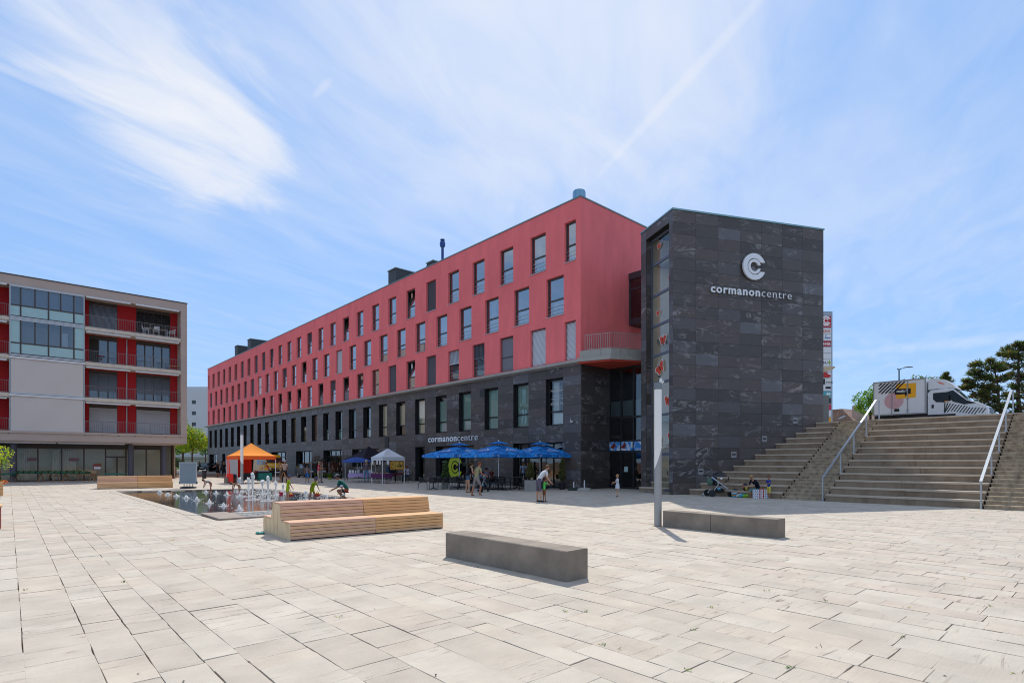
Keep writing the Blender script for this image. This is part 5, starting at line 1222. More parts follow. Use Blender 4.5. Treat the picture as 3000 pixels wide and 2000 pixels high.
def table(label, p, L_, W_, H_, rot, top, cloth_col=None, drop=.3, name='market_table', legm=None):
    t = thing(name, label, 'table', p, rot); q = MB(); q.box(-L_/2, L_/2, -W_/2, W_/2, H_-.03, H_); q.build('tabletop', top, t)
    for x in (-1, 1):
        for y in (-1, 1):
            q = MB(); q.tube((x*(L_/2-.1), y*(W_/2-.05), 0), (x*(L_/2-.12), y*(W_/2-.08), H_-.03), .016, n=6); q.build('leg', legm or m_alu_l, t)
    if cloth_col:
        q = MB(); n = 26; per = []
        for i in range(n): per.append((-L_/2+L_*i/n, -W_/2))
        for i in range(8): per.append((L_/2, -W_/2+W_*i/8))
        for i in range(n): per.append((L_/2-L_*i/n, W_/2))
        for i in range(8): per.append((-L_/2, W_/2-W_*i/8))
        m_ = len(per); k = random.Random(len(label)); vs = [(x*1.01, y*1.02, H_+.006) for x, y in per]+[(x*(1.02+.01*sin(i*1.3)), y*(1.06+.04*sin(i*1.7)), H_-drop-.03*sin(i*.5)) for i, (x, y) in enumerate(per)]
        q.add(vs, [tuple(range(m_))]+[(i, (i+1) % m_, m_+(i+1) % m_, m_+i) for i in range(m_)][::1])
        tag(q.build('tablecloth', cloth_col, None, False, p, rot), label.replace('table', 'cloth draped over the table', 1) if 'table' in label else label, 'tablecloth')
    return t
TO = (pO+cO[2]*.5); ra = atan2(cO[1].y, cO[1].x)
table('table with green cloth under the right front of the orange tent', pO+cO[1]*.75+cO[3]*.2, 1.0, .6, .78, ra, m_black, mat('teal_cloth', '#1d6b62', .8), .55)
table('dark table with a counter of goods under the orange tent', pO+cO[1]*.45+cO[3]*.3, 1.5, .6, .8, ra, m_black, mat('dark_cloth', '#23292a', .9), .5)
q = MB(); q.box(-.45, .45, -.25, .25, 0, .14, 0); q.box(-.4, .4, -.2, .2, .14, .2, 1); tag(q.build('display_case', [m_black, m_alu_l], None, False, pO+cO[1]*.72+cO[3]*.22+Vector((0, 0, .79)), ra), 'low black and steel display tray on the tent counter', 'tray')
rr = random.Random(8)
for i in range(5):
    q = MB(); q.lathe([(.04, 0), (.05, .1), (.03, .13)], 8); o = q.build('red_jar', mat('red_jar', '#a8201a', .4), None, True, pO+cO[1]*(.42+.05*i)+cO[3]*.2+Vector((0, 0, .81))); tag(o, ['leftmost small red jar on the orange tent counter', 'second small red jar from the left on the orange tent counter', 'middle one of five small red jars on the orange tent counter', 'second small red jar from the display tray on the tent counter', 'small red jar nearest the display tray on the tent counter'][i], 'jar', 'red jars on the tent counter')
# planter block and boxes at the left of the tent
q = MB(); q.box(-.55, .55, -.3, .3, 0, .42); tag(q.build('concrete_block', m_conc_bench, None, False, G(682, 1413.5), ra+.2), 'grey concrete block bench at the left foot of the orange tent', 'bench')
for cx_, col, lab in ((670.5, '#c9281f', 'red storage crate on the concrete block by the orange tent'), (682, '#1672a6', 'blue storage crate on the concrete block by the orange tent'), (675.5, '#d9952a', 'yellow storage crate between the red and blue crates')):
    q = MB(); wd = .13 if 'yellow' in lab else .2; q.box(-wd, wd, -.14, .14, 0, .22); q.box(-wd-.015, wd+.015, -.155, .155, .2, .23); tag(q.build('crate', mat('crate'+col, col, .5), None, False, G(cx_, 1413.5)+Vector((0, 0, .425)), 0), lab, 'crate')
# white tent
pW = Vector((-9.88, 42.64, 0)); tW, cW = tent('small white pyramid market tent near the cafe terrace', pW, (-1.24, 1.56), (1.42, 1.44), 2.04, 2.72, ('white', '#cfd3d6', '#c2c7cb'), .28)
q = MB(); a = cW[1]*.98; b_ = cW[1]*.35; q.prism([(a.x, a.y), (b_.x, b_.y), (b_.x+.02, b_.y+.02), (a.x+.02, a.y+.02)], 1.05, 1.72, 0); 
q.build('poster_frame', mat('ochre_banner', '#b87f24', .7), tW); q = MB(); a = cW[1]*.93; b_ = cW[1]*.42; q.quad((a.x, a.y-.02, 1.12), (b_.x, b_.y-.02, 1.12), (b_.x, b_.y-.02, 1.66), (a.x, a.y-.02, 1.66)); q.build('poster_print', mat('ochre_print', '#c6a24a', .7, col2='#4c3b20', vscale=4, c2lo=.48, c2hi=.6), tW)
for i, (f_, e) in enumerate(((.2, 3), (.45, 3), (.85, 3), (.25, 1))):
    c = cW[e]*f_; d = cW[e].normalized()*.11; n_ = Vector((0, -.03, 0)); q = MB(); q.quad(c-d+n_+Vector((0, 0, 1.47)), c+d+n_+Vector((0, 0, 1.47)), c+d+n_+Vector((0, 0, 1.78)), c-d+n_+Vector((0, 0, 1.78))); q.build('hanging_note', m_white_p, tW)
rw = atan2(cW[1].y, cW[1].x)
table('table with purple cloth and small goods under the white tent', pW+cW[3]*.35+cW[1]*.15, 1.7, .7, .78, rw+pi/2+.1, m_wood, mat('purple_cloth', '#54224f', .85), .35)
table('table with wine red cloth at the right of the white tent', pW+cW[1]*.75+cW[3]*.35, 1.1, .6, .76, rw, m_wood, mat('wine_cloth', '#6a1c34', .85), .12)
q = MB(); rr = random.Random(2)
for i in range(60): x, y = rr.uniform(-.75, .75), rr.uniform(-.3, .3); q.lathe([(.035, 0), (.03, .04)], 6, (x, y, 0), mi=rr.choice((0, 1, 2)))
tag(q.build('small_goods', [mat('straw_goods', '#b89a5c', .8), mat('pale_goods', '#cfc9b4', .8), mat('brown_goods', '#6a4a2a', .8)], None, False, pW+cW[3]*.35+cW[1]*.15+Vector((0, 0, .79)), rw+pi/2+.1), 'scatter of small straw-coloured goods on the purple cloth', 'goods', kind='stuff')
for i in range(2):
    q = MB(); q.box(-.42, .42, -.2, .2, 0, .24); q.box(-.44, .44, -.22, .22, .22, .26); tag(q.build('crate', mat('navy_crate', '#20415c', .5), None, False, pW+cW[1]*.7+cW[3]*.55+Vector((0, .05, .76+.26*i)), rw), ('lower' if i == 0 else 'upper')+' of two navy crates under the ochre banner of the white tent', 'crate')
# black tent and market parasol
pB = Vector((-12.45, 46.3, 0)); tB, cB = tent('black pyramid market tent behind the white tent', pB, (-2.05, 2.25), (2.2, 2.0), 1.95, 3.0, ('black', '#25242c', '#1d1c22'), .28)
table('table with lilac cloth and jars under the black tent', (-12.1, 45.4, 0), 2.2, .7, .75, .15, m_wood, mat('lilac_cloth', '#b29ac4', .85), .32)
rr = random.Random(5)
for i in range(9):
    q = MB(); k = rr.uniform(.05, .09); q.box(-k, k, -.05, .05, 0, rr.uniform(.12, .28)); x = -1+.22*i; tag(q.build('packet', rr.choice((m_white_p, m_black, m_rad)), None, False, (-12.1+x, 45.4+x*.15, .765), .15), 'small packet on the lilac stall cloth, %s from the left' % ['first', 'second', 'third', 'fourth', 'fifth', 'sixth', 'seventh', 'eighth', 'ninth'][i], 'packet', 'packets on the lilac cloth')
t = thing('market_parasol', 'round blue market parasol between the black and white tents', 'parasol', (-12.5, 45.2, 0)); q = MB(); q.tube((0, 0, 0), (0, 0, 1.95), .025, n=8); q.build('pole', m_alu_l, t)
q = MB(); q.lathe([(1.25, 1.62), (1.22, 1.72), (.8, 1.9), (.3, 2.02), (.02, 2.05)], 8); q.build('canopy', mat('navy_canopy', '#25478f', .8), t)
# ------------------------------------------------------------------ flower stall
rr = random.Random(31)
pots = []
labs = ['lavender-grey bushy potted plant', 'green leafy potted plant', 'white flowering potted plant', 'dark green potted shrub', 'reddish potted shrub', 'lime green potted plant']
def plant(label, p, r_, h, lm, fl=None, seed=0, potm=None, name='potted_plant', group=None):
    t = thing(name, label, 'potted plant', p, 0, group); q = MB(); pr = min(.16, r_*.7); q.lathe([(pr*.75, 0), (pr, .2), (pr*1.05, .22)], 12); q.build('pot', potm or m_black, t, True)
    q = MB(); leafy(q, [(0, 0, .2+h*.45, r_, r_, h*.5)], 420, .085, seed, (0, 1), .4)
    if fl: leafy(q, [(0, 0, .2+h*.6, r_, r_, h*.42)], 70, .075, seed+1, (2,), 0.)
    q.build('foliage', [lm, m_lf3, fl or m_lf1], t); return t
m_wfl = mat('white_petals', '#d8d6cc', .7); m_pfl = mat('pink_petals', '#b96a72', .7)
spec = [(893, 1396, .28, .35, m_slf, None, 'silver bush in a dark pot left of the boy in blue shorts'), (917, 1398, .3, .55, m_lf3, m_wfl, 'dark potted shrub with white flowers behind the boy in blue shorts'), (926, 1400, .25, .4, m_lf2, m_pfl, 'small pink flowering pot plant beside the woman in pink'), (948, 1392, .35, .8, m_lf3, m_wfl, 'tall white flowering shrub behind the woman in pink'), (955, 1400, .3, .4, m_lf2, m_pfl, 'low pink flowering plant right of the woman in pink'), (966, 1404, .3, .42, m_lf1, None, 'lime green plant in a yellow-green pot at the front of the flower stall'), (974, 1398, .35, .6, m_lf2, m_wfl, 'white hydrangea-like plant in the middle of the flower stall'), (984, 1402, .36, .45, m_slf, None, 'silver-leaved bush at the front of the flower stall'), (996, 1401, .36, .45, m_slf, m_wfl, 'silver bush with white flowers left of the black tent leg'), (992, 1393, .35, .8, m_lf3, None, 'dark green shrub at the back of the flower stall'), (1008, 1396, .4, .9, m_lf3, None, 'dark leafy shrub under the black tent'), (1025, 1394, .4, 1.1, m_nd3, None, 'tall dark potted shrub in the shade of the black tent'), (1040, 1393, .4, 1.0, m_lf3, None, 'shrub behind the round blue market parasol'), (1085, 1393, .45, 1.1, m_nd3, None, 'dark shrub between the black and the white tent'), (1105, 1392, .4, .9, m_lf3, None, 'dark shrub seen through the white tent')]
for i, (x, y, r_, h, lm, fl, lab) in enumerate(spec): plant(lab, G(x, y), r_, h, lm, fl, i, mat('yellow_green_pot', '#8a9a2a', .6) if 'lime' in lab else None, group=None)
for i, (px, d, h, lab) in enumerate(((929, 58.5, 2.3, 'wine-red Japanese maple like shrub left of the shop window'), (978, 56.5, 1.75, 'smaller wine-red shrub in front of the second shop window'), (945, 59.5, 2.0, 'wine-red shrub between the two shop windows'))):
    t = thing('red_shrub', lab.replace('Japanese maple like ', ''), 'shrub', at(px, d)); q = MB(); q.tube((0, 0, 0), (0, 0, h*.6), .03, n=6); q.build('trunk', m_bark, t); q = MB(); q.lathe([(.2, 0), (.25, .35)], 12); q.build('pot', m_black, t)
    q = MB(); leafy(q, [(0, 0, h*.7, .6, .6, h*.32), (.3, 0, h*.55, .4, .4, h*.25)], 900, .1, 40+i, (0, 0, 1), .3); q.build('crown', [m_rlf, m_lf3], t)
for i, (px, h) in enumerate(((908.5, 1.55), (912, 1.55), (945.5, 1.6), (964, 1.65))):
    q = MB(); q.tube((0, 0, 0), (0, 0, h), .025, n=6); tag(q.build('steel_post', m_alu_l, None, False, at(px, 55.5)), ('first', 'second', 'third', 'fourth')[i]+' thin steel post from the left at the flower stall', 'post', 'steel posts at the flower stall')
for i, (px, h) in enumerate(((1008.5, 2.75), (1018, 2.9), (1012, 2.2))):
    q = MB(); q.tube((0, 0, 0), (.08*(i-1), 0, h), .022, .01, n=5); tag(q.build('driftwood_pole', m_bark, None, False, at(px, 50.2)), ['left thin bare wooden pole by the black tent leg', 'tallest thin bare wooden pole, leaning right by the black tent', 'shortest thin bare wooden pole between the two others by the black tent'][i], 'pole', 'bare poles at the flower stall')
table('dark plant bench of the flower stall', at(985, 53), 3.0, .6, .6, .5, m_black)
# ------------------------------------------------------------------ trestle stalls in front of the apartment block
m_tw = mat('trestle_wood', '#9b6e45', .75); m_grn = mat('green_crate', '#1f5a3c', .6)
def trestle(label, p, rot, group):
    t = thing('trestle', label, 'trestle', p, rot, group); h = .68
    for y in (-1, 1):
        q = MB()
        for x in (-1, 1): q.tube((x*.30, y*.22, 0), (x*.10, y*.03, h), .022, n=5)
        for z in (.14, .3, .46): k = .30-.20*z/h; q.tube((-k, y*(.22-.19*z/h), z), (k, y*(.22-.19*z/h), z), .014, n=4)
        q.build('leg_frame', m_tw, t)
    q = MB(); q.box(-.14, .14, -.04, .04, h-.04, h); q.build('top_rail', m_tw, t); return t
def tpt(px, d): return at(px, d)
row = [G(x/7.84, y/7.84+1270) for x, y in ((415, 1108), (940, 1103), (1300, 1098), (1510, 1096), (1840, 1094), (2110, 1093))]
gR = 'wooden trestles under the plant crates'
row = [L0.to_3d()+Vector((-V2.x, -V2.y, 0))*s_+Vector((-U2.x, -U2.y, 0))*1.0 for s_ in (12.2, 10.6, 9.5, 8.9, 7.9, 7.2)]
row = [G(x/7.84, 1411.4-.0*i) for i, x in enumerate((415, 940, 1300, 1510, 1840, 2120))]
ordn = ['first', 'second', 'third', 'fourth', 'fifth', 'sixth']
tr0 = trestle('first wooden trestle from the left under the green plant crates', row[0], LR+pi/2, gR)
for i in range(1, 6): dup(tr0, row[i], LR+pi/2+.1*(i % 2), ordn[i]+' wooden trestle from the left under the green plant crates', gR)
pd = (row[5]-row[0]).normalized(); pr_ = atan2(pd.y, pd.x)
for i, (k0, k1) in enumerate(((0, 1), (1, 3), (3, 5))):
    a = row[k0]-pd*.35; c = row[k1]+pd*.3; L_ = (c-a).length; q = MB(); q.box(0, L_-.02, -.35, .35, .68, .71); tag(q.build('plank_top', m_tw, None, False, a, pr_), ('left', 'middle', 'right')[i]+' plank tabletop lying on the wooden trestles', 'tabletop')
Lr = (row[5]-row[0]).length; n = 12; rr = random.Random(6)
for i in range(n):
    t = thing('plant_crate', 'shallow green crate of seedlings, %s along the trestle row' % (['first', 'second', 'third', 'fourth', 'fifth', 'sixth', 'seventh', 'eighth', 'ninth', 'tenth', 'eleventh', 'twelfth'][i]+' from the left'), 'crate', row[0]+pd*(-.3+Lr*i/n)+Vector((0, 0, .712)), pr_, 'green crates on the trestle tables')
    q = MB(); q.box(0, Lr/n-.05, -.3, .3, 0, .02); q.box(0, Lr/n-.05, -.3, -.28, 0, .14); q.box(0, Lr/n-.05, .28, .3, 0, .14); q.box(0, .02, -.3, .3, 0, .14); q.box(Lr/n-.07, Lr/n-.05, -.3, .3, 0, .14); q.build('crate_body', m_grn, t)
    q = MB(); leafy(q, [(Lr/n/2, 0, .14, Lr/n*.4, .24, .08)], 90, .07, i, (0, 1)); q.build('seedlings', [m_lf2, m_lf3], t)
table('wooden stall table with green trays at the far left', G(10, 1412), 1.8, .7, .72, .1, m_tw, mat('green_tray', '#1c5a48', .7), .12, legm=m_tw)
table('small wooden stall table with a green tray before the shop door', at(338, 46), 1.3, .6, .72, .2, m_tw, mat('green_tray2', '#2c5f4a', .7), .1, legm=m_tw)
b = MB(); b.box(0, 3.6, -.12, .12, .62, .9); b.box(0, 3.6, -.45, -.13, .42, .47); 
for x in (.1, 3.4): b.box(x, x+.08, -.4, .1, 0, .62)
tag(b.build('beer_bench', mat('pale_bench_boards', '#b79a76', .7), None, False, at(142, 49.5), .35), 'long pale wooden bench behind the trestle tables', 'bench')
# planters at the left edge of the picture
def planter(label, p, L_, W_, H_, wood, tree=True):
    t = thing('planter', label, 'planter', p, .73); n = 4
    for i in range(n):
        z0 = H_*i/n+.01; z1 = H_*(i+1)/n-.006
        for (a, b_, c, d) in ((-L_, 0, 0, .03), (-L_, 0, W_-.03, W_), (-.03, 0, .03, W_-.03), (-L_, -L_+.03, .03, W_-.03)): q = MB(); q.box(a, b_, c, d, z0, z1); q.build('board', wood, t)
    q = MB(); q.box(-L_+.05, -.05, .05, W_-.05, 0, H_-.06); q.build('soil', m_gap, t)
    q = MB(); q.box(-L_-.03, .03, -.03, .06, H_-.004, H_+.03); q.box(-L_-.03, .03, W_-.06, W_+.03, H_-.004, H_+.03); q.box(-.06, .03, .06, W_-.06, H_-.004, H_+.03); q.box(-L_-.03, -L_+.06, .06, W_-.06, H_-.004, H_+.03); q.build('rim', m_wood, t)
    return t
plp = G(9, 1452); planter('larch planter box with orange flowers at the left edge of the square', plp, 1.4, 1.1, .66, m_wood2)
t = thing('young_tree', 'young yellow-green tree growing in the planter at the left edge', 'tree', plp+Vector((-.45, .35, .6))); q = MB(); q.tube((0, 0, 0), (.05, 0, 1.2), .03, .015, 6); q.tube((.03, 0, .8), (.3, 0, 1.4), .015, .006, 5); q.build('trunk', m_bark, t)
q = MB(); leafy(q, [(.05, 0, 1.5, .5, .5, .4), (.2, 0, .95, .4, .35, .28), (-.3, 0, 1.2, .4, .4, .4)], 420, .11, 77, (0, 1), .3); q.build('crown', [m_ylf, m_lf1], t)
q = MB(); leafy(q, [(0, 0, .06, .3, .3, .1)], 120, .09, 3, (0, 0, 1)); tag(q.build('orange_flowers', [mat('orange_petals', '#d8601c', .6), m_lf2], None, False, plp+Vector((-.3, .25, .62))), 'orange flowers in the planter at the left edge', 'flowers')
planter('reddish planter box just cut by the left picture edge, nearer than the other', G(2, 1550), 1.2, 1.0, .56, mat('red_stained_boards', '#8a3a30', .7))
# ------------------------------------------------------------------ light-box sign
t = thing('display_board', 'blank grey double-sided poster board on a dark wheeled base beside the fountain', 'sign board', G(551.5, 1429.5), .02); m_bd = mat('blank_board', '#77858e', .55)
q = MB(); q.box(-.50, .50, -.03, .03, .32, 1.60); q.build('panel', m_bd, t); q = MB(); q.box(-.54, .54, -.045, .045, 1.60, 1.65); q.box(-.54, .54, -.04, .04, .27, .32); q.box(-.54, -.50, -.04, .04, .32, 1.6); q.box(.50, .54, -.04, .04, .32, 1.6); q.build('frame', m_alu_l, t)
q = MB(); q.box(-.56, -.52, -.05, .05, .28, .42); q.box(.52, .56, -.05, .05, .28, .42); q.build('corner_clip', m_black, t)
for x in (-.26, -.08, .1, .28): q = MB(); q.tube((x, 0, .1), (x, 0, .28), .02, n=6); q.build('spring', mat('spring_red', '#6a4a46', .5, .4), t)
q = MB(); q.lathe([(.45, 0), (.5, .03), (.48, .08), (.3, .12)], 20, sy=.75); q.build('base', m_black, t, True)
# bollards
def bollard(label, p, r_, h, m, group=None):
    t = thing('bollard', label, 'bollard', p, 0, group); q = MB(); q.lathe([(r_, 0), (r_, h-.05)], 14); q.build('post', m, t, True); q = MB(); q.lathe([(r_*.98, h-.05), (r_, h-.02), (r_*.7, h)], 14); q.build('cap', m_alu_l, t, True)
bollard('thick dark bollard right of the blank poster board', G(598.5, 1401), .19, .85, m_alu_d)
for i, (x, y) in enumerate(((491, 1394), (495, 1397), (515.5, 1397), (512, 1388))): bollard(('leftmost', 'second from left', 'third', 'rightmost')[i]+' slim posts of the pale bollard row near the hedge' if False else ['slim brown bollard touching the apartment block column', 'slim brown bollard just right of the column', 'slim brown bollard left of the poster board', 'slim brown bollard behind the row, near the hedge'][i], G(x, y), .06, 1.0, mat('brown_post', '#7a5f55', .6), 'slim bollards near the hedge')
bollard('tall narrow reddish post in front of the hedge', G(499.5, 1396), .07, 1.75, mat('brown_post', '#7a5f55', .6))
# ------------------------------------------------------------------ pylon sign
DP = 47.0; pp = at(2439, DP, 3.8); t = thing('pylon_sign', 'tall grey pylon with stacked shop sign panels behind the slate tower', 'sign', pp, .0)
wp = 2.1; hz = 1.7+439/1640*DP-3.8; q = MB(); q.box(-wp, 0, 0, .35, 0, hz); q.build('pylon_body', mat('pylon_grey', '#9aa3ad', .45, .3), t)
def pz(y): return 1.7+(1351-(900+y/4.612))/1640*DP-3.8
sx = lambda x: (x-183)/4.612/1640*DP
PN = [(118, 272, '#b02033', None), (284, 360, '#d8d8d8', ('GROS', '#c65a1e')), (366, 446, '#d8dade', None), (455, 530, '#a81e28', ('NNER', '#e8e8e8')), (538, 616, '#d2d4d8', None), (622, 700, '#d2d4d8', None), (708, 786, '#dadcdc', ('NU', '#1f3f6a')), (792, 870, '#d6d8da', None), (882, 955, '#d6d8da', None), (966, 1040, '#d6dad6', None), (1048, 1124, '#d6d8da', None), (1134, 1208, '#4aa0ac', None), (1224, 1298, '#2a2f38', None), (1310, 1384, '#c02a4e', None), (1392, 1472, '#d6d8da', None), (1484, 1542, '#e0a020', None)]
for i, (y0, y1, col, tx) in enumerate(PN):
    q = MB(); z1, z0 = pz(y0), pz(y1); q.box(-wp+.15, sx(162), -.03, 0, z0, z1, 0); o = q.build('sign_panel', [mat('panel'+col, col, .5)], t)
    if tx: q = MB(); w_ = {'GROS': 94, 'NNER': 98, 'NU': 55}[tx[0]]; xe = {'GROS': 150, 'NNER': 155, 'NU': 112}[tx[0]]; text(q, tx[0], (sx(xe-w_), -.035, z0+(z1-z0)*.25), (1, 0, 0), (0, 0, 1), w_/4.612/1640*DP, (z1-z0)*.48, offset=.02); q.build('lettering', mat('lett'+tx[1], tx[1], .5), o)
    if i == 0:
        q = MB(); cmesh(q, .40, .26, .15, (sx(92), -.035, (z0+z1)/2+.08), (1, 0, 0), (0, 0, 1), .005, sx=1.0); cmesh(q, .22, .13, .06, (sx(92), -.035, (z0+z1)/2+.08), (1, 0, 0), (0, 0, 1), .005); text(q, 'noncentre', (sx(58), -.035, z0+.1), (1, 0, 0), (0, 0, 1), sx(155)-sx(58), xheight=.08); q.build('ring_emblem', m_white_p, o)
    if i == 2: q = MB(); q.prism([(0, 0), (.55, .02), (.6, .1), (.2, .07)], 0, .01, M=Matrix.Translation((sx(60), -.035, z0+.15))@Matrix.Rotation(pi/2, 4, 'X')); q.ell((sx(90), -.04, z1-.1), (.05, .01, .05), 8, 4); q.tube((sx(90), -.04, z1-.15), (sx(90), -.04, z0+.25), .03, n=5); q.build('swimmer_emblem', mat('emblem_blue', '#2a5a9a', .5), o)
    if i == 6: q = MB(); q.box(sx(122), sx(155), -.04, -.03, (z0+z1)/2-.06, (z0+z1)/2+.06); q.box(sx(132), sx(145), -.041, -.031, (z0+z1)/2-.2, (z0+z1)/2+.2); q.build('green_cross', mat('cross_green', '#7aa82a', .5), o)
    if i == 8: q = MB(); q.ell((sx(95), -.03, (z0+z1)/2-.05), (.42, .015, .16), 16, 6); q.ell((sx(85), -.03, (z0+z1)/2+.12), (.2, .015, .15), 12, 6); q.build('red_hat_emblem', mat('emblem_red', '#b02020', .5), o)
    if i == 9: q = MB(); text(q, "Coin'n", (sx(90), -.035, z1-.3), (1, 0, 0), (0, 0, 1), .55, .13, shear=.3); text(q, 'Boutique', (sx(90), -.035, z0+.1), (1, 0, 0), (0, 0, 1), .62, .13, shear=.3); q.box(-wp+.16, sx(80), -.034, -.03, z0+.0, z1-.0); q.build('lettering', m_black, o)
    if i == 10: q = MB(); q.box(sx(85), sx(158), -.034, -.03, (z0+z1)/2-.1, (z0+z1)/2+.1); q.build('dark_plate', m_black, o)
    if i == 11: q = MB(); q.ell((sx(112), -.03, (z0+z1)/2), (.1, .012, .1), 10, 5); q.ell((sx(138), -.03, (z0+z1)/2), (.1, .012, .1), 10, 5); q.build('two_dots', m_white_p, o)
q = MB(); q.prism([(-4.3, 4.75), (-2.0, 5.02), (-1.79, 5.2), (-1.79, 5.28), (-4.3, 5.2)], 2.7, 3.5, 0, Matrix.Rotation(pi/2, 4, 'X'))
tag(q.build('canopy_roof', mat('cream_soffit', '#b9a88c', .8), None, False, pp), 'cream edge of a flat canopy roof sticking out beside the pylon', 'canopy')
q = MB(); q.box(-3.2, -1.67, -2.4, -1.8, 0, 3.15); tag(q.build('utility_cabinet', mat('cabinet_grey', '#6d6f6c', .6), None, False, pp), 'plain grey metal cabinet in front of the lower pylon panels', 'cabinet')
# ------------------------------------------------------------------ box truck on the upper street
DT = 39.0; ZG = 4.15
tk0 = at(2558, DT, ZG); LB_ = 3.02
tk = thing('box_truck', 'white box truck with black stripes, yellow square and pink dotted circle on its side', 'truck', tk0, atan2(-U2.y, -U2.x))
# local x forward (towards the right of the picture), y: the visible side is -y
m_tw_ = mat('truck_white', '#cfd0d0', .35, spec=.5, var=.03); m_tg = mat('truck_trim', '#9b9b9b', .4, .4); m_bk = mat('truck_black', '#0f1012', .4)
q = MB(); q.box(0, LB_, .02, 2.1, .72, 3.02); q.build('cargo_box', m_tw_, tk)
q = MB()
for x in (0, LB_-.06): q.box(x, x+.06, -.012, .04, .70, 3.04)
q.box(.06, LB_-.06, -.012, .03, .70, .78); q.box(.06, LB_-.06, -.012, .03, 2.96, 3.04)
for x in (1.08, 1.98): q.box(x, x+.055, -.012, .02, .78, 2.96)
q.build('box_trim', m_tg, tk)
def side(px, py):  # pixel of the enlarged view -> local x, z on the side of the truck
    X = px/6.19+2540; Y = py/6.19+1060; k = (X-CX)/F; dx, dy = -U2.x, -U2.y; s = (k*tk0.y-tk0.x)/(dx-k*dy); d = tk0.y+s*dy; return (s, CH-(Y-HY)/F*d-ZG)
def decal(mb, pts, y=-.006, mi=0): mb.add([(a[0], y, a[1]) for a in pts], [tuple(range(len(pts)))], mi)
q = MB(); decal(q, [side(*p) for p in ((530, 400), (890, 378), (882, 640), (528, 668))], .010); q.build('yellow_square', mat('truck_yellow', '#e0a010', .45), tk)
q = MB(); c_ = side(487, 705); rad_ = .56
nl = 30
for i in range(nl):
    o_ = -rad_+2*rad_*(i+.5)/nl; hl = sqrt(rad_**2-o_**2); w2 = rad_/nl*.52; ca, sa = cos(-.6), sin(-.6)
    decal(q, [(c_[0]+x*ca-y*sa, c_[1]+x*sa+y*ca) for x, y in ((-hl, o_-w2), (hl, o_-w2), (hl, o_+w2), (-hl, o_+w2))], .012)
q.build('pink_circle', mat('truck_pink', '#c97a80', .5), tk)
q = MB()
x0, z1 = side(222, 392); x1 = side(720, 362)[0]; z0 = side(230, 580)[1]
for i in range(9):
    xt = x0+.16+i*.225-.0; ww = .075
    a0 = (xt, z1); hgt = (z1-z0) if i > 2 else (z1-z0)*(.25+.33*i); hgt = (z1-z0) if i > 2 and i < 7 else hgt
    if i >= 7: hgt = (z1-z0)*(.6)
    dx = hgt*.95
    xb = xt-dx
    if xb < x0: hgt = (xt-x0)/.95; xb = x0
    if xt > x1: continue
    decal(q, [(xt-ww, z1), (xt+ww*.5, z1), (xb+ww*.5, z1-hgt), (xb-ww, z1-hgt)], .004)
q.build('black_stripes', m_bk, tk)
q = MB(); decal(q, [side(*p) for p in ((508, 492), (795, 476), (792, 576), (735, 576), (690, 628), (690, 582), (505, 594))], -.002); q.build('speech_bubble', m_bk, tk)
q = MB(); a = side(540, 560); b_ = side(720, 548); text(q, 'media f', (a[0], -.004, a[1]+.02), (1, 0, 0), (0, 0, 1), b_[0]-a[0], xheight=.13, offset=.015, lift=.002); q.build('lettering', m_white_p, tk)
q = MB(); a = side(495, 852); b_ = side(585, 895); q.box(a[0], b_[0], -.01, .0, b_[1], a[1], 0); q.build('side_hatch', m_bk, tk)
q = MB(); q.box(0, LB_, .3, 1.9, .5, .7); q.box(LB_, 5.1, .4, 1.7, .45, .65); q.build('chassis', m_bk, tk)
# cab: side profile swept across the width with a taper
cabp = [(3.10, .45), (3.10, 2.05), (3.22, 2.22), (4.1, 2.28), (4.45, 2.2), (5.1, 1.46), (5.7, 1.22), (6.05, 1.02), (6.17, .8), (6.15, .42), (5.6, .38)]
def sweep(mb, prof, ys, tap=None, mi=0, cx=None):
    vs = []; n = len(prof); m_ = len(ys)
    for y, s_ in ys:
        for x, z in prof: vs.append((x if s_ == 1 else x-(.10 if x > 4 else 0)*(1-s_)*4*(max(0, (z-.9))*.3+.4), y, z-(.05 if z > 1.4 else 0)*(1-s_)*6))
    fs = [tuple(range(n))[::-1], tuple((m_-1)*n+k for k in range(n))]
    for j in range(m_-1):
        for k in range(n): fs.append((j*n+k, j*n+(k+1) % n, (j+1)*n+(k+1) % n, (j+1)*n+k))
    mb.add(vs, fs, mi)
q = MB(); sweep(q, cabp, ((.10, .8), (.2, 1), (1.9, 1), (2.0, .8))); q.build('cab', m_tw_, tk, True)
q = MB(); pr = [(3.1, 2.25), (3.12, 2.92), (3.35, 2.98), (3.95, 2.85), (4.35, 2.52), (4.6, 2.2), (4.2, 2.27), (3.4, 2.27)]; sweep(q, pr, ((.2, 1), (1.9, 1))); q.build('roof_deflector', m_tw_, tk, True)
q = MB(); q.add([(3.55, .19, 2.78), (3.9, .19, 2.6), (4.0, .19, 2.5), (3.7, .19, 2.62)], [(0, 1, 2, 3)]); q.build('deflector_emblem', mat('deflector_orange', '#d5603c', .5), tk)
q = MB(); decal(q, [(3.38, 2.0), (4.15, 2.02), (4.45, 1.5), (3.95, 1.36), (3.55, 1.4), (3.38, 1.6)], .092); decal(q, [(4.15, 2.03), (4.42, 2.1), (5.1, 1.42), (5.6, 1.2), (5.0, 1.15), (4.4, 1.38)], .086); q.build('side_window', mat('dark_glass', '#0c0e10', .2, spec=.4), tk)
q = MB(); q.add([(4.48, .22, 2.17), (5.08, .16, 1.49), (5.08, 1.94, 1.49), (4.48, 1.88, 2.17)], [(0, 1, 2, 3)]); o = q.build('windscreen', mat('windscreen', '#4f6468', .06, spec=.9), tk); o.location = (.02, 0, .02)
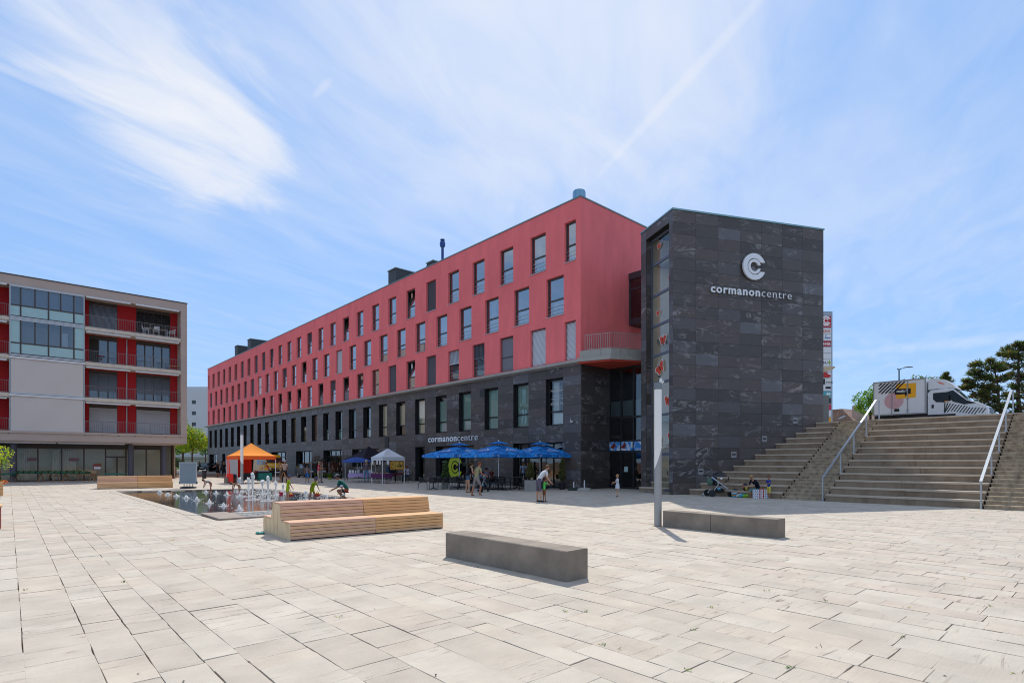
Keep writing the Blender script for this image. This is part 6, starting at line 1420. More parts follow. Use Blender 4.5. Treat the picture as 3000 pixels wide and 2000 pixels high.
q = MB(); q.box(4.02, 4.24, -.16, .02, 1.44, 1.80); q.box(4.1, 4.4, -.0, .12, 1.50, 1.56); q.build('mirror', m_bk, tk); q = MB(); q.box(4.04, 4.2, -.17, -.155, 1.38, 1.43); q.build('mirror_indicator', mat('amber', '#d8792a', .4), tk)
q = MB()
for i in range(15):     # striped wing
    x = 3.85+i*.145; zt = 1.32-.034*i; dl = (.56, .6, .58, .5, .42)[min(4, i)] if i < 13 else .3
    x += .12; xb = max(3.95, x-.62*dl); decal(q, [(x, zt), (x+.065, zt), (xb+.065, zt-dl), (xb, zt-dl)], .094)
q.build('wing_stripes', mat('stripe_teal_black', '#12211f', .4), tk)
q = MB()
for i in range(9): x = 5.12+i*.075; z = 1.47-(x-5.1)*.4; q.add([(x, .25, z+.012), (x+.035, .25, z-.002), (x+.035, .75, z-.002), (x, .75, z+.012)], [(0, 1, 2, 3)])
q.build('bonnet_stripes', MC['stripe_teal_black'], tk)
q = MB(); q.box(6.08, 6.19, .5, 1.6, .56, .9); q.build('grille', m_bk, tk); q = MB(); q.add([(4.95, .085, 1.12), (5.6, .085, 1.0), (5.75, .085, .9), (5.3, .085, .93)], [(0, 1, 2, 3)]); q.build('headlight', mat('headlight_glass', '#c8ccd0', .1, spec=.8), tk)
q = MB(); q.box(3.3, 3.42, .085, .1, 1.02, 1.25); q.build('door_handle', m_bk, tk); q = MB(); q.box(3.07, 4.55, .07, .12, .42, .60); q.build('side_skirt', m_bk, tk)
for x in (.9, 4.8):
    for y in (.25, 1.6): q = MB(); q.lathe([(.2, -.0), (.35, .0), (.36, .03), (.36, .2), (.35, .23), (.2, .23)], 22, M=Matrix.Translation((x, y+.0, .36))@Matrix.Rotation(-pi/2, 4, 'X')); q.build('wheel', m_bk, tk, True)
for z in (.95, 1.72, 2.6): q = MB(); q.box(1.93, 2.08, -.02, -.012, z, z+.05); q.build('door_hinge', m_tg, tk)
# street lamp, houses, trees on the upper level
t = thing('street_lamp', 'slim dark teal street lamp with flat head behind the truck', 'street lamp', at(2634, 58, 3.9)); zz = lambda y, d: CH+(HY-y)/F*d-3.9
q = MB(); h_ = zz(1080, 58); q.tube((0, 0, 0), (0, 0, h_-.1), .08, .06, 8); q.tube((0, 0, h_-.15), (-.2, 0, h_+.0), .03, n=6); q.tube((0, 0, h_-.15), (.25, 0, h_), .03, n=6); q.tube((-.2, 0, h_), (.25, 0, h_+.0), .03, n=6); q.tube((.2, 0, h_), (.7, 0, h_+.15), .035, n=6); q.build('pole', mat('lamp_teal', '#17505a', .5, .3), t)
q = MB(); q.ell((1.0, 0, h_+.17), (.48, .15, .055), 14, 6); q.build('lamp_head', mat('lamp_head', '#4a4c52', .4, .3), t, True)
hd = 80.
def hp(px, py, d=hd): return Vector(((px-CX)/F*d, d, CH+(HY-py)/F*d))
t = thing('tiled_roof_house', 'house with brown tiled hip roof and skylights seen over the stair top', 'house', (0, 0, 0))
m_tile = mat('roof_tile', '#8a6f5f', .85, col2='#5d4a40', vscale=6, c2lo=.4, c2hi=.6)
A1, A2, A3, A4 = hp(2430, 1235), hp(2467, 1194), hp(2502, 1191), hp(2580, 1213)
bkv = Vector((0, 9, 0)); low = hp(2505, 1252)
q = MB(); q.add([hp(2425, 1240, 78), A2+Vector((0, 3, 0)), A3+Vector((0, 3, 0)), hp(2507, 1240, 77)], [(0, 3, 2, 1)]); q.add([hp(2507, 1240, 77), A3+Vector((0, 3, 0)), hp(2575, 1204, 86), hp(2640, 1240, 82)], [(0, 3, 2, 1)]); q.add([hp(2425, 1240, 78), A2+Vector((0, 3, 0)), A2+Vector((0, 12, -2)), hp(2425, 1240, 90)], [(0, 1, 2, 3)])
rf = q.build('roof', m_tile, t)
q = MB()
for i in range(20):
    a = hp(2425, 1240, 78).lerp(A2+Vector((0, 3, 0)), i/20); c = hp(2507, 1240, 77).lerp(A3+Vector((0, 3, 0)), i/20); q.tube(a+Vector((0, -.03, .03)), c+Vector((0, -.03, .03)), .03, n=4)
q.build('tile_course', mat('roof_tile_edge', '#5d463b', .9), rf)
q = MB(); P = [hp(2452, 1226, 76.5), hp(2472, 1217, 76.5), hp(2480, 1217, 76.5), hp(2461, 1226, 76.5)]; q.add(P+[p+Vector((0, .2, -.1)) for p in P], [(0,1,2,3)[::-1],(4,5,6,7),(0,1,5,4),(1,2,6,5),(2,3,7,6),(3,0,4,7)]); q.build('skylight', mat('skylight_white', '#cdd4da', .2), rf)
q = MB(); a = hp(2521, 1222, 79); q.box(a.x-.6, a.x+.5, 79, 80, a.z-1, hp(0, 1187, 79).z); q.build('chimney', m_conc_st, t)
q = MB(); q.box(hp(2440, 0).x, hp(2600, 0).x, 79, 92, 3.8, hp(0, 1238).z); q.build('wall', m_conc, t)
# pines ------------------------------------------------------------------------
def pine(label, px, d, tops, seed, trunk=.28, lean=0.):
    """tops: list of (px, py, half width px, half height px, depth m) needle clouds"""
    t = thing('pine_tree', label, 'tree', at(px, d, 3.9)); base = t.location.copy(); q = MB(); r = random.Random(seed)
    blobs = []
    for (x, y, rx, ry, dz) in tops:
        c = at(x, d, CH+(HY-y)/F*d)-base; blobs.append((c.x, dz, c.z, rx/F*d, rx/F*d*.8, ry/F*d*1.05))
    H_ = max(b[2] for b in blobs); k = 6; P = [Vector((lean*i/k*H_+r.uniform(-.15, .15), 0, H_*i/k)) for i in range(k+1)]
    for i in range(k): q.tube(P[i], P[i+1], trunk*(1-i/k*.8), trunk*(1-(i+1)/k*.8), 7)
    for b_ in blobs:
        h_ = max(1.5, min(H_-.5, b_[2]-abs(b_[0])*.25)); o = Vector((lean*h_, 0, h_)); q.tube(o, (b_[0], b_[1], b_[2]), .09, .03, 5)
        for _ in range(4): q.tube((b_[0]*.7+o.x*.3, b_[1]*.7, b_[2]*.7+h_*.3), (b_[0]+r.uniform(-1, 1)*b_[3], b_[1]+r.uniform(-1, 1)*b_[4], b_[2]+r.uniform(-.5, .8)*b_[5]), .04, .015, 4)
    q.build('trunk', m_bark, t); q = MB(); tufts = []
    for b_ in blobs:
        n = int(60*b_[3]*max(.6, b_[5]))+14
        for _ in range(n):
            while True:
                x, y, z = r.uniform(-1, 1), r.uniform(-1, 1), r.uniform(-1, 1)
                if x*x+y*y+z*z < 1: break
            tufts.append((b_[0]+x*b_[3], b_[1]+y*b_[4], b_[2]+z*b_[5], r.choice((0, 0, 1, 2))))
    for (x, y, z, mi) in tufts:       # a tuft: short upturned spray of needles
        s_ = r.uniform(.25, .5); out = Vector((x-lean*z, y*.5, 1.2)).normalized()
        for _ in range(9):
            dr = (out+Vector((r.gauss(0, .8), r.gauss(0, .8), r.gauss(0, .45)))).normalized(); a = Vector((x, y, z))+dr*s_*.15; e = a+dr*s_; sdv = dr.orthogonal().normalized()*.045; sdv.rotate(Matrix.Rotation(r.uniform(0, 6), 3, dr))
            q.add([a-sdv, a+sdv, e+sdv*.3, e-sdv*.3], [(0, 1, 2, 3)], mi)
    q.build('crown', [m_nd1, m_nd2, m_nd3], t); return t
pine('tall dark pine at the right edge with flat layered crown', 2984, 62, [(2985, 1012, 16, 9, 0), (2965, 1022, 16, 9, .5), (3000, 1025, 22, 12, 0), (2945, 1042, 20, 8, -.5), (2975, 1045, 26, 12, .3), (3010, 1050, 25, 14, 0), (2935, 1040, 10, 5, 0), (2990, 1075, 34, 12, 0), (2950, 1068, 16, 6, .4), (2985, 1100, 30, 10, .5), (3010, 1110, 30, 12, 0), (2990, 1135, 32, 9, 0), (3020, 1150, 30, 14, 0), (2985, 1165, 26, 7, .6), (2955, 1190, 24, 8, .2), (3010, 1190, 40, 14, 0), (2985, 1215, 30, 12, 0)], 1, .3)
pine('broad dark pine with brownish needles right of the truck', 2950, 60, [(2902, 1062, 9, 8, 0), (2875, 1070, 22, 9, .4), (2905, 1082, 26, 12, -.3), (2930, 1080, 14, 12, 0), (2860, 1093, 22, 9, 0), (2890, 1105, 26, 11, .3), (2925, 1112, 26, 12, 0), (2846, 1118, 22, 9, .2), (2822, 1138, 14, 5, 0), (2840, 1134, 20, 6, 0), (2880, 1135, 28, 10, -.5), (2915, 1145, 30, 11, .4), (2870, 1160, 26, 9, 0), (2905, 1172, 30, 11, .2), (2895, 1195, 28, 11, 0), (2925, 1200, 24, 12, 0), (2888, 1215, 20, 9, 0), (2950, 1160, 16, 9, 0)], 2, .2, -.18)
pine('small bare conifer tip rising above the truck cab', 2772, 66, [(2772, 1101, 3, 4, 0), (2772, 1110, 10, 5, 0), (2774, 1120, 14, 6, 0), (2774, 1135, 18, 9, 0)], 3, .12)
def leaftree(label, base, blobs, n, size, mats, seed, trunk=.12, name='deciduous_tree', shell=.3):
    t = thing(name, label, 'tree', base); q = MB(); r = random.Random(seed); zt = min(b_[2]-b_[5] for b_ in blobs); top_ = max(b_[2] for b_ in blobs)
    q.tube((0, 0, 0), (0, 0, zt+.3), trunk, trunk*.8, 8); q.tube((0, 0, zt+.3), (0, 0, top_), trunk*.8, trunk*.2, 7)
    for b_ in blobs:
        for _ in range(3): z0 = r.uniform(zt, max(zt+.3, b_[2])); q.tube((0, 0, z0), (b_[0]+r.uniform(-.6, .6)*b_[3], b_[1]+r.uniform(-.6, .6)*b_[4], b_[2]+r.uniform(-.4, .6)*b_[5]), trunk*.35, trunk*.1, 5)
    q.build('trunk', m_bark, t); q = MB(); leafy(q, blobs, n, size, seed, tuple(range(len(mats))), shell); q.build('crown', mats, t); return t
leaftree('green broad-leaved tree crown behind the box truck roof', at(2700, 70, 3.9), [(-1.9, 0, 7.3, .8, .9, .8), (-.7, 0, 8.0, .7, .8, .7), (.5, 0, 7.9, .7, .8, .8), (1.9, 0, 7.7, .8, .8, .7), (3.0, 0, 7.2, .6, .8, .5), (0, 0, 6.2, 3, 2, 1.2)], 2400, .26, [m_lf2, m_lf3, m_nd2], 5, .2)
leaftree('bright green tree left of the truck above the tiled roof', at(2550, 70, 3.9), [(-.9, 0, 5.4, 1.3, 1.2, 1.2), (.9, 0, 6.3, 1.4, 1.2, 1.3), (.3, 0, 4.6, 2.2, 1.5, 1.1)], 2200, .26, [m_lf1, m_lf2, m_lf2], 6, .16)
# direction arrows at the right edge
t = thing('direction_sign', 'white arrow and brown arrow direction signs on a post at the right edge', 'sign', spt(-8.3, -9.0, 3.85), .15)
q = MB(); q.tube((1.2, 0, 0), (1.2, 0, 2.0), .04, n=8); q.build('post', m_steel, t)
for i, (zc_, m_, lab) in enumerate(((1.1, 'pale_arrow_grey', '#a9abaa'), (.62, 'brown_arrow', '#7a2a18'))):
    q = MB(); q.prism([(0, 0), (.22, .2), (1.6, .2), (1.6, -.2), (.22, -.2)], 0, .03, 0, Matrix.Translation((.0, 0, zc_))@Matrix.Rotation(pi/2, 4, 'X')); q.build('arrow_border', m_white_p, t)
    q = MB(); q.prism([(.12, 0), (.25, .15), (1.56, .15), (1.56, -.15), (.25, -.15)], .03, .034, 0, Matrix.Translation((.0, 0, zc_))@Matrix.Rotation(pi/2, 4, 'X')); q.build('arrow_panel', mat(m_, lab, .5), t)
# ------------------------------------------------------------------ far left: white block, lindens, hedge, car
m_wb = mat('white_render_far', '#c2c6c8', .9, var=.05, vscale=.2)
wbd = 150.; t = thing('white_tower_block', 'plain white block with three small square windows far behind the trees', 'building', (0, 0, 0))
xL = at(430, wbd).x; xR = at(640, wbd).x; zt = CH+(HY-1142)/F*wbd
hol = []
for k in range(6):
    z = CH+(HY-(1183+32.3*(k-0)))/F*wbd; hol.append((at(568, wbd).x-.55, at(568, wbd).x+.55, z, z+1.0))
q = MB(); facade(q, xL, xR, -1, zt, [h for h in hol if h[2] > 6], .25, y=-0.); q2 = MB(); q2.v = [(x, wbd-y, z) for x, y, z in q.v]; q2.f = q.f; q2.m = q.m
q2.box(xL, xR, wbd+.3, wbd+12, -1, zt); q2.build('wall', m_wb, t)
for h in hol:
    if h[2] > 6: q = MB(); q.box(h[0]+.02, h[1]-.02, wbd+.2, wbd+.28, h[2]+.02, h[3]-.02); q.build('window', mat('far_window', '#3f474c', .2), t)
q = MB(); q.box(xL, at(606, wbd).x, wbd+1, wbd+8, zt, CH+(HY-1131)/F*wbd); q.build('roof_storey', m_wb, t)
q = MB(); q.box(xL, at(700, 135).x, 135, 135.4, -1, CH+(HY-1337)/F*135); 
for i in range(4): q.box(xL, at(700, 135).x, 134.95, 135, .4+i*.9, .46+i*.9, 1)
tag(q.build('retaining_wall', [mat('grey_plinth', '#8e8d89', .9), m_joint], None), 'grey horizontally jointed wall below the white block', 'wall')
q = MB(); q.prism([at(300, 122).xy[:], at(640, 122).xy[:], at(640, 134).xy[:], at(300, 134).xy[:]], -.02, .35); tag(q.build('grass', mat('lawn', '#6d8a2c', .9, var=.2, vscale=.5)), 'strip of bright lawn below the hedge', kind='structure')
t = thing('hedge', 'dark clipped hedge left of the lindens', 'hedge', at(511, 126)); q = MB(); q.box(-2.6, 1.6, -1.2, 1.2, 0, 2.0); q.build('hedge_core', m_nd1, t); q = MB(); leafy(q, [(-.5, 0, 1.2, 2.5, 1.5, 1.5)], 2200, .28, 9, (0, 1), .1); q.build('foliage', [m_lf3, m_nd1], t)
q = MB(); q.box(-.25, .25, -1.7, -1.66, 1.5, 2.0); tag(q.build('yellow_sign', mat('yellow_sign', '#d0a02a', .6), None, False, at(516, 124.5)), 'small yellow sign in front of the dark hedge', 'sign')
leaftree('bright lime linden nearest the slate building, low wide crown', at(563, 104), [(-.2, 0, 5.4, 3.0, 2.5, 2.3), (1.8, 0, 5.3, 2.4, 2, 1.2), (-1.2, 0, 7.2, 1.5, 1.3, 1.6), (-1.6, 0, 8.9, .8, .8, 1.4), (3.2, 0, 5.8, 1.2, .8, .5), (1.0, 0, 7.0, 1.4, 1.2, 1.0)], 5200, .28, [m_lf1, m_ylf, m_lf2], 21, .16)
leaftree('lime green linden beside the apartment block corner', at(536, 108), [(-1.5, 0, 4.6, 3.2, 2.5, 1.7), (.5, 0, 5.4, 2.2, 2, 1.6), (-3.6, 0, 4.2, 1.8, 1.5, 1.2)], 4200, .28, [m_lf1, m_lf2, m_lf2], 22, .2)
leaftree('darker small tree touching the far corner of the slate building', at(602, 112), [(0, 0, 4.2, 1.5, 1.2, 1.5), (.6, 0, 5.5, 1, .8, 1)], 700, .34, [m_lf2, m_lf3], 23, .12)
# ------------------------------------------------------------------ vehicles on the square
def car_body(t, prof, win, wd, m_body, m_gl, wheels, wr, lower=None, arch=True):
    q = MB(); n = len(prof); ys = ((-wd/2+.0, .0, .93), (-wd/2+.12, 0, 1), (wd/2-.12, 0, 1), (wd/2, 0, .93)); vs = []
    zc_ = sum(p[1] for p in prof)/n; xc_ = sum(p[0] for p in prof)/n
    for y, _, s_ in ys:
        for x, z in prof: vs.append((xc_+(x-xc_)*(s_ if s_ < 1 else 1), y*(1-.10*max(0, (z-.9)/.9)), zc_+(z-zc_)*(s_ if z > zc_ else 1)))
    fs = [tuple(range(n))[::-1], tuple(3*n+k for k in range(n))]
    for j in range(3):
        for k in range(n): fs.append((j*n+k, j*n+(k+1) % n, (j+1)*n+(k+1) % n, (j+1)*n+k))
    q.add(vs, fs); q.build('body', m_body, t, True)
    q = MB()
    for w_ in win:
        for sg in (-1, 1): q.add([(x, sg*(wd/2+.004)*(1-.10*max(0, (z-.9)/.9)), z) for x, z in w_], [tuple(range(len(w_)))])
    q.build('side_window', m_gl, t)
    for x in wheels:
        for sg in (-1, 1):
            M_ = Matrix.Translation((x, sg*(wd/2-.1), wr))@Matrix.Rotation(-sg*pi/2, 4, 'X'); q = MB(); q.lathe([(wr*.62, .1), (wr*.95, .11), (wr, .07), (wr, -.1), (wr*.6, -.1)], 22, M=M_); o = q.build('wheel', m_bk, t, True); q = MB(); q.lathe([(wr*.62, .08), (wr*.5, .105), (wr*.15, .11)], 14, M=M_); q.build('rim', m_tg, o, True)
m_gld = mat('car_glass', '#15191c', .06, spec=.9)
fv = Vector((C0.x, C0.y))+U2*40.5-V2*3.9
van = thing('delivery_van', 'yellow high-roof delivery van parked along the slate facade behind the orange tent', 'van', (fv.x, fv.y, 0), atan2(-U2.y, -U2.x))
# nose towards local +x (towards the camera side)
m_yel = mat('van_yellow', '#c89a12', .35, spec=.5)
car_body(van, [(-5.3, .4), (-5.35, 2.35), (-5.2, 2.46), (-1.55, 2.46), (-1.25, 2.36), (-.75, 1.55), (-.1, 1.22), (.0, .95), (0, .4)], [[(-1.55, 1.35), (-1.55, 2.05), (-1.2, 2.02), (-.85, 1.45), (-.9, 1.35)], [(-2.45, 1.35), (-2.45, 2.05), (-1.68, 2.05), (-1.68, 1.35)], [(-3.9, 1.35), (-3.9, 2.05), (-2.7, 2.05), (-2.7, 1.35)]], 1.95, m_yel, m_gld, (-.75, -4.2), .36)
q = MB(); q.add([(-1.24, -.82, 2.2), (-1.24, .82, 2.2), (-.72, .86, 1.53), (-.72, -.86, 1.53)], [(0, 1, 2, 3)]); o = q.build('windscreen', m_gld, van); o.location = (.06, 0, .02)
q = MB(); q.box(-.2, .05, -.95, .95, .3, .72); q.box(-.0, .04, -.6, .6, .75, .98); q.build('black_bumper', m_bk, van); q = MB(); q.box(-.05, .04, -.9, -.65, .82, 1.05); q.box(-.05, .04, .65, .9, .82, 1.05); q.build('headlight', MC['headlight_glass'], van)
q = MB(); q.box(.05, .06, -.26, .26, .45, .56); q.build('number_plate', m_white_p, van); q = MB(); q.box(-1.2, -1.05, -1.15, -.98, 1.35, 1.7); q.box(-1.2, -1.05, .98, 1.15, 1.35, 1.7); q.build('mirror', m_bk, van)
def small_car(label, p, rot, m_body, s=1.):
    t = thing('parked_car', label, 'car', p, rot); t.scale = (s, s, s)
    car_body(t, [(-2.1, .3), (-2.15, .85), (-1.95, 1.05), (-1.35, 1.42), (-.3, 1.46), (.45, 1.05), (1.5, .92), (1.95, .7), (1.98, .3)], [[(-1.75, 1.0), (-1.3, 1.33), (-.75, 1.37), (-.75, 1.0)], [(-.68, 1.0), (-.68, 1.37), (-.3, 1.37), (.3, 1.02)]], 1.75, m_body, m_gld, (-1.3, 1.3), .31)
    q = MB(); q.add([(-.22, -.66, 1.40), (-.22, .66, 1.40), (.44, .72, 1.07), (.44, -.72, 1.07)], [(0, 1, 2, 3)]); o = q.build('windscreen', m_gld, t); o.location = (.05, 0, .03)
    q = MB(); q.box(1.9, 1.97, -.8, -.5, .62, .75); q.box(1.9, 1.97, .5, .8, .62, .75); q.build('headlight', MC['headlight_glass'], t); return t
fc = Vector((C0.x, C0.y))+U2*35.5-V2*2.2
small_car('dark grey car half hidden behind the yellow van by the shop window', (fc.x, fc.y, 0), atan2(-U2.y, -U2.x), mat('car_dark_grey', '#2f383e', .3, .3))
small_car('black car at the far corner of the slate building, nose to the left', at(604, 96), 2.6, mat('car_black', '#101114', .25, .2))
t = thing('motor_scooter', 'dark motor scooter standing in front of the black car', 'scooter', at(583, 95), 1.2); q = MB(); q.box(-.6, .5, -.14, .14, .3, .5); q.box(-.6, 0, -.15, .15, .5, .78); q.add([(.4, -.2, .3), (.4, .2, .3), (.6, .15, 1.0), (.6, -.15, 1.0)], [(0, 1, 2, 3)]); q.tube((.55, -.3, 1.05), (.55, .3, 1.05), .03, n=6); q.tube((.55, 0, 1.0), (.75, 0, .25), .04, n=6); q.build('body', m_bk, t)
for x in (-.45, .75): q = MB(); q.lathe([(.1, -.06), (.24, -.05), (.24, .05), (.1, .06)], 16, M=Matrix.Translation((x, 0, .24))@Matrix.Rotation(pi/2, 4, 'X')); q.build('wheel', m_bk, t, True)
# ------------------------------------------------------------------ fountains
m_foam = bpy.data.materials.new('white_water'); m_foam.use_nodes = True
def foam():
    nt = m_foam.node_tree; N = nt.nodes; L = nt.links; b_ = N['Principled BSDF']; b_.inputs['Base Color'].default_value = (.95, .95, .94, 1); b_.inputs['Roughness'].default_value = .25; b_.inputs['Specular IOR Level'].default_value = .7
    o = N['Material Output']; t_ = N.new('ShaderNodeBsdfTransparent'); mx = N.new('ShaderNodeMixShader'); g = N.new('ShaderNodeNewGeometry'); n = N.new('ShaderNodeTexNoise'); L.new(g.outputs['Position'], n.inputs['Vector']); n.inputs['Scale'].default_value = 14; n.inputs['Detail'].default_value = 3
    tl_ = N.new('ShaderNodeBsdfTranslucent'); tl_.inputs[0].default_value = (.96, .96, .95, 1); m2 = N.new('ShaderNodeMixShader'); m2.inputs[0].default_value = .65; L.new(b_.outputs[0], m2.inputs[1]); L.new(tl_.outputs[0], m2.inputs[2])
    r = N.new('ShaderNodeMapRange'); L.new(n.outputs[0], r.inputs[0]); r.inputs[1].default_value = .38; r.inputs[2].default_value = .62; r.inputs[3].default_value = .0; r.inputs[4].default_value = .45; L.new(r.outputs[0], mx.inputs[0]); L.new(m2.outputs[0], mx.inputs[1]); L.new(t_.outputs[0], mx.inputs[2]); L.new(mx.outputs[0], o.inputs[0])
foam()
def fountain(label, p, h, seed, group, tall=False):
    t = thing('fountain_jet', label, 'water jet', (p.x, p.y, -.02), 0, group); r = random.Random(seed); q = MB()
    n = int(16+h*70) if tall else 12; 
    for i in range(n):
        f_ = r.random(); z = h*f_; 
        if tall: w_ = .02+.06*f_**2.2; rr_ = r.uniform(.014, .04)*(.5+f_)
        else: w_ = .055*(1-f_*.8); rr_ = r.uniform(.025, .05)*(1.1-f_*.7)
        a = r.uniform(0, 6.28); d = w_*r.random(); q.ell((d*cos(a), d*sin(a), max(z, rr_)), (rr_*.8, rr_*.8, rr_*r.uniform(1, 2.0)), 7, 5)
    if tall: q.lathe([(.03, 0), (.028, h*.3), (.04, h*.6), (.06, h*.85), (.045, h*.96), (.01, h)], 9)
    else: q.lathe([(.06, 0), (.055, h*.3), (.042, h*.65), (.02, h*.92), (.004, h)], 10)
    q.build('water_column', m_foam, t, True); q = MB()
    for i in range(int(90+260*h) if tall else 26):
        a = r.uniform(0, 6.28); f_ = r.random(); d = (.1+.45*r.random()**1.5)*(1 if tall else .55); z = (h*.95*r.random()**1.2*(1-min(.9, d)) if tall else .02+.05*r.random()); s_ = r.uniform(.005, .016); q.add([(d*cos(a)-s_, d*sin(a), z), (d*cos(a)+s_, d*sin(a), z), (d*cos(a), d*sin(a)+s_, z+s_*3)], [(0, 1, 2)])
    tag(q.build('droplets', m_foam, t), None, kind='stuff')
    q = MB(); k = 26; ro = (.34 if tall else .17); vs = [(0, 0, .03)]+[(.09*cos(2*pi*i/k), .09*sin(2*pi*i/k), .022) for i in range(k)]+[(ro*(1+.08*sin(i*2.1+seed))*cos(2*pi*i/k), ro*(1+.08*sin(i*2.1+seed))*sin(2*pi*i/k), .002) for i in range(k)]
    q.add(vs, [(0, 1+i, 1+(i+1) % k) for i in range(k)]+[(1+i, 1+k+i, 1+k+(i+1) % k, 1+(i+1) % k) for i in range(k)]); q.build('foam_ring', m_foam, t, True)
ordn2 = ['first', 'second', 'third', 'fourth', 'fifth', 'sixth', 'seventh', 'eighth']
for i, (x, y, zt_) in enumerate(((655, 212, 28), (780, 241, 20), (905, 264, 28), (1055, 294, 38), (1212, 328, 58), (1397, 369, 62), (1610, 410, 52), (1845, 468, 86))):
    p = G(x/5.113+340, y/5.113+1400); fountain('%s low bubbling water jet from the left in the nearest row' % ordn2[i], p, zt_/5.113/F*p.y, i, 'low jets of the nearest row')
for i, (x, y, zt_) in enumerate(((1345, 208, 34), (1497, 224, 48), (1660, 245, 48), (1850, 276, 50))):
    p = G(x/5.113+340, y/5.113+1400); fountain('%s low water jet from the left in the second row' % ordn2[i], p, zt_/5.113/F*p.y, i+20, 'low jets of the second row')
for i, (x, y, ty, lab) in enumerate(((740, 1461, 1384, 'tallest gushing water jet in the middle of the basin'), (785.5, 1464, 1395, 'second tallest water jet, just right of the tallest one'), (729, 1452, 1400, 'narrow jet directly left of the tallest water jet'), (769, 1445, 1405, 'thin jet between the two tallest water jets, further back'), (808, 1449, 1410, 'thin jet left of the first child in lime green'), (702, 1438, 1399, 'pointed jet in front of the distant lamp post'), (829, 1444, 1416, 'short spreading jet beside the red bucket'), (896, 1462, 1437, 'thin jet between the two children in lime green'), (954, 1462, 1445, 'short thin jet behind the bench, left of the crouching man'))):
    p = G(x, y); fountain(lab, p, (y-ty)/F*p.y, i+40, None, True)
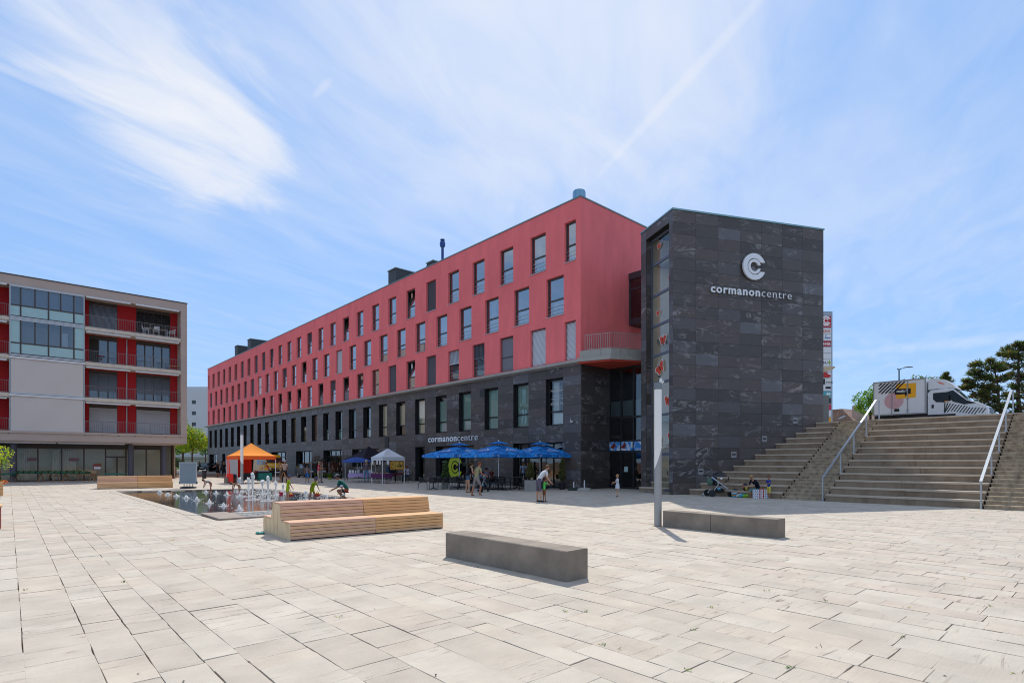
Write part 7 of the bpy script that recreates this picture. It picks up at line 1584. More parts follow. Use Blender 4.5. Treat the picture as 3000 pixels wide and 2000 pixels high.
# ------------------------------------------------------------------ people
SK = [mat('skin_light', '#b98a6c', .6), mat('skin_tan', '#96674a', .6), mat('skin_ruddy', '#a5664e', .6)]
m_hd = mat('hair_dark', '#1f1813', .7); m_hb = mat('hair_brown', '#5a3d24', .7); m_hg = mat('hair_grey', '#9a948c', .7); m_hbl = mat('hair_blond', '#9b7a4a', .7); m_hr = mat('hair_red', '#6a3419', .7)
def cm(c): return mat('cloth_'+c.lstrip('#'), c, .85, spec=.15, var=.08, vscale=8)
m_eye = mat('eye_dark', '#15100d', .4)
def person(label, p, face, H=1.7, lean=0., legs=((0, 0, 4), (0, 0, 4)), arms=((5, 8, 15), (5, 8, 15)), head=0., twist=0., shirt='#888888', sleeve=.6, pants='#444444', plen=2.0, shoe='#222222', hair=None, hat=None, skin=0, seat=None, skirt=None, fat=1., hairlen=0, kids_=0, z0=0.):
    """legs: thigh forward, knee bend, spread; arms: forward, sideways, elbow bend (degrees)"""
    fat = fat*(1.13 if H < 1.3 else 1.06); k = H/1.75; hs_ = 1.0+(.38*(1.45-H)/.6 if H < 1.45 else 0)          # children have larger heads
    t = thing('person', label, 'person', (p[0], p[1], p[2] if len(p) > 2 else 0), face)
    d2 = radians
    def rot(v, a): return Vector((v[0], v[1]*cos(a)+v[2]*sin(a), -v[1]*sin(a)+v[2]*cos(a)))     # lean forward (+y)
    J = {}; J['pel'] = Vector((0, 0, 0)); L_ = d2(lean)
    up = lambda z, l=L_: rot(Vector((0, 0, z)), l)
    J['spi'] = up(.20, L_*.6); J['che'] = J['spi']+up(.22, L_*1.1); J['nec'] = J['che']+up(.16, L_*1.1); hl = L_*.7+d2(head)
    J['jaw'] = J['nec']+rot(Vector((0, .012, .075*hs_)), hl); J['sku'] = J['jaw']+rot(Vector((0, .005, .095*hs_)), hl); J['cro'] = J['sku']+rot(Vector((0, -.012, .06*hs_)), hl)
    for sd_, s_ in (('L', -1), ('R', 1)):
        th, kn, ab = legs[0 if s_ < 0 else 1]; ua, uo, el = arms[0 if s_ < 0 else 1]
        J['hip'+sd_] = Vector((s_*.088*fat, 0, -.03)); a = d2(th); o_ = d2(ab)
        J['kne'+sd_] = J['hip'+sd_]+Vector((s_*sin(o_)*.43, sin(a)*.43*cos(o_), -cos(a)*.43*cos(o_))); b_ = d2(th-kn)
        J['ank'+sd_] = J['kne'+sd_]+Vector((s_*sin(o_)*.2*.3, sin(b_)*.41, -cos(b_)*.41)); J['toe'+sd_] = J['ank'+sd_]+Vector((s_*.02, .15, -.035)); J['hee'+sd_] = J['ank'+sd_]+Vector((0, -.03, -.04))
        J['sho'+sd_] = J['che']+rot(Vector((s_*.17*fat**.5, 0, .105)), L_*1.1); a = d2(ua); o_ = d2(uo)
        J['elb'+sd_] = J['sho'+sd_]+Vector((s_*sin(o_)*.28, sin(a)*.28*cos(o_), -cos(a)*.28*cos(o_))); b_ = d2(ua+el)
        J['wri'+sd_] = J['elb'+sd_]+Vector((s_*sin(o_)*.25*.2, sin(b_)*.25, -cos(b_)*.25)); J['han'+sd_] = J['wri'+sd_]+(J['wri'+sd_]-J['elb'+sd_]).normalized()*.075
    zmin = min(J['toeL'].z-.02, J['toeR'].z-.02, J['heeL'].z-.02, J['heeR'].z-.02) if seat is None else -seat/k-.0
    off = Vector((0, 0, -zmin if seat is None else (seat/k+.10)))
    J = {n: (v+off)*k for n, v in J.items()}
    rad = dict(pel=.115*fat, spi=.105*fat, che=.125*fat**.7, nec=.052, jaw=.068*hs_, sku=.088*hs_, cro=.055*hs_)
    for s_ in 'LR': rad.update({'hip'+s_: .088*fat, 'kne'+s_: .056, 'ank'+s_: .038, 'toe'+s_: .034, 'hee'+s_: .034, 'sho'+s_: .058, 'elb'+s_: .040, 'wri'+s_: .027, 'han'+s_: .030})
    names = list(J); idx = {n: i for i, n in enumerate(names)}
    E = [('pel', 'spi'), ('spi', 'che'), ('che', 'nec'), ('nec', 'jaw'), ('jaw', 'sku'), ('sku', 'cro')]
    for s_ in 'LR': E += [('pel', 'hip'+s_), ('hip'+s_, 'kne'+s_), ('kne'+s_, 'ank'+s_), ('ank'+s_, 'toe'+s_), ('ank'+s_, 'hee'+s_), ('che', 'sho'+s_), ('sho'+s_, 'elb'+s_), ('elb'+s_, 'wri'+s_), ('wri'+s_, 'han'+s_)]
    me = bpy.data.meshes.new('body'); me.from_pydata([J[n] for n in names], [(idx[a], idx[b_]) for a, b_ in E], [])
    ob = bpy.data.objects.new('tmp', me); COL.objects.link(ob); sm = ob.modifiers.new('s', 'SKIN'); sm.branch_smoothing = .6
    if not me.skin_vertices:
        # the skin layer appears with the modifier; make sure of it
        me.attributes.new('x', 'FLOAT', 'POINT')
    sv = me.skin_vertices[0].data
    for n in names:
        r_ = rad[n]*k; wid = 1.22 if n in ('che', 'spi', 'pel') else 1.; sv[idx[n]].radius = (r_*wid, r_*(.86 if wid > 1 else 1.)); sv[idx[n]].use_root = (n == 'pel')
    ss = ob.modifiers.new('u', 'SUBSURF'); ss.levels = ss.render_levels = 1
    dg = bpy.context.evaluated_depsgraph_get(); dg.update(); m2 = bpy.data.meshes.new_from_object(ob.evaluated_get(dg)); bpy.data.objects.remove(ob)
    ms = [SK[skin], cm(shirt) if shirt else SK[skin], cm(pants) if pants else SK[skin], cm(shoe) if shoe else SK[skin], m_eye]
    q = MB(); vs = [v.co.copy() for v in m2.vertices]
    def near(c):
        best = (9, None, 0)
        for a, b_ in E:
            A, B_ = J[a], J[b_]; ab = B_-A; tt = max(0, min(1, (c-A).dot(ab)/max(ab.length_squared, 1e-9))); d = (c-(A+ab*tt)).length/((rad[a]*(1-tt)+rad[b_]*tt)*k)
            if d < best[0]: best = (d, (a, b_), tt)
        return best
    fs = [[] for _ in range(5)]; base_k = len(q.v); q.v += [tuple(v) for v in vs]
    for pl in m2.polygons:
        c = sum((vs[i] for i in pl.vertices), Vector((0, 0, 0)))/len(pl.vertices); d, (a, b_), tt = near(c); mi = 0
        if a == 'pel' and b_ == 'spi': mi = 2 if tt < .25 else 1
        elif a in ('spi',) or (a == 'che' and b_ != 'nec'): mi = 1
        elif a == 'che': mi = 1 if tt < .6 else 0
        elif a.startswith('sho'): mi = 1 if tt < sleeve else 0
        elif a.startswith('elb'): mi = 1 if 1+tt < sleeve else 0
        elif a == 'pel': mi = 2
        elif a.startswith('hip'): mi = 2 if tt < plen else 0
        elif a.startswith('kne'): mi = 2 if 1+tt < plen else 0
        elif a.startswith('ank'): mi = 3
        q.f.append(tuple(pl.vertices)); q.m.append(mi)
    bpy.data.meshes.remove(m2)
    # fingers, nose, ears, eyes
    for s_, sg in (('L', -1), ('R', 1)):
        d = (J['han'+s_]-J['wri'+s_]).normalized(); sdv = d.orthogonal().normalized(); fw = d.cross(sdv)
        for i in range(4):
            o_ = J['han'+s_]+sdv*(i-1.5)*.017*k+d*.018*k; e1 = o_+d*.035*k*(1, 1.12, 1.05, .85)[i]+fw*.006*k; q.tube(o_, e1, .008*k, .0075*k, 5, 0); q.tube(e1, e1+(d+fw*.7).normalized()*.03*k, .0075*k, .005*k, 5, 0)
        o_ = J['wri'+s_].lerp(J['han'+s_], .5)+sdv*.02*k; q.tube(o_, o_+(d+sdv*.9).normalized()*.05*k, .010*k, .007*k, 5, 0)
    hz = J['sku']; fwd = rot(Vector((0, 1, 0)), hl); upv = rot(Vector((0, 0, 1)), hl); rt_ = Vector((1, 0, 0)); hr_ = .088*hs_*k
    Mh = Matrix((( rt_.x, fwd.x, upv.x, hz.x), (rt_.y, fwd.y, upv.y, hz.y), (rt_.z, fwd.z, upv.z, hz.z), (0, 0, 0, 1)))
    q.ell((0, hr_*1.0, -hr_*.45), (hr_*.13, hr_*.2, hr_*.28), 6, 4, 0, Mh)
    for sx_ in (-1, 1): q.ell((sx_*hr_*1.0, -.0, -hr_*.35), (hr_*.1, hr_*.2, hr_*.3), 6, 4, 0, Mh); q.ell((sx_*hr_*.36, hr_*.86, -hr_*.18), (hr_*.13, hr_*.08, hr_*.08), 6, 4, 4, Mh)
    q.ell((0, hr_*.82, -hr_*.92), (hr_*.26, hr_*.1, hr_*.06), 6, 4, 4, Mh)
    me = q.mesh('body', ms); me.polygons.foreach_set('use_smooth', [True]*len(me.polygons)); link('body', me, t)
    if hair:
        q = MB(); q.ell((0, -hr_*.14, hr_*.16), (hr_*1.12, hr_*1.12, hr_*1.05), 12, 7, 0, Mh@Matrix.Rotation(.35, 4, 'X'), zmin=-.25)
        q.ell((0, -hr_*.5, -hr_*.3), (hr_*.95, hr_*.7, hr_*(.8+hairlen)), 10, 6, 0, Mh)
        q.build('hair', hair, t, True)
    if hat:
        kind, mc = hat; q = MB(); mh = cm(mc)
        q.ell((0, -hr_*.05, hr_*.35), (hr_*1.14, hr_*1.2, hr_*.85), 12, 5, 0, Mh, zmin=.0)
        if kind == 'cap': q.prism([(-hr_*.7, hr_*.8), (-hr_*.6, hr_*1.75), (0, hr_*1.95), (hr_*.6, hr_*1.75), (hr_*.7, hr_*.8)], hr_*.33, hr_*.42, 0, Mh)
        if kind == 'brim': q.lathe([(hr_*1.9, hr_*.26), (hr_*1.85, hr_*.32), (hr_*1.1, hr_*.42)], 16, M=Mh)
        q.build('hat', mh, t, True)
    if skirt:
        col, ln, wd = skirt; q = MB(); c = J['pel']; q.lathe([(wd*k, -ln*k), (wd*.8*k, -ln*.4*k), (.145*fat*k, .04*k), (.12*fat*k, .1*k)], 16, (c.x, c.y, c.z)); q.build('skirt', cm(col), t, True)
    t['_j'] = 0; del t['_j']; return t, J
FC = lambda deg: radians(deg)        # facing: 0 looks away from the camera (+y), 180 towards it, 90 to the left of the picture
def W(px, py): return G(px, py)
# fountain children
person('small child with grey top bending forward to touch the water, left in the basin', W(618, 1441)+Vector((0, 0, -.03)), FC(95), 1.02, lean=78, legs=((-8, 0, 10), (14, 6, 10)), arms=((10, 6, 5), (22, 6, 5)), shirt='#6f7472', sleeve=.2, pants='#8d5a48', plen=.0, shoe=None, hair=m_hb, skin=2)
person('small bare-backed child bent low over the water behind a jet', W(702, 1451)+Vector((0, 0, -.03)), FC(95), 1.0, lean=85, legs=((-5, 0, 8), (10, 8, 8)), arms=((5, 5, 5), (15, 5, 5)), shirt=None, pants='#7d5f4c', plen=.2, shoe=None, hair=m_hb, skin=1)
t1, J1 = person('child in lime shirt and blue cap standing in the basin with a watering can', W(842, 1470)+Vector((0, 0, -.03)), FC(-60), 1.12, lean=10, legs=((0, 0, 3), (8, 10, 3)), arms=((4, 6, 12), (14, 6, 20)), shirt='#a3b81e', sleeve=.75, pants='#a3b81e', plen=.35, shoe=None, hair=m_hb, hat=('cap', '#27406f'), skin=0)
t2, J2 = person('child in lime shirt and dark blue cap leaning over, second from left', W(914, 1470)+Vector((0, 0, -.03)), FC(-110), 1.08, lean=28, legs=((20, 40, 4), (-5, 10, 4)), arms=((12, 8, 15), (-25, 10, 10)), shirt='#8fa81c', sleeve=.75, pants='#8fa81c', plen=.4, shoe=None, hair=m_hb, hat=('cap', '#2b3a5e'), skin=1)
def toycan(label, p, s=1.):
    t = thing('watering_can', label, 'watering can', p); q = MB(); q.lathe([(.07, 0), (.075, .11)], 12, sx=1.2); q.tube((.07, 0, .03), (.16, 0, .12), .015, n=6); q.build('can', mat('toy_red', '#b3261c', .45), t, True); q = MB(); q.lathe([(.078, .11), (.05, .15)], 12, sx=1.1); q.path([(-.05, 0, .14), (0, 0, .22), (.06, 0, .14)], .01, 5); q.build('handle', mat('toy_yellow', '#d49a1c', .45), t); return t
toycan('red and yellow toy watering can held by the first lime-shirted child', W(850, 1470)+Vector((.02, 0, .22))); toycan('red and yellow toy watering can held by the second lime-shirted child', W(930, 1470)+Vector((0, 0, .24)))
t = thing('toy_bucket', 'pink red plastic bucket hanging beside the first lime-shirted child', 'bucket', W(823, 1462)+Vector((0, 0, .14))); q = MB(); q.lathe([(.075, 0), (.1, .17), (.105, .175)], 14); q.build('bucket_body', mat('bucket_pink', '#c42a4a', .45), t, True); q = MB(); q.path([(-.1, 0, .17), (-.06, 0, .25), (.06, 0, .25), (.1, 0, .17)], .006, 5); q.build('handle', m_white_p, t)
person('man in dark teal T-shirt and grey cap crouching at the basin edge', W(1018, 1463), FC(95), 1.78, lean=42, legs=((95, 135, 20), (80, 130, 14)), arms=((12, 4, 50), (18, 4, 48)), shirt='#1f5c50', sleeve=.8, pants='#a34a36', plen=.6, shoe='#333333', hair=m_hd, hat=('cap', '#6d7076'), skin=1)
person('toddler in white sun hat sitting between the knees of the crouching man', W(1010, 1465), FC(100), .78, lean=25, legs=((70, 100, 12), (70, 100, 12)), arms=((30, 10, 30), (30, 10, 30)), shirt='#2a3a3a', sleeve=.3, pants='#b8bcb8', plen=.8, shoe=None, hair=None, hat=('brim', '#9ca6c4'), skin=0)
# by the orange tent
person('grey-haired man in pale shirt standing at the right of the orange tent', W(834, 1413), FC(35), 1.78, legs=((2, 0, 5), (-2, 0, 5)), arms=((30, 8, 75), (10, 8, 30)), shirt='#b59c90', sleeve=.7, pants='#2d2a28', plen=1.95, hair=m_hg, skin=2, fat=1.12)
t = thing('wooden_easel', 'orange wooden easel standing left of the man in pale shirt', 'easel', W(830, 1415)); q = MB(); q.tube((-.35, 0, 0), (0, 0, .86), .018, n=5); q.tube((.45, 0, 0), (.05, 0, .86), .018, n=5); q.tube((.05, .4, 0), (.02, .05, .86), .018, n=5); q.build('leg', mat('easel_orange', '#b5763a', .6), t)
person('person in dark skirt and black top bending under the orange tent', W(717, 1408), FC(110), 1.68, lean=48, legs=((0, 0, 5), (6, 0, 5)), arms=((40, 8, 15), (55, 8, 15)), shirt='#1b1a1d', sleeve=.5, pants='#17161a', plen=1.2, hair=m_hd, skin=1, skirt=('#17161a', .55, .24))
person('woman with red hair leaning over the counter inside the orange tent', W(789, 1407), FC(120), 1.68, lean=25, arms=((50, 8, 20), (40, 8, 30)), shirt='#a8503e', sleeve=.6, pants='#3b3c35', plen=1.9, hair=m_hr, skin=2)
person('person in beige at the counter between tent leg and grey-haired man', W(823, 1409), FC(80), 1.7, lean=10, arms=((40, 8, 30), (30, 8, 30)), shirt='#a58a6c', sleeve=.6, pants='#6d5f52', plen=1.9, hair=m_hb, skin=0)
person('woman in short black dress walking past the far shops', W(638, 1397), FC(170), 1.7, legs=((6, 4, 3), (-6, 6, 3)), arms=((-5, 8, 10), (20, 8, 60)), shirt='#15151a', sleeve=.4, pants='#15151a', plen=.5, hair=m_hr, skin=2, skirt=('#15151a', .42, .2))
person('person with pale scarf walking behind the woman in black dress', W(648, 1388), FC(120), 1.75, legs=((16, 5, 3), (-16, 15, 3)), shirt='#3e5a66', sleeve=1.9, pants='#1c2a33', plen=1.95, hair=m_hd, skin=1)
person('woman in long black top beside the left leg of the orange tent', W(656, 1398), FC(30), 1.65, legs=((4, 0, 4), (-4, 0, 4)), arms=((20, 8, 90), (20, 8, 60)), shirt='#141317', sleeve=1.2, pants='#141317', plen=1.6, hair=m_hb, skin=1, skirt=('#141317', .35, .21))
person('dark figure sitting on the scooter near the black car', at(584, 95.4), FC(-20), 1.7, legs=((70, 75, 10), (70, 75, 10)), arms=((45, 8, 30), (45, 8, 30)), seat=.78, shirt='#2a2f33', sleeve=1.9, pants='#1a1c1f', plen=1.95, hair=m_hd, skin=1)
# flower stall and market
person('boy in grey tank top and blue shorts walking before the flower stall', W(900, 1413), FC(200), 1.38, legs=((14, 6, 4), (-12, 10, 4)), arms=((-20, 14, 25), (15, 8, 40)), shirt='#7d7370', sleeve=.1, pants='#1f63a8', plen=.85, shoe='#26324f', hair=m_hd, skin=1)
person('woman in bright pink top, beige trousers and sun hat at the flower stall', W(933, 1414), FC(-70), 1.68, lean=4, arms=((-8, 10, 95), (-6, 10, 100)), shirt='#c22a55', sleeve=.35, pants='#a6917f', plen=1.85, shoe='#3b3230', hair=m_hbl, hat=('brim', '#8f9a8c'), skin=0, fat=1.25)
person('person in muted brown standing close behind the woman in pink', W(941, 1413), FC(-80), 1.66, arms=((5, 8, 60), (5, 8, 90)), shirt='#8d6a54', sleeve=.6, pants='#7f776c', plen=1.9, hair=m_hb, skin=1)
person('seated person with dark hair half hidden among the flowers', at(974, 55), FC(180), 1.65, legs=((85, 88, 6), (85, 88, 6)), arms=((40, 8, 60), (40, 8, 60)), seat=.45, shirt='#5a3c38', sleeve=.6, pants='#26232a', plen=1.9, hair=m_hb, skin=1)
person('dark-haired person behind the flowers left of the black tent', at(997, 55), FC(170), 1.7, lean=10, shirt='#1b1b1f', sleeve=1.2, pants='#1b1b1f', plen=1.9, hair=m_hd, skin=1)
person('man in straw hat, purple-grey T-shirt and light jeans at the lilac stall', W(1073, 1414), FC(10), 1.78, legs=((2, 0, 4), (-3, 0, 4)), arms=((15, 8, 50), (20, 8, 60)), shirt='#57505a', sleeve=.9, pants='#54718c', plen=1.95, shoe='#7f8a92', hair=m_hg, hat=('brim', '#b8a680'), skin=2, fat=1.1)
person('man in white T-shirt sitting behind the table of the white tent', pW+Vector((.45, 2.2, 0)), FC(180), 1.75, lean=8, legs=((85, 88, 8), (85, 88, 8)), arms=((35, 10, 40), (35, 10, 40)), seat=.52, shirt='#c3c8cc', sleeve=.7, pants='#33373d', plen=1.9, hair=m_hd, skin=1, fat=1.15)
person('person in white shirt partly hidden at the right leg of the white tent', pW+Vector((1.5, 2.3, 0)), FC(150), 1.65, lean=12, legs=((85, 88, 8), (85, 88, 8)), seat=.5, arms=((35, 10, 40), (35, 10, 40)), shirt='#b9c2d8', sleeve=.8, pants='#2c3240', plen=1.9, hair=m_hb, skin=1)
person('dark-clothed person sitting right of the white tent by the wall', W(1195, 1411), FC(100), 1.7, lean=12, legs=((80, 75, 6), (80, 75, 6)), arms=((35, 8, 30), (35, 8, 30)), seat=.45, shirt='#26202a', sleeve=1.8, pants='#211e26', plen=1.95, hair=m_hd, skin=1)
t = thing('folding_chair', 'dark folding chair under the person right of the white tent', 'chair', W(1197, 1411)+Vector((.1, 0, 0)), FC(100)); q = MB(); q.box(-.22, .22, -.22, .2, .42, .45); q.box(-.22, .22, -.26, -.23, .5, .85)
for x in (-.2, .2): q.tube((x, -.24, 0), (x, .18, .44), .014, n=5); q.tube((x, .2, 0), (x, -.24, .85), .014, n=5)
q.build('frame', m_black, t)
# cafe
person('woman in black top and denim shorts leaning over at the cafe tables', W(1370, 1443), FC(-65), 1.68, lean=24, legs=((-3, 0, 3), (4, 0, 3)), arms=((2, 6, 10), (8, 6, 40)), shirt='#131316', sleeve=.0, pants='#456079', plen=.45, shoe='#8d6f3c', hair=m_hd, hairlen=.2, skin=0)
person('man in khaki shirt and grey shorts stepping beside the woman in denim shorts', W(1396, 1452), FC(-60), 1.72, lean=16, legs=((-14, 0, 4), (26, 40, 4)), arms=((-28, 20, 70), (5, 8, 60)), shirt='#8f8a66', sleeve=.7, pants='#857b78', plen=1.0, shoe='#8a6242', hair=m_hr, skin=2, fat=1.1)
person('seated cafe guest with black hair in grey shirt, back to the camera', (-1.6, 33.45, 0), FC(-15), 1.68, lean=18, legs=((80, 85, 8), (80, 85, 8)), arms=((35, 10, 50), (35, 10, 50)), seat=.45, shirt='#6d6a76', sleeve=.9, pants='#26304a', plen=1.9, hair=m_hd, skin=1, fat=1.1)
person('seated elderly guest with grey hair in dark red shirt', (-1.25, 34.9, 0), FC(40), 1.62, lean=8, legs=((80, 85, 8), (80, 85, 8)), arms=((35, 10, 50), (35, 10, 50)), seat=.45, shirt='#7d3035', sleeve=.9, pants='#2b2b30', plen=1.9, hair=m_hg, skin=1)
person('person in pale blue shirt standing in the cafe doorway, left', at(1533, 37.2), FC(180), 1.66, arms=((15, 8, 70), (10, 8, 40)), shirt='#97a3b5', sleeve=.8, pants='#2b3038', plen=1.95, hair=m_hd, skin=1)
person('second dark-haired person in the cafe doorway, right', at(1547, 37.6), FC(150), 1.66, arms=((15, 8, 60), (30, 8, 60)), shirt='#7f827f', sleeve=.8, pants='#24272c', plen=1.95, hair=m_hd, skin=1)
person('woman with curly brown hair in white patterned top and grey shorts bending over a child', W(1578, 1470), FC(-75), 1.68, lean=42, head=-12, legs=((-2, 0, 3), (5, 4, 3)), arms=((8, 6, 22), (0, 6, 42)), shirt='#c4c6c8', sleeve=.75, pants='#5a5566', plen=.98, shoe='#26282e', hair=m_hb, skin=0, fat=1.12)
person('child in bright green T-shirt and brown cap in front of the bending woman', W(1594, 1470), FC(-70), .98, lean=4, legs=((0, 0, 4), (4, 0, 4)), arms=((40, 8, 70), (60, 8, 60)), shirt='#52c05a', sleeve=.8, pants='#7d5336', plen=.9, shoe='#7a3a22', hair=m_hd, hat=('cap', '#4a3038'), skin=1)
person('small girl in white dress standing alone before the glazed entrance', W(1809, 1455), FC(100), 1.04, legs=((4, 0, 4), (-4, 4, 4)), arms=((30, 10, 60), (15, 8, 50)), shirt='#c9ccd2', sleeve=.75, pants='#c9ccd2', plen=.4, shoe='#3f302a', hair=m_hbl, hairlen=.6, skin=0, skirt=('#c5c8ce', .24, .19))
# on the steps
ps = spt(3.75, .0, 0)
person('woman in navy T-shirt, teal shorts and sunglasses sitting on the lowest step', (spt(2.94, -.22, 0).x, spt(2.94, -.22, 0).y, 0), FC(105), 1.68, lean=40, head=5, legs=((72, 88, 6), (85, 100, 4)), arms=((25, 4, 62), (20, 4, 62)), seat=.31, shirt='#191b2b', sleeve=.85, pants='#5f9a96', plen=1.05, shoe='#3a3630', hair=m_hbl, skin=0, fat=1.1)
person('small boy in blue T-shirt and yellow shorts standing by the steps', spt(2.25, .3, 0), FC(105), 1.03, legs=((4, 0, 4), (-4, 4, 4)), arms=((30, 8, 50), (20, 8, 60)), shirt='#1c3f8c', sleeve=.75, pants='#c9b950', plen=.95, shoe='#8a8a96', hair=m_hb, skin=1)
bg = spt(2.58, .42, 0)
t = thing('shopping_bag', 'large white shopping bag with coloured dots and red straps by the seated woman', 'bag', bg, .05); q = MB(); q.box(-.31, .31, -.1, .1, 0, .42); q.build('bag_body', mat('bag_white', '#cfd2d8', .7), t); q = MB(); r = random.Random(1)
for i in range(7):
    for j in range(5): q.lathe([(.024, 0), (.024, .003)], 8, M=Matrix.Translation((-.27+i*.09+.02*(j % 2), -.1, .05+j*.08))@Matrix.Rotation(pi/2, 4, 'X'), mi=r.choice((0, 1, 2, 3)))
q.build('dot_print', [mat('dot_navy', '#1f3350', .6), mat('dot_teal', '#3f8f9a', .6), mat('dot_orange', '#c0703a', .6), mat('dot_purple', '#4f3560', .6)], t)
q = MB()
for x in (-.07, .09): q.box(x-.022, x+.022, -.106, -.1, .0, .44)
q.path([(-.07, -.1, .44), (-.03, -.1, .5), (.05, -.1, .5), (.09, -.1, .44)], .014, 5); q.build('strap', mat('strap_red', '#b8321e', .6), t)
t = thing('sand_bucket', 'colourful toy bucket standing on the paving left of the seated woman', 'bucket', spt(3.88, .3, 0)); q = MB(); q.lathe([(.10, 0), (.13, .2)], 16, mi=0); q.lathe([(.127, .08), (.134, .13)], 16, mi=1); q.lathe([(.14, .2), (.14, .225)], 16, mi=2); q.build('bucket_body', [mat('bucket_blue', '#3f93a8', .5), mat('bucket_orange', '#c9702c', .5), m_white_p], t, True)
for s_, lab, col in ((3.66, 'pale plastic beach toy lying on the paving', '#a9b3b8'), (3.49, 'turquoise plastic toy beaker lying on the paving', '#2f9fb0'), (3.32, 'lime green toy watering can lying on the paving', '#7fae1e')):
    q = MB(); q.lathe([(.06, -.1), (.08, .0), (.085, .1)], 12, M=Matrix.Translation((0, 0, .085))@Matrix.Rotation(pi/2, 4, 'Y')); q.tube((.05, 0, .1), (.16, 0, .2), .015, n=5); tag(q.build('beach_toy', mat('toy'+col, col, .5), None, True, spt(s_, .33, 0), .3), lab, 'toy')
t = thing('backpack', 'small colourful backpack on the lowest step beside the seated woman', 'bag', spt(3.59, -.25, RI)); q = MB(); q.ell((0, 0, .18), (.15, .1, .2), 10, 7); q.build('pack', m_black, t, True); q = MB(); q.ell((0, -.09, .12), (.07, .04, .1), 8, 5); q.ell((-.12, -.03, .2), (.04, .06, .12), 8, 5, mi=1); q.build('pocket', [mat('pack_yellow', '#b5a23a', .7), mat('pack_brown', '#7a4030', .7)], t, True)
q = MB(); q.ell((0, 0, .02), (.1, .09, .07), 12, 5, zmin=0); q.prism([(-.07, .0), (-.05, -.15), (.05, -.15), (.07, 0)], .015, .025); tag(q.build('sun_cap', mat('cap_navy', '#23304a', .7), None, True, spt(4.07, -.2, RI), .6), 'dark blue cap lying on the lowest step', 'cap')
for i in range(2): q = MB(); q.ell((0, 0, .05), (.05, .12, .055), 8, 5); q.ell((0, .04, .08), (.045, .05, .05), 8, 5); tag(q.build('shoe', m_black if i else m_alu_l, None, True, spt(5.48-.2*i, .25, 0), .4+i*.4), ('left' if i == 0 else 'right')+' trainer of a pair standing left of the pushchair', 'shoe', 'pair of trainers')
def pushchair(label, p, rot):
    t = thing('pushchair', label, 'pushchair', p, rot); q = MB()
    for y in (-.26, .26): q.box(-.5, .48, y-.02, y+.02, 0, .05, 0, Matrix.Translation((0, 0, .64))@Matrix.Rotation(.62, 4, 'Y')); q.tube((-.05, y, .62), (-.38, y, .17), .022, n=8)
    q.tube((-.38, -.26, .17), (-.38, .26, .17), .015, n=6); q.tube((.44, -.26, .3), (.5, -.26, .14), .018, n=6); q.tube((.44, .26, .3), (.5, .26, .14), .018, n=6); q.build('frame', mat('pram_alu', '#b4b8bb', .3, .6), t)
    q = MB(); q.path([(-.46, -.26, .98), (-.62, -.2, 1.06), (-.62, .2, 1.06), (-.46, .26, .98)], .022, 6); q.path([(.45, -.2, .95), (.55, 0, .8), (.45, .2, .7)], .02, 6); q.build('handlebar', m_black, t)
    q = MB(); q.ell((.1, 0, .95), (.36, .25, .24), 12, 6, zmin=.1); q.box(-.1, .25, -.2, .2, .52, .62); q.box(-.2, -.1, -.2, .2, .55, .95); q.ell((.05, 0, .3), (.32, .2, .13), 10, 5); q.build('seat', m_black, t, True)
    q = MB(); q.ell((-.22, -.12, .85), (.1, .08, .1), 8, 5, mi=0); q.ell((.1, -.22, .88), (.06, .03, .05), 8, 5, mi=1); q.ell((-.42, -.1, .72), (.15, .12, .2), 8, 5, mi=2); q.ell((-.02, -.22, .4), (.09, .03, .07), 8, 5, mi=3); q.build('blanket', [mat('pram_blue', '#2c4a8a', .8), m_rad, mat('pram_green', '#4c6a58', .8), mat('pram_cyan', '#58a0ba', .7)], t, True)
    for x, r_ in ((-.38, .17), (.5, .13)):
        for y in (-.3, .3): q = MB(); q.lathe([(r_*.72, -.02), (r_, -.02), (r_, .02), (r_*.72, .02)], 18, M=Matrix.Translation((x, y, r_))@Matrix.Rotation(pi/2, 4, 'X')); q.tube((x, y, r_), (x, y*1.02, r_), .03, n=6); q.build('wheel', m_black, t, True)
    return t
pushchair('black and silver pushchair with bags parked in front of the lowest step', spt(4.66, .42, 0), .05)
pushchair('dark pushchair between the standing couple and the cafe table', W(1390, 1442)+Vector((.25, .5, 0)), 1.2)
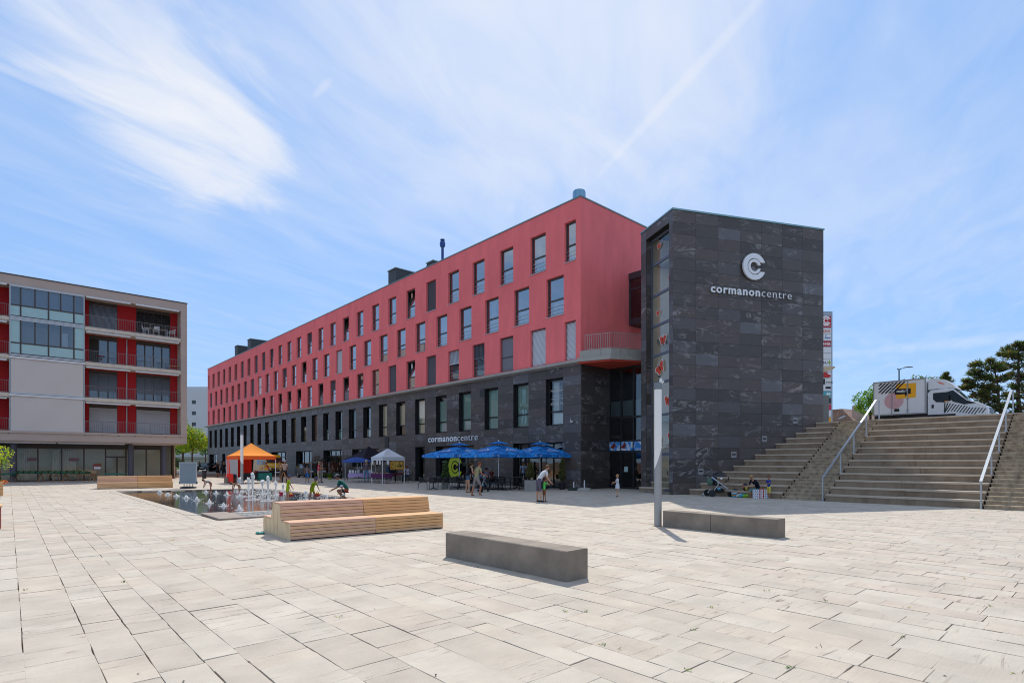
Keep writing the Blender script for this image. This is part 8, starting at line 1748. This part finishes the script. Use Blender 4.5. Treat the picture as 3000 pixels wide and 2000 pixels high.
# stone parasol stands by the wall
for i, (px, py, w_) in enumerate(((1681, 1436, .34), (1712, 1437, .42))):
    t = thing('parasol_stand', ('left dark green' if i == 0 else 'right grey stone')+' parasol stand with a short white tube near the slate corner', 'parasol stand', G(px, py)); q = MB(); q.lathe([(w_*.95, 0), (w_, .05), (w_*.9, .14), (w_*.5, .17)], 18, sy=.5); q.build('base', mat('stand_green', '#27382f', .7) if i == 0 else m_conc, t, True); q = MB(); q.tube((0, 0, .15), (0, 0, .5 if i == 0 else .62), .03, n=8); q.build('tube', m_white_p, t)
# weeds in the joints
rr = random.Random(17); q = MB()
for (x, y) in ((990, 1806), (1500+150, 1790), (2030, 1846-0), (2017, 1964), (2245, 1730), (2400, 1895), (2640, 1865), (2312, 1955), (2085, 1780), (2490, 1592), (2612, 1598), (2765, 1652), (2825, 1695), (2905, 1775), (1715, 1791), (1770, 1888), (1812, 1901), (362, 1705), (76, 1728), (600, 1670), (2420, 1760), (2655, 1779), (2955, 1968), (505, 1582), (325, 1554), (1400, 1662)):
    g = G(x, y)
    for _ in range(rr.randint(3, 9)):
        a = rr.uniform(0, 6.28); l = rr.uniform(.012, .04); p = g+Vector((rr.uniform(-.03, .03), rr.uniform(-.03, .03), 0)); e = p+Vector((cos(a)*l, sin(a)*l, rr.uniform(.01, .03))); s_ = Vector((-sin(a), cos(a), 0))*l*.22; q.add([p-s_*.3, (p+e)/2-s_, e, (p+e)/2+s_], [(0, 1, 2, 3)], rr.choice((0, 1, 2)))
tag(q.build('weeds', [m_lf2, m_lf3, m_ylf]), 'tiny weeds growing in the paving joints', 'weeds', kind='stuff')
rr = random.Random(18); q = MB()
for _ in range(150):
    d = rr.uniform(4, 30); x = rr.uniform(-.9, .9)*d; s_ = rr.uniform(.006, .02); a = rr.uniform(0, 3)
    q.add([(x-s_*cos(a), d-s_*sin(a), .008), (x+s_*sin(a)*.5, d-s_*cos(a)*.5, .012), (x+s_*cos(a), d+s_*sin(a), .009), (x-s_*sin(a)*.5, d+s_*cos(a)*.5, .011)], [(0, 1, 2, 3)])
tag(q.build('litter', m_gap), 'scattered tiny dry leaves and crumbs on the paving', 'litter', kind='stuff')
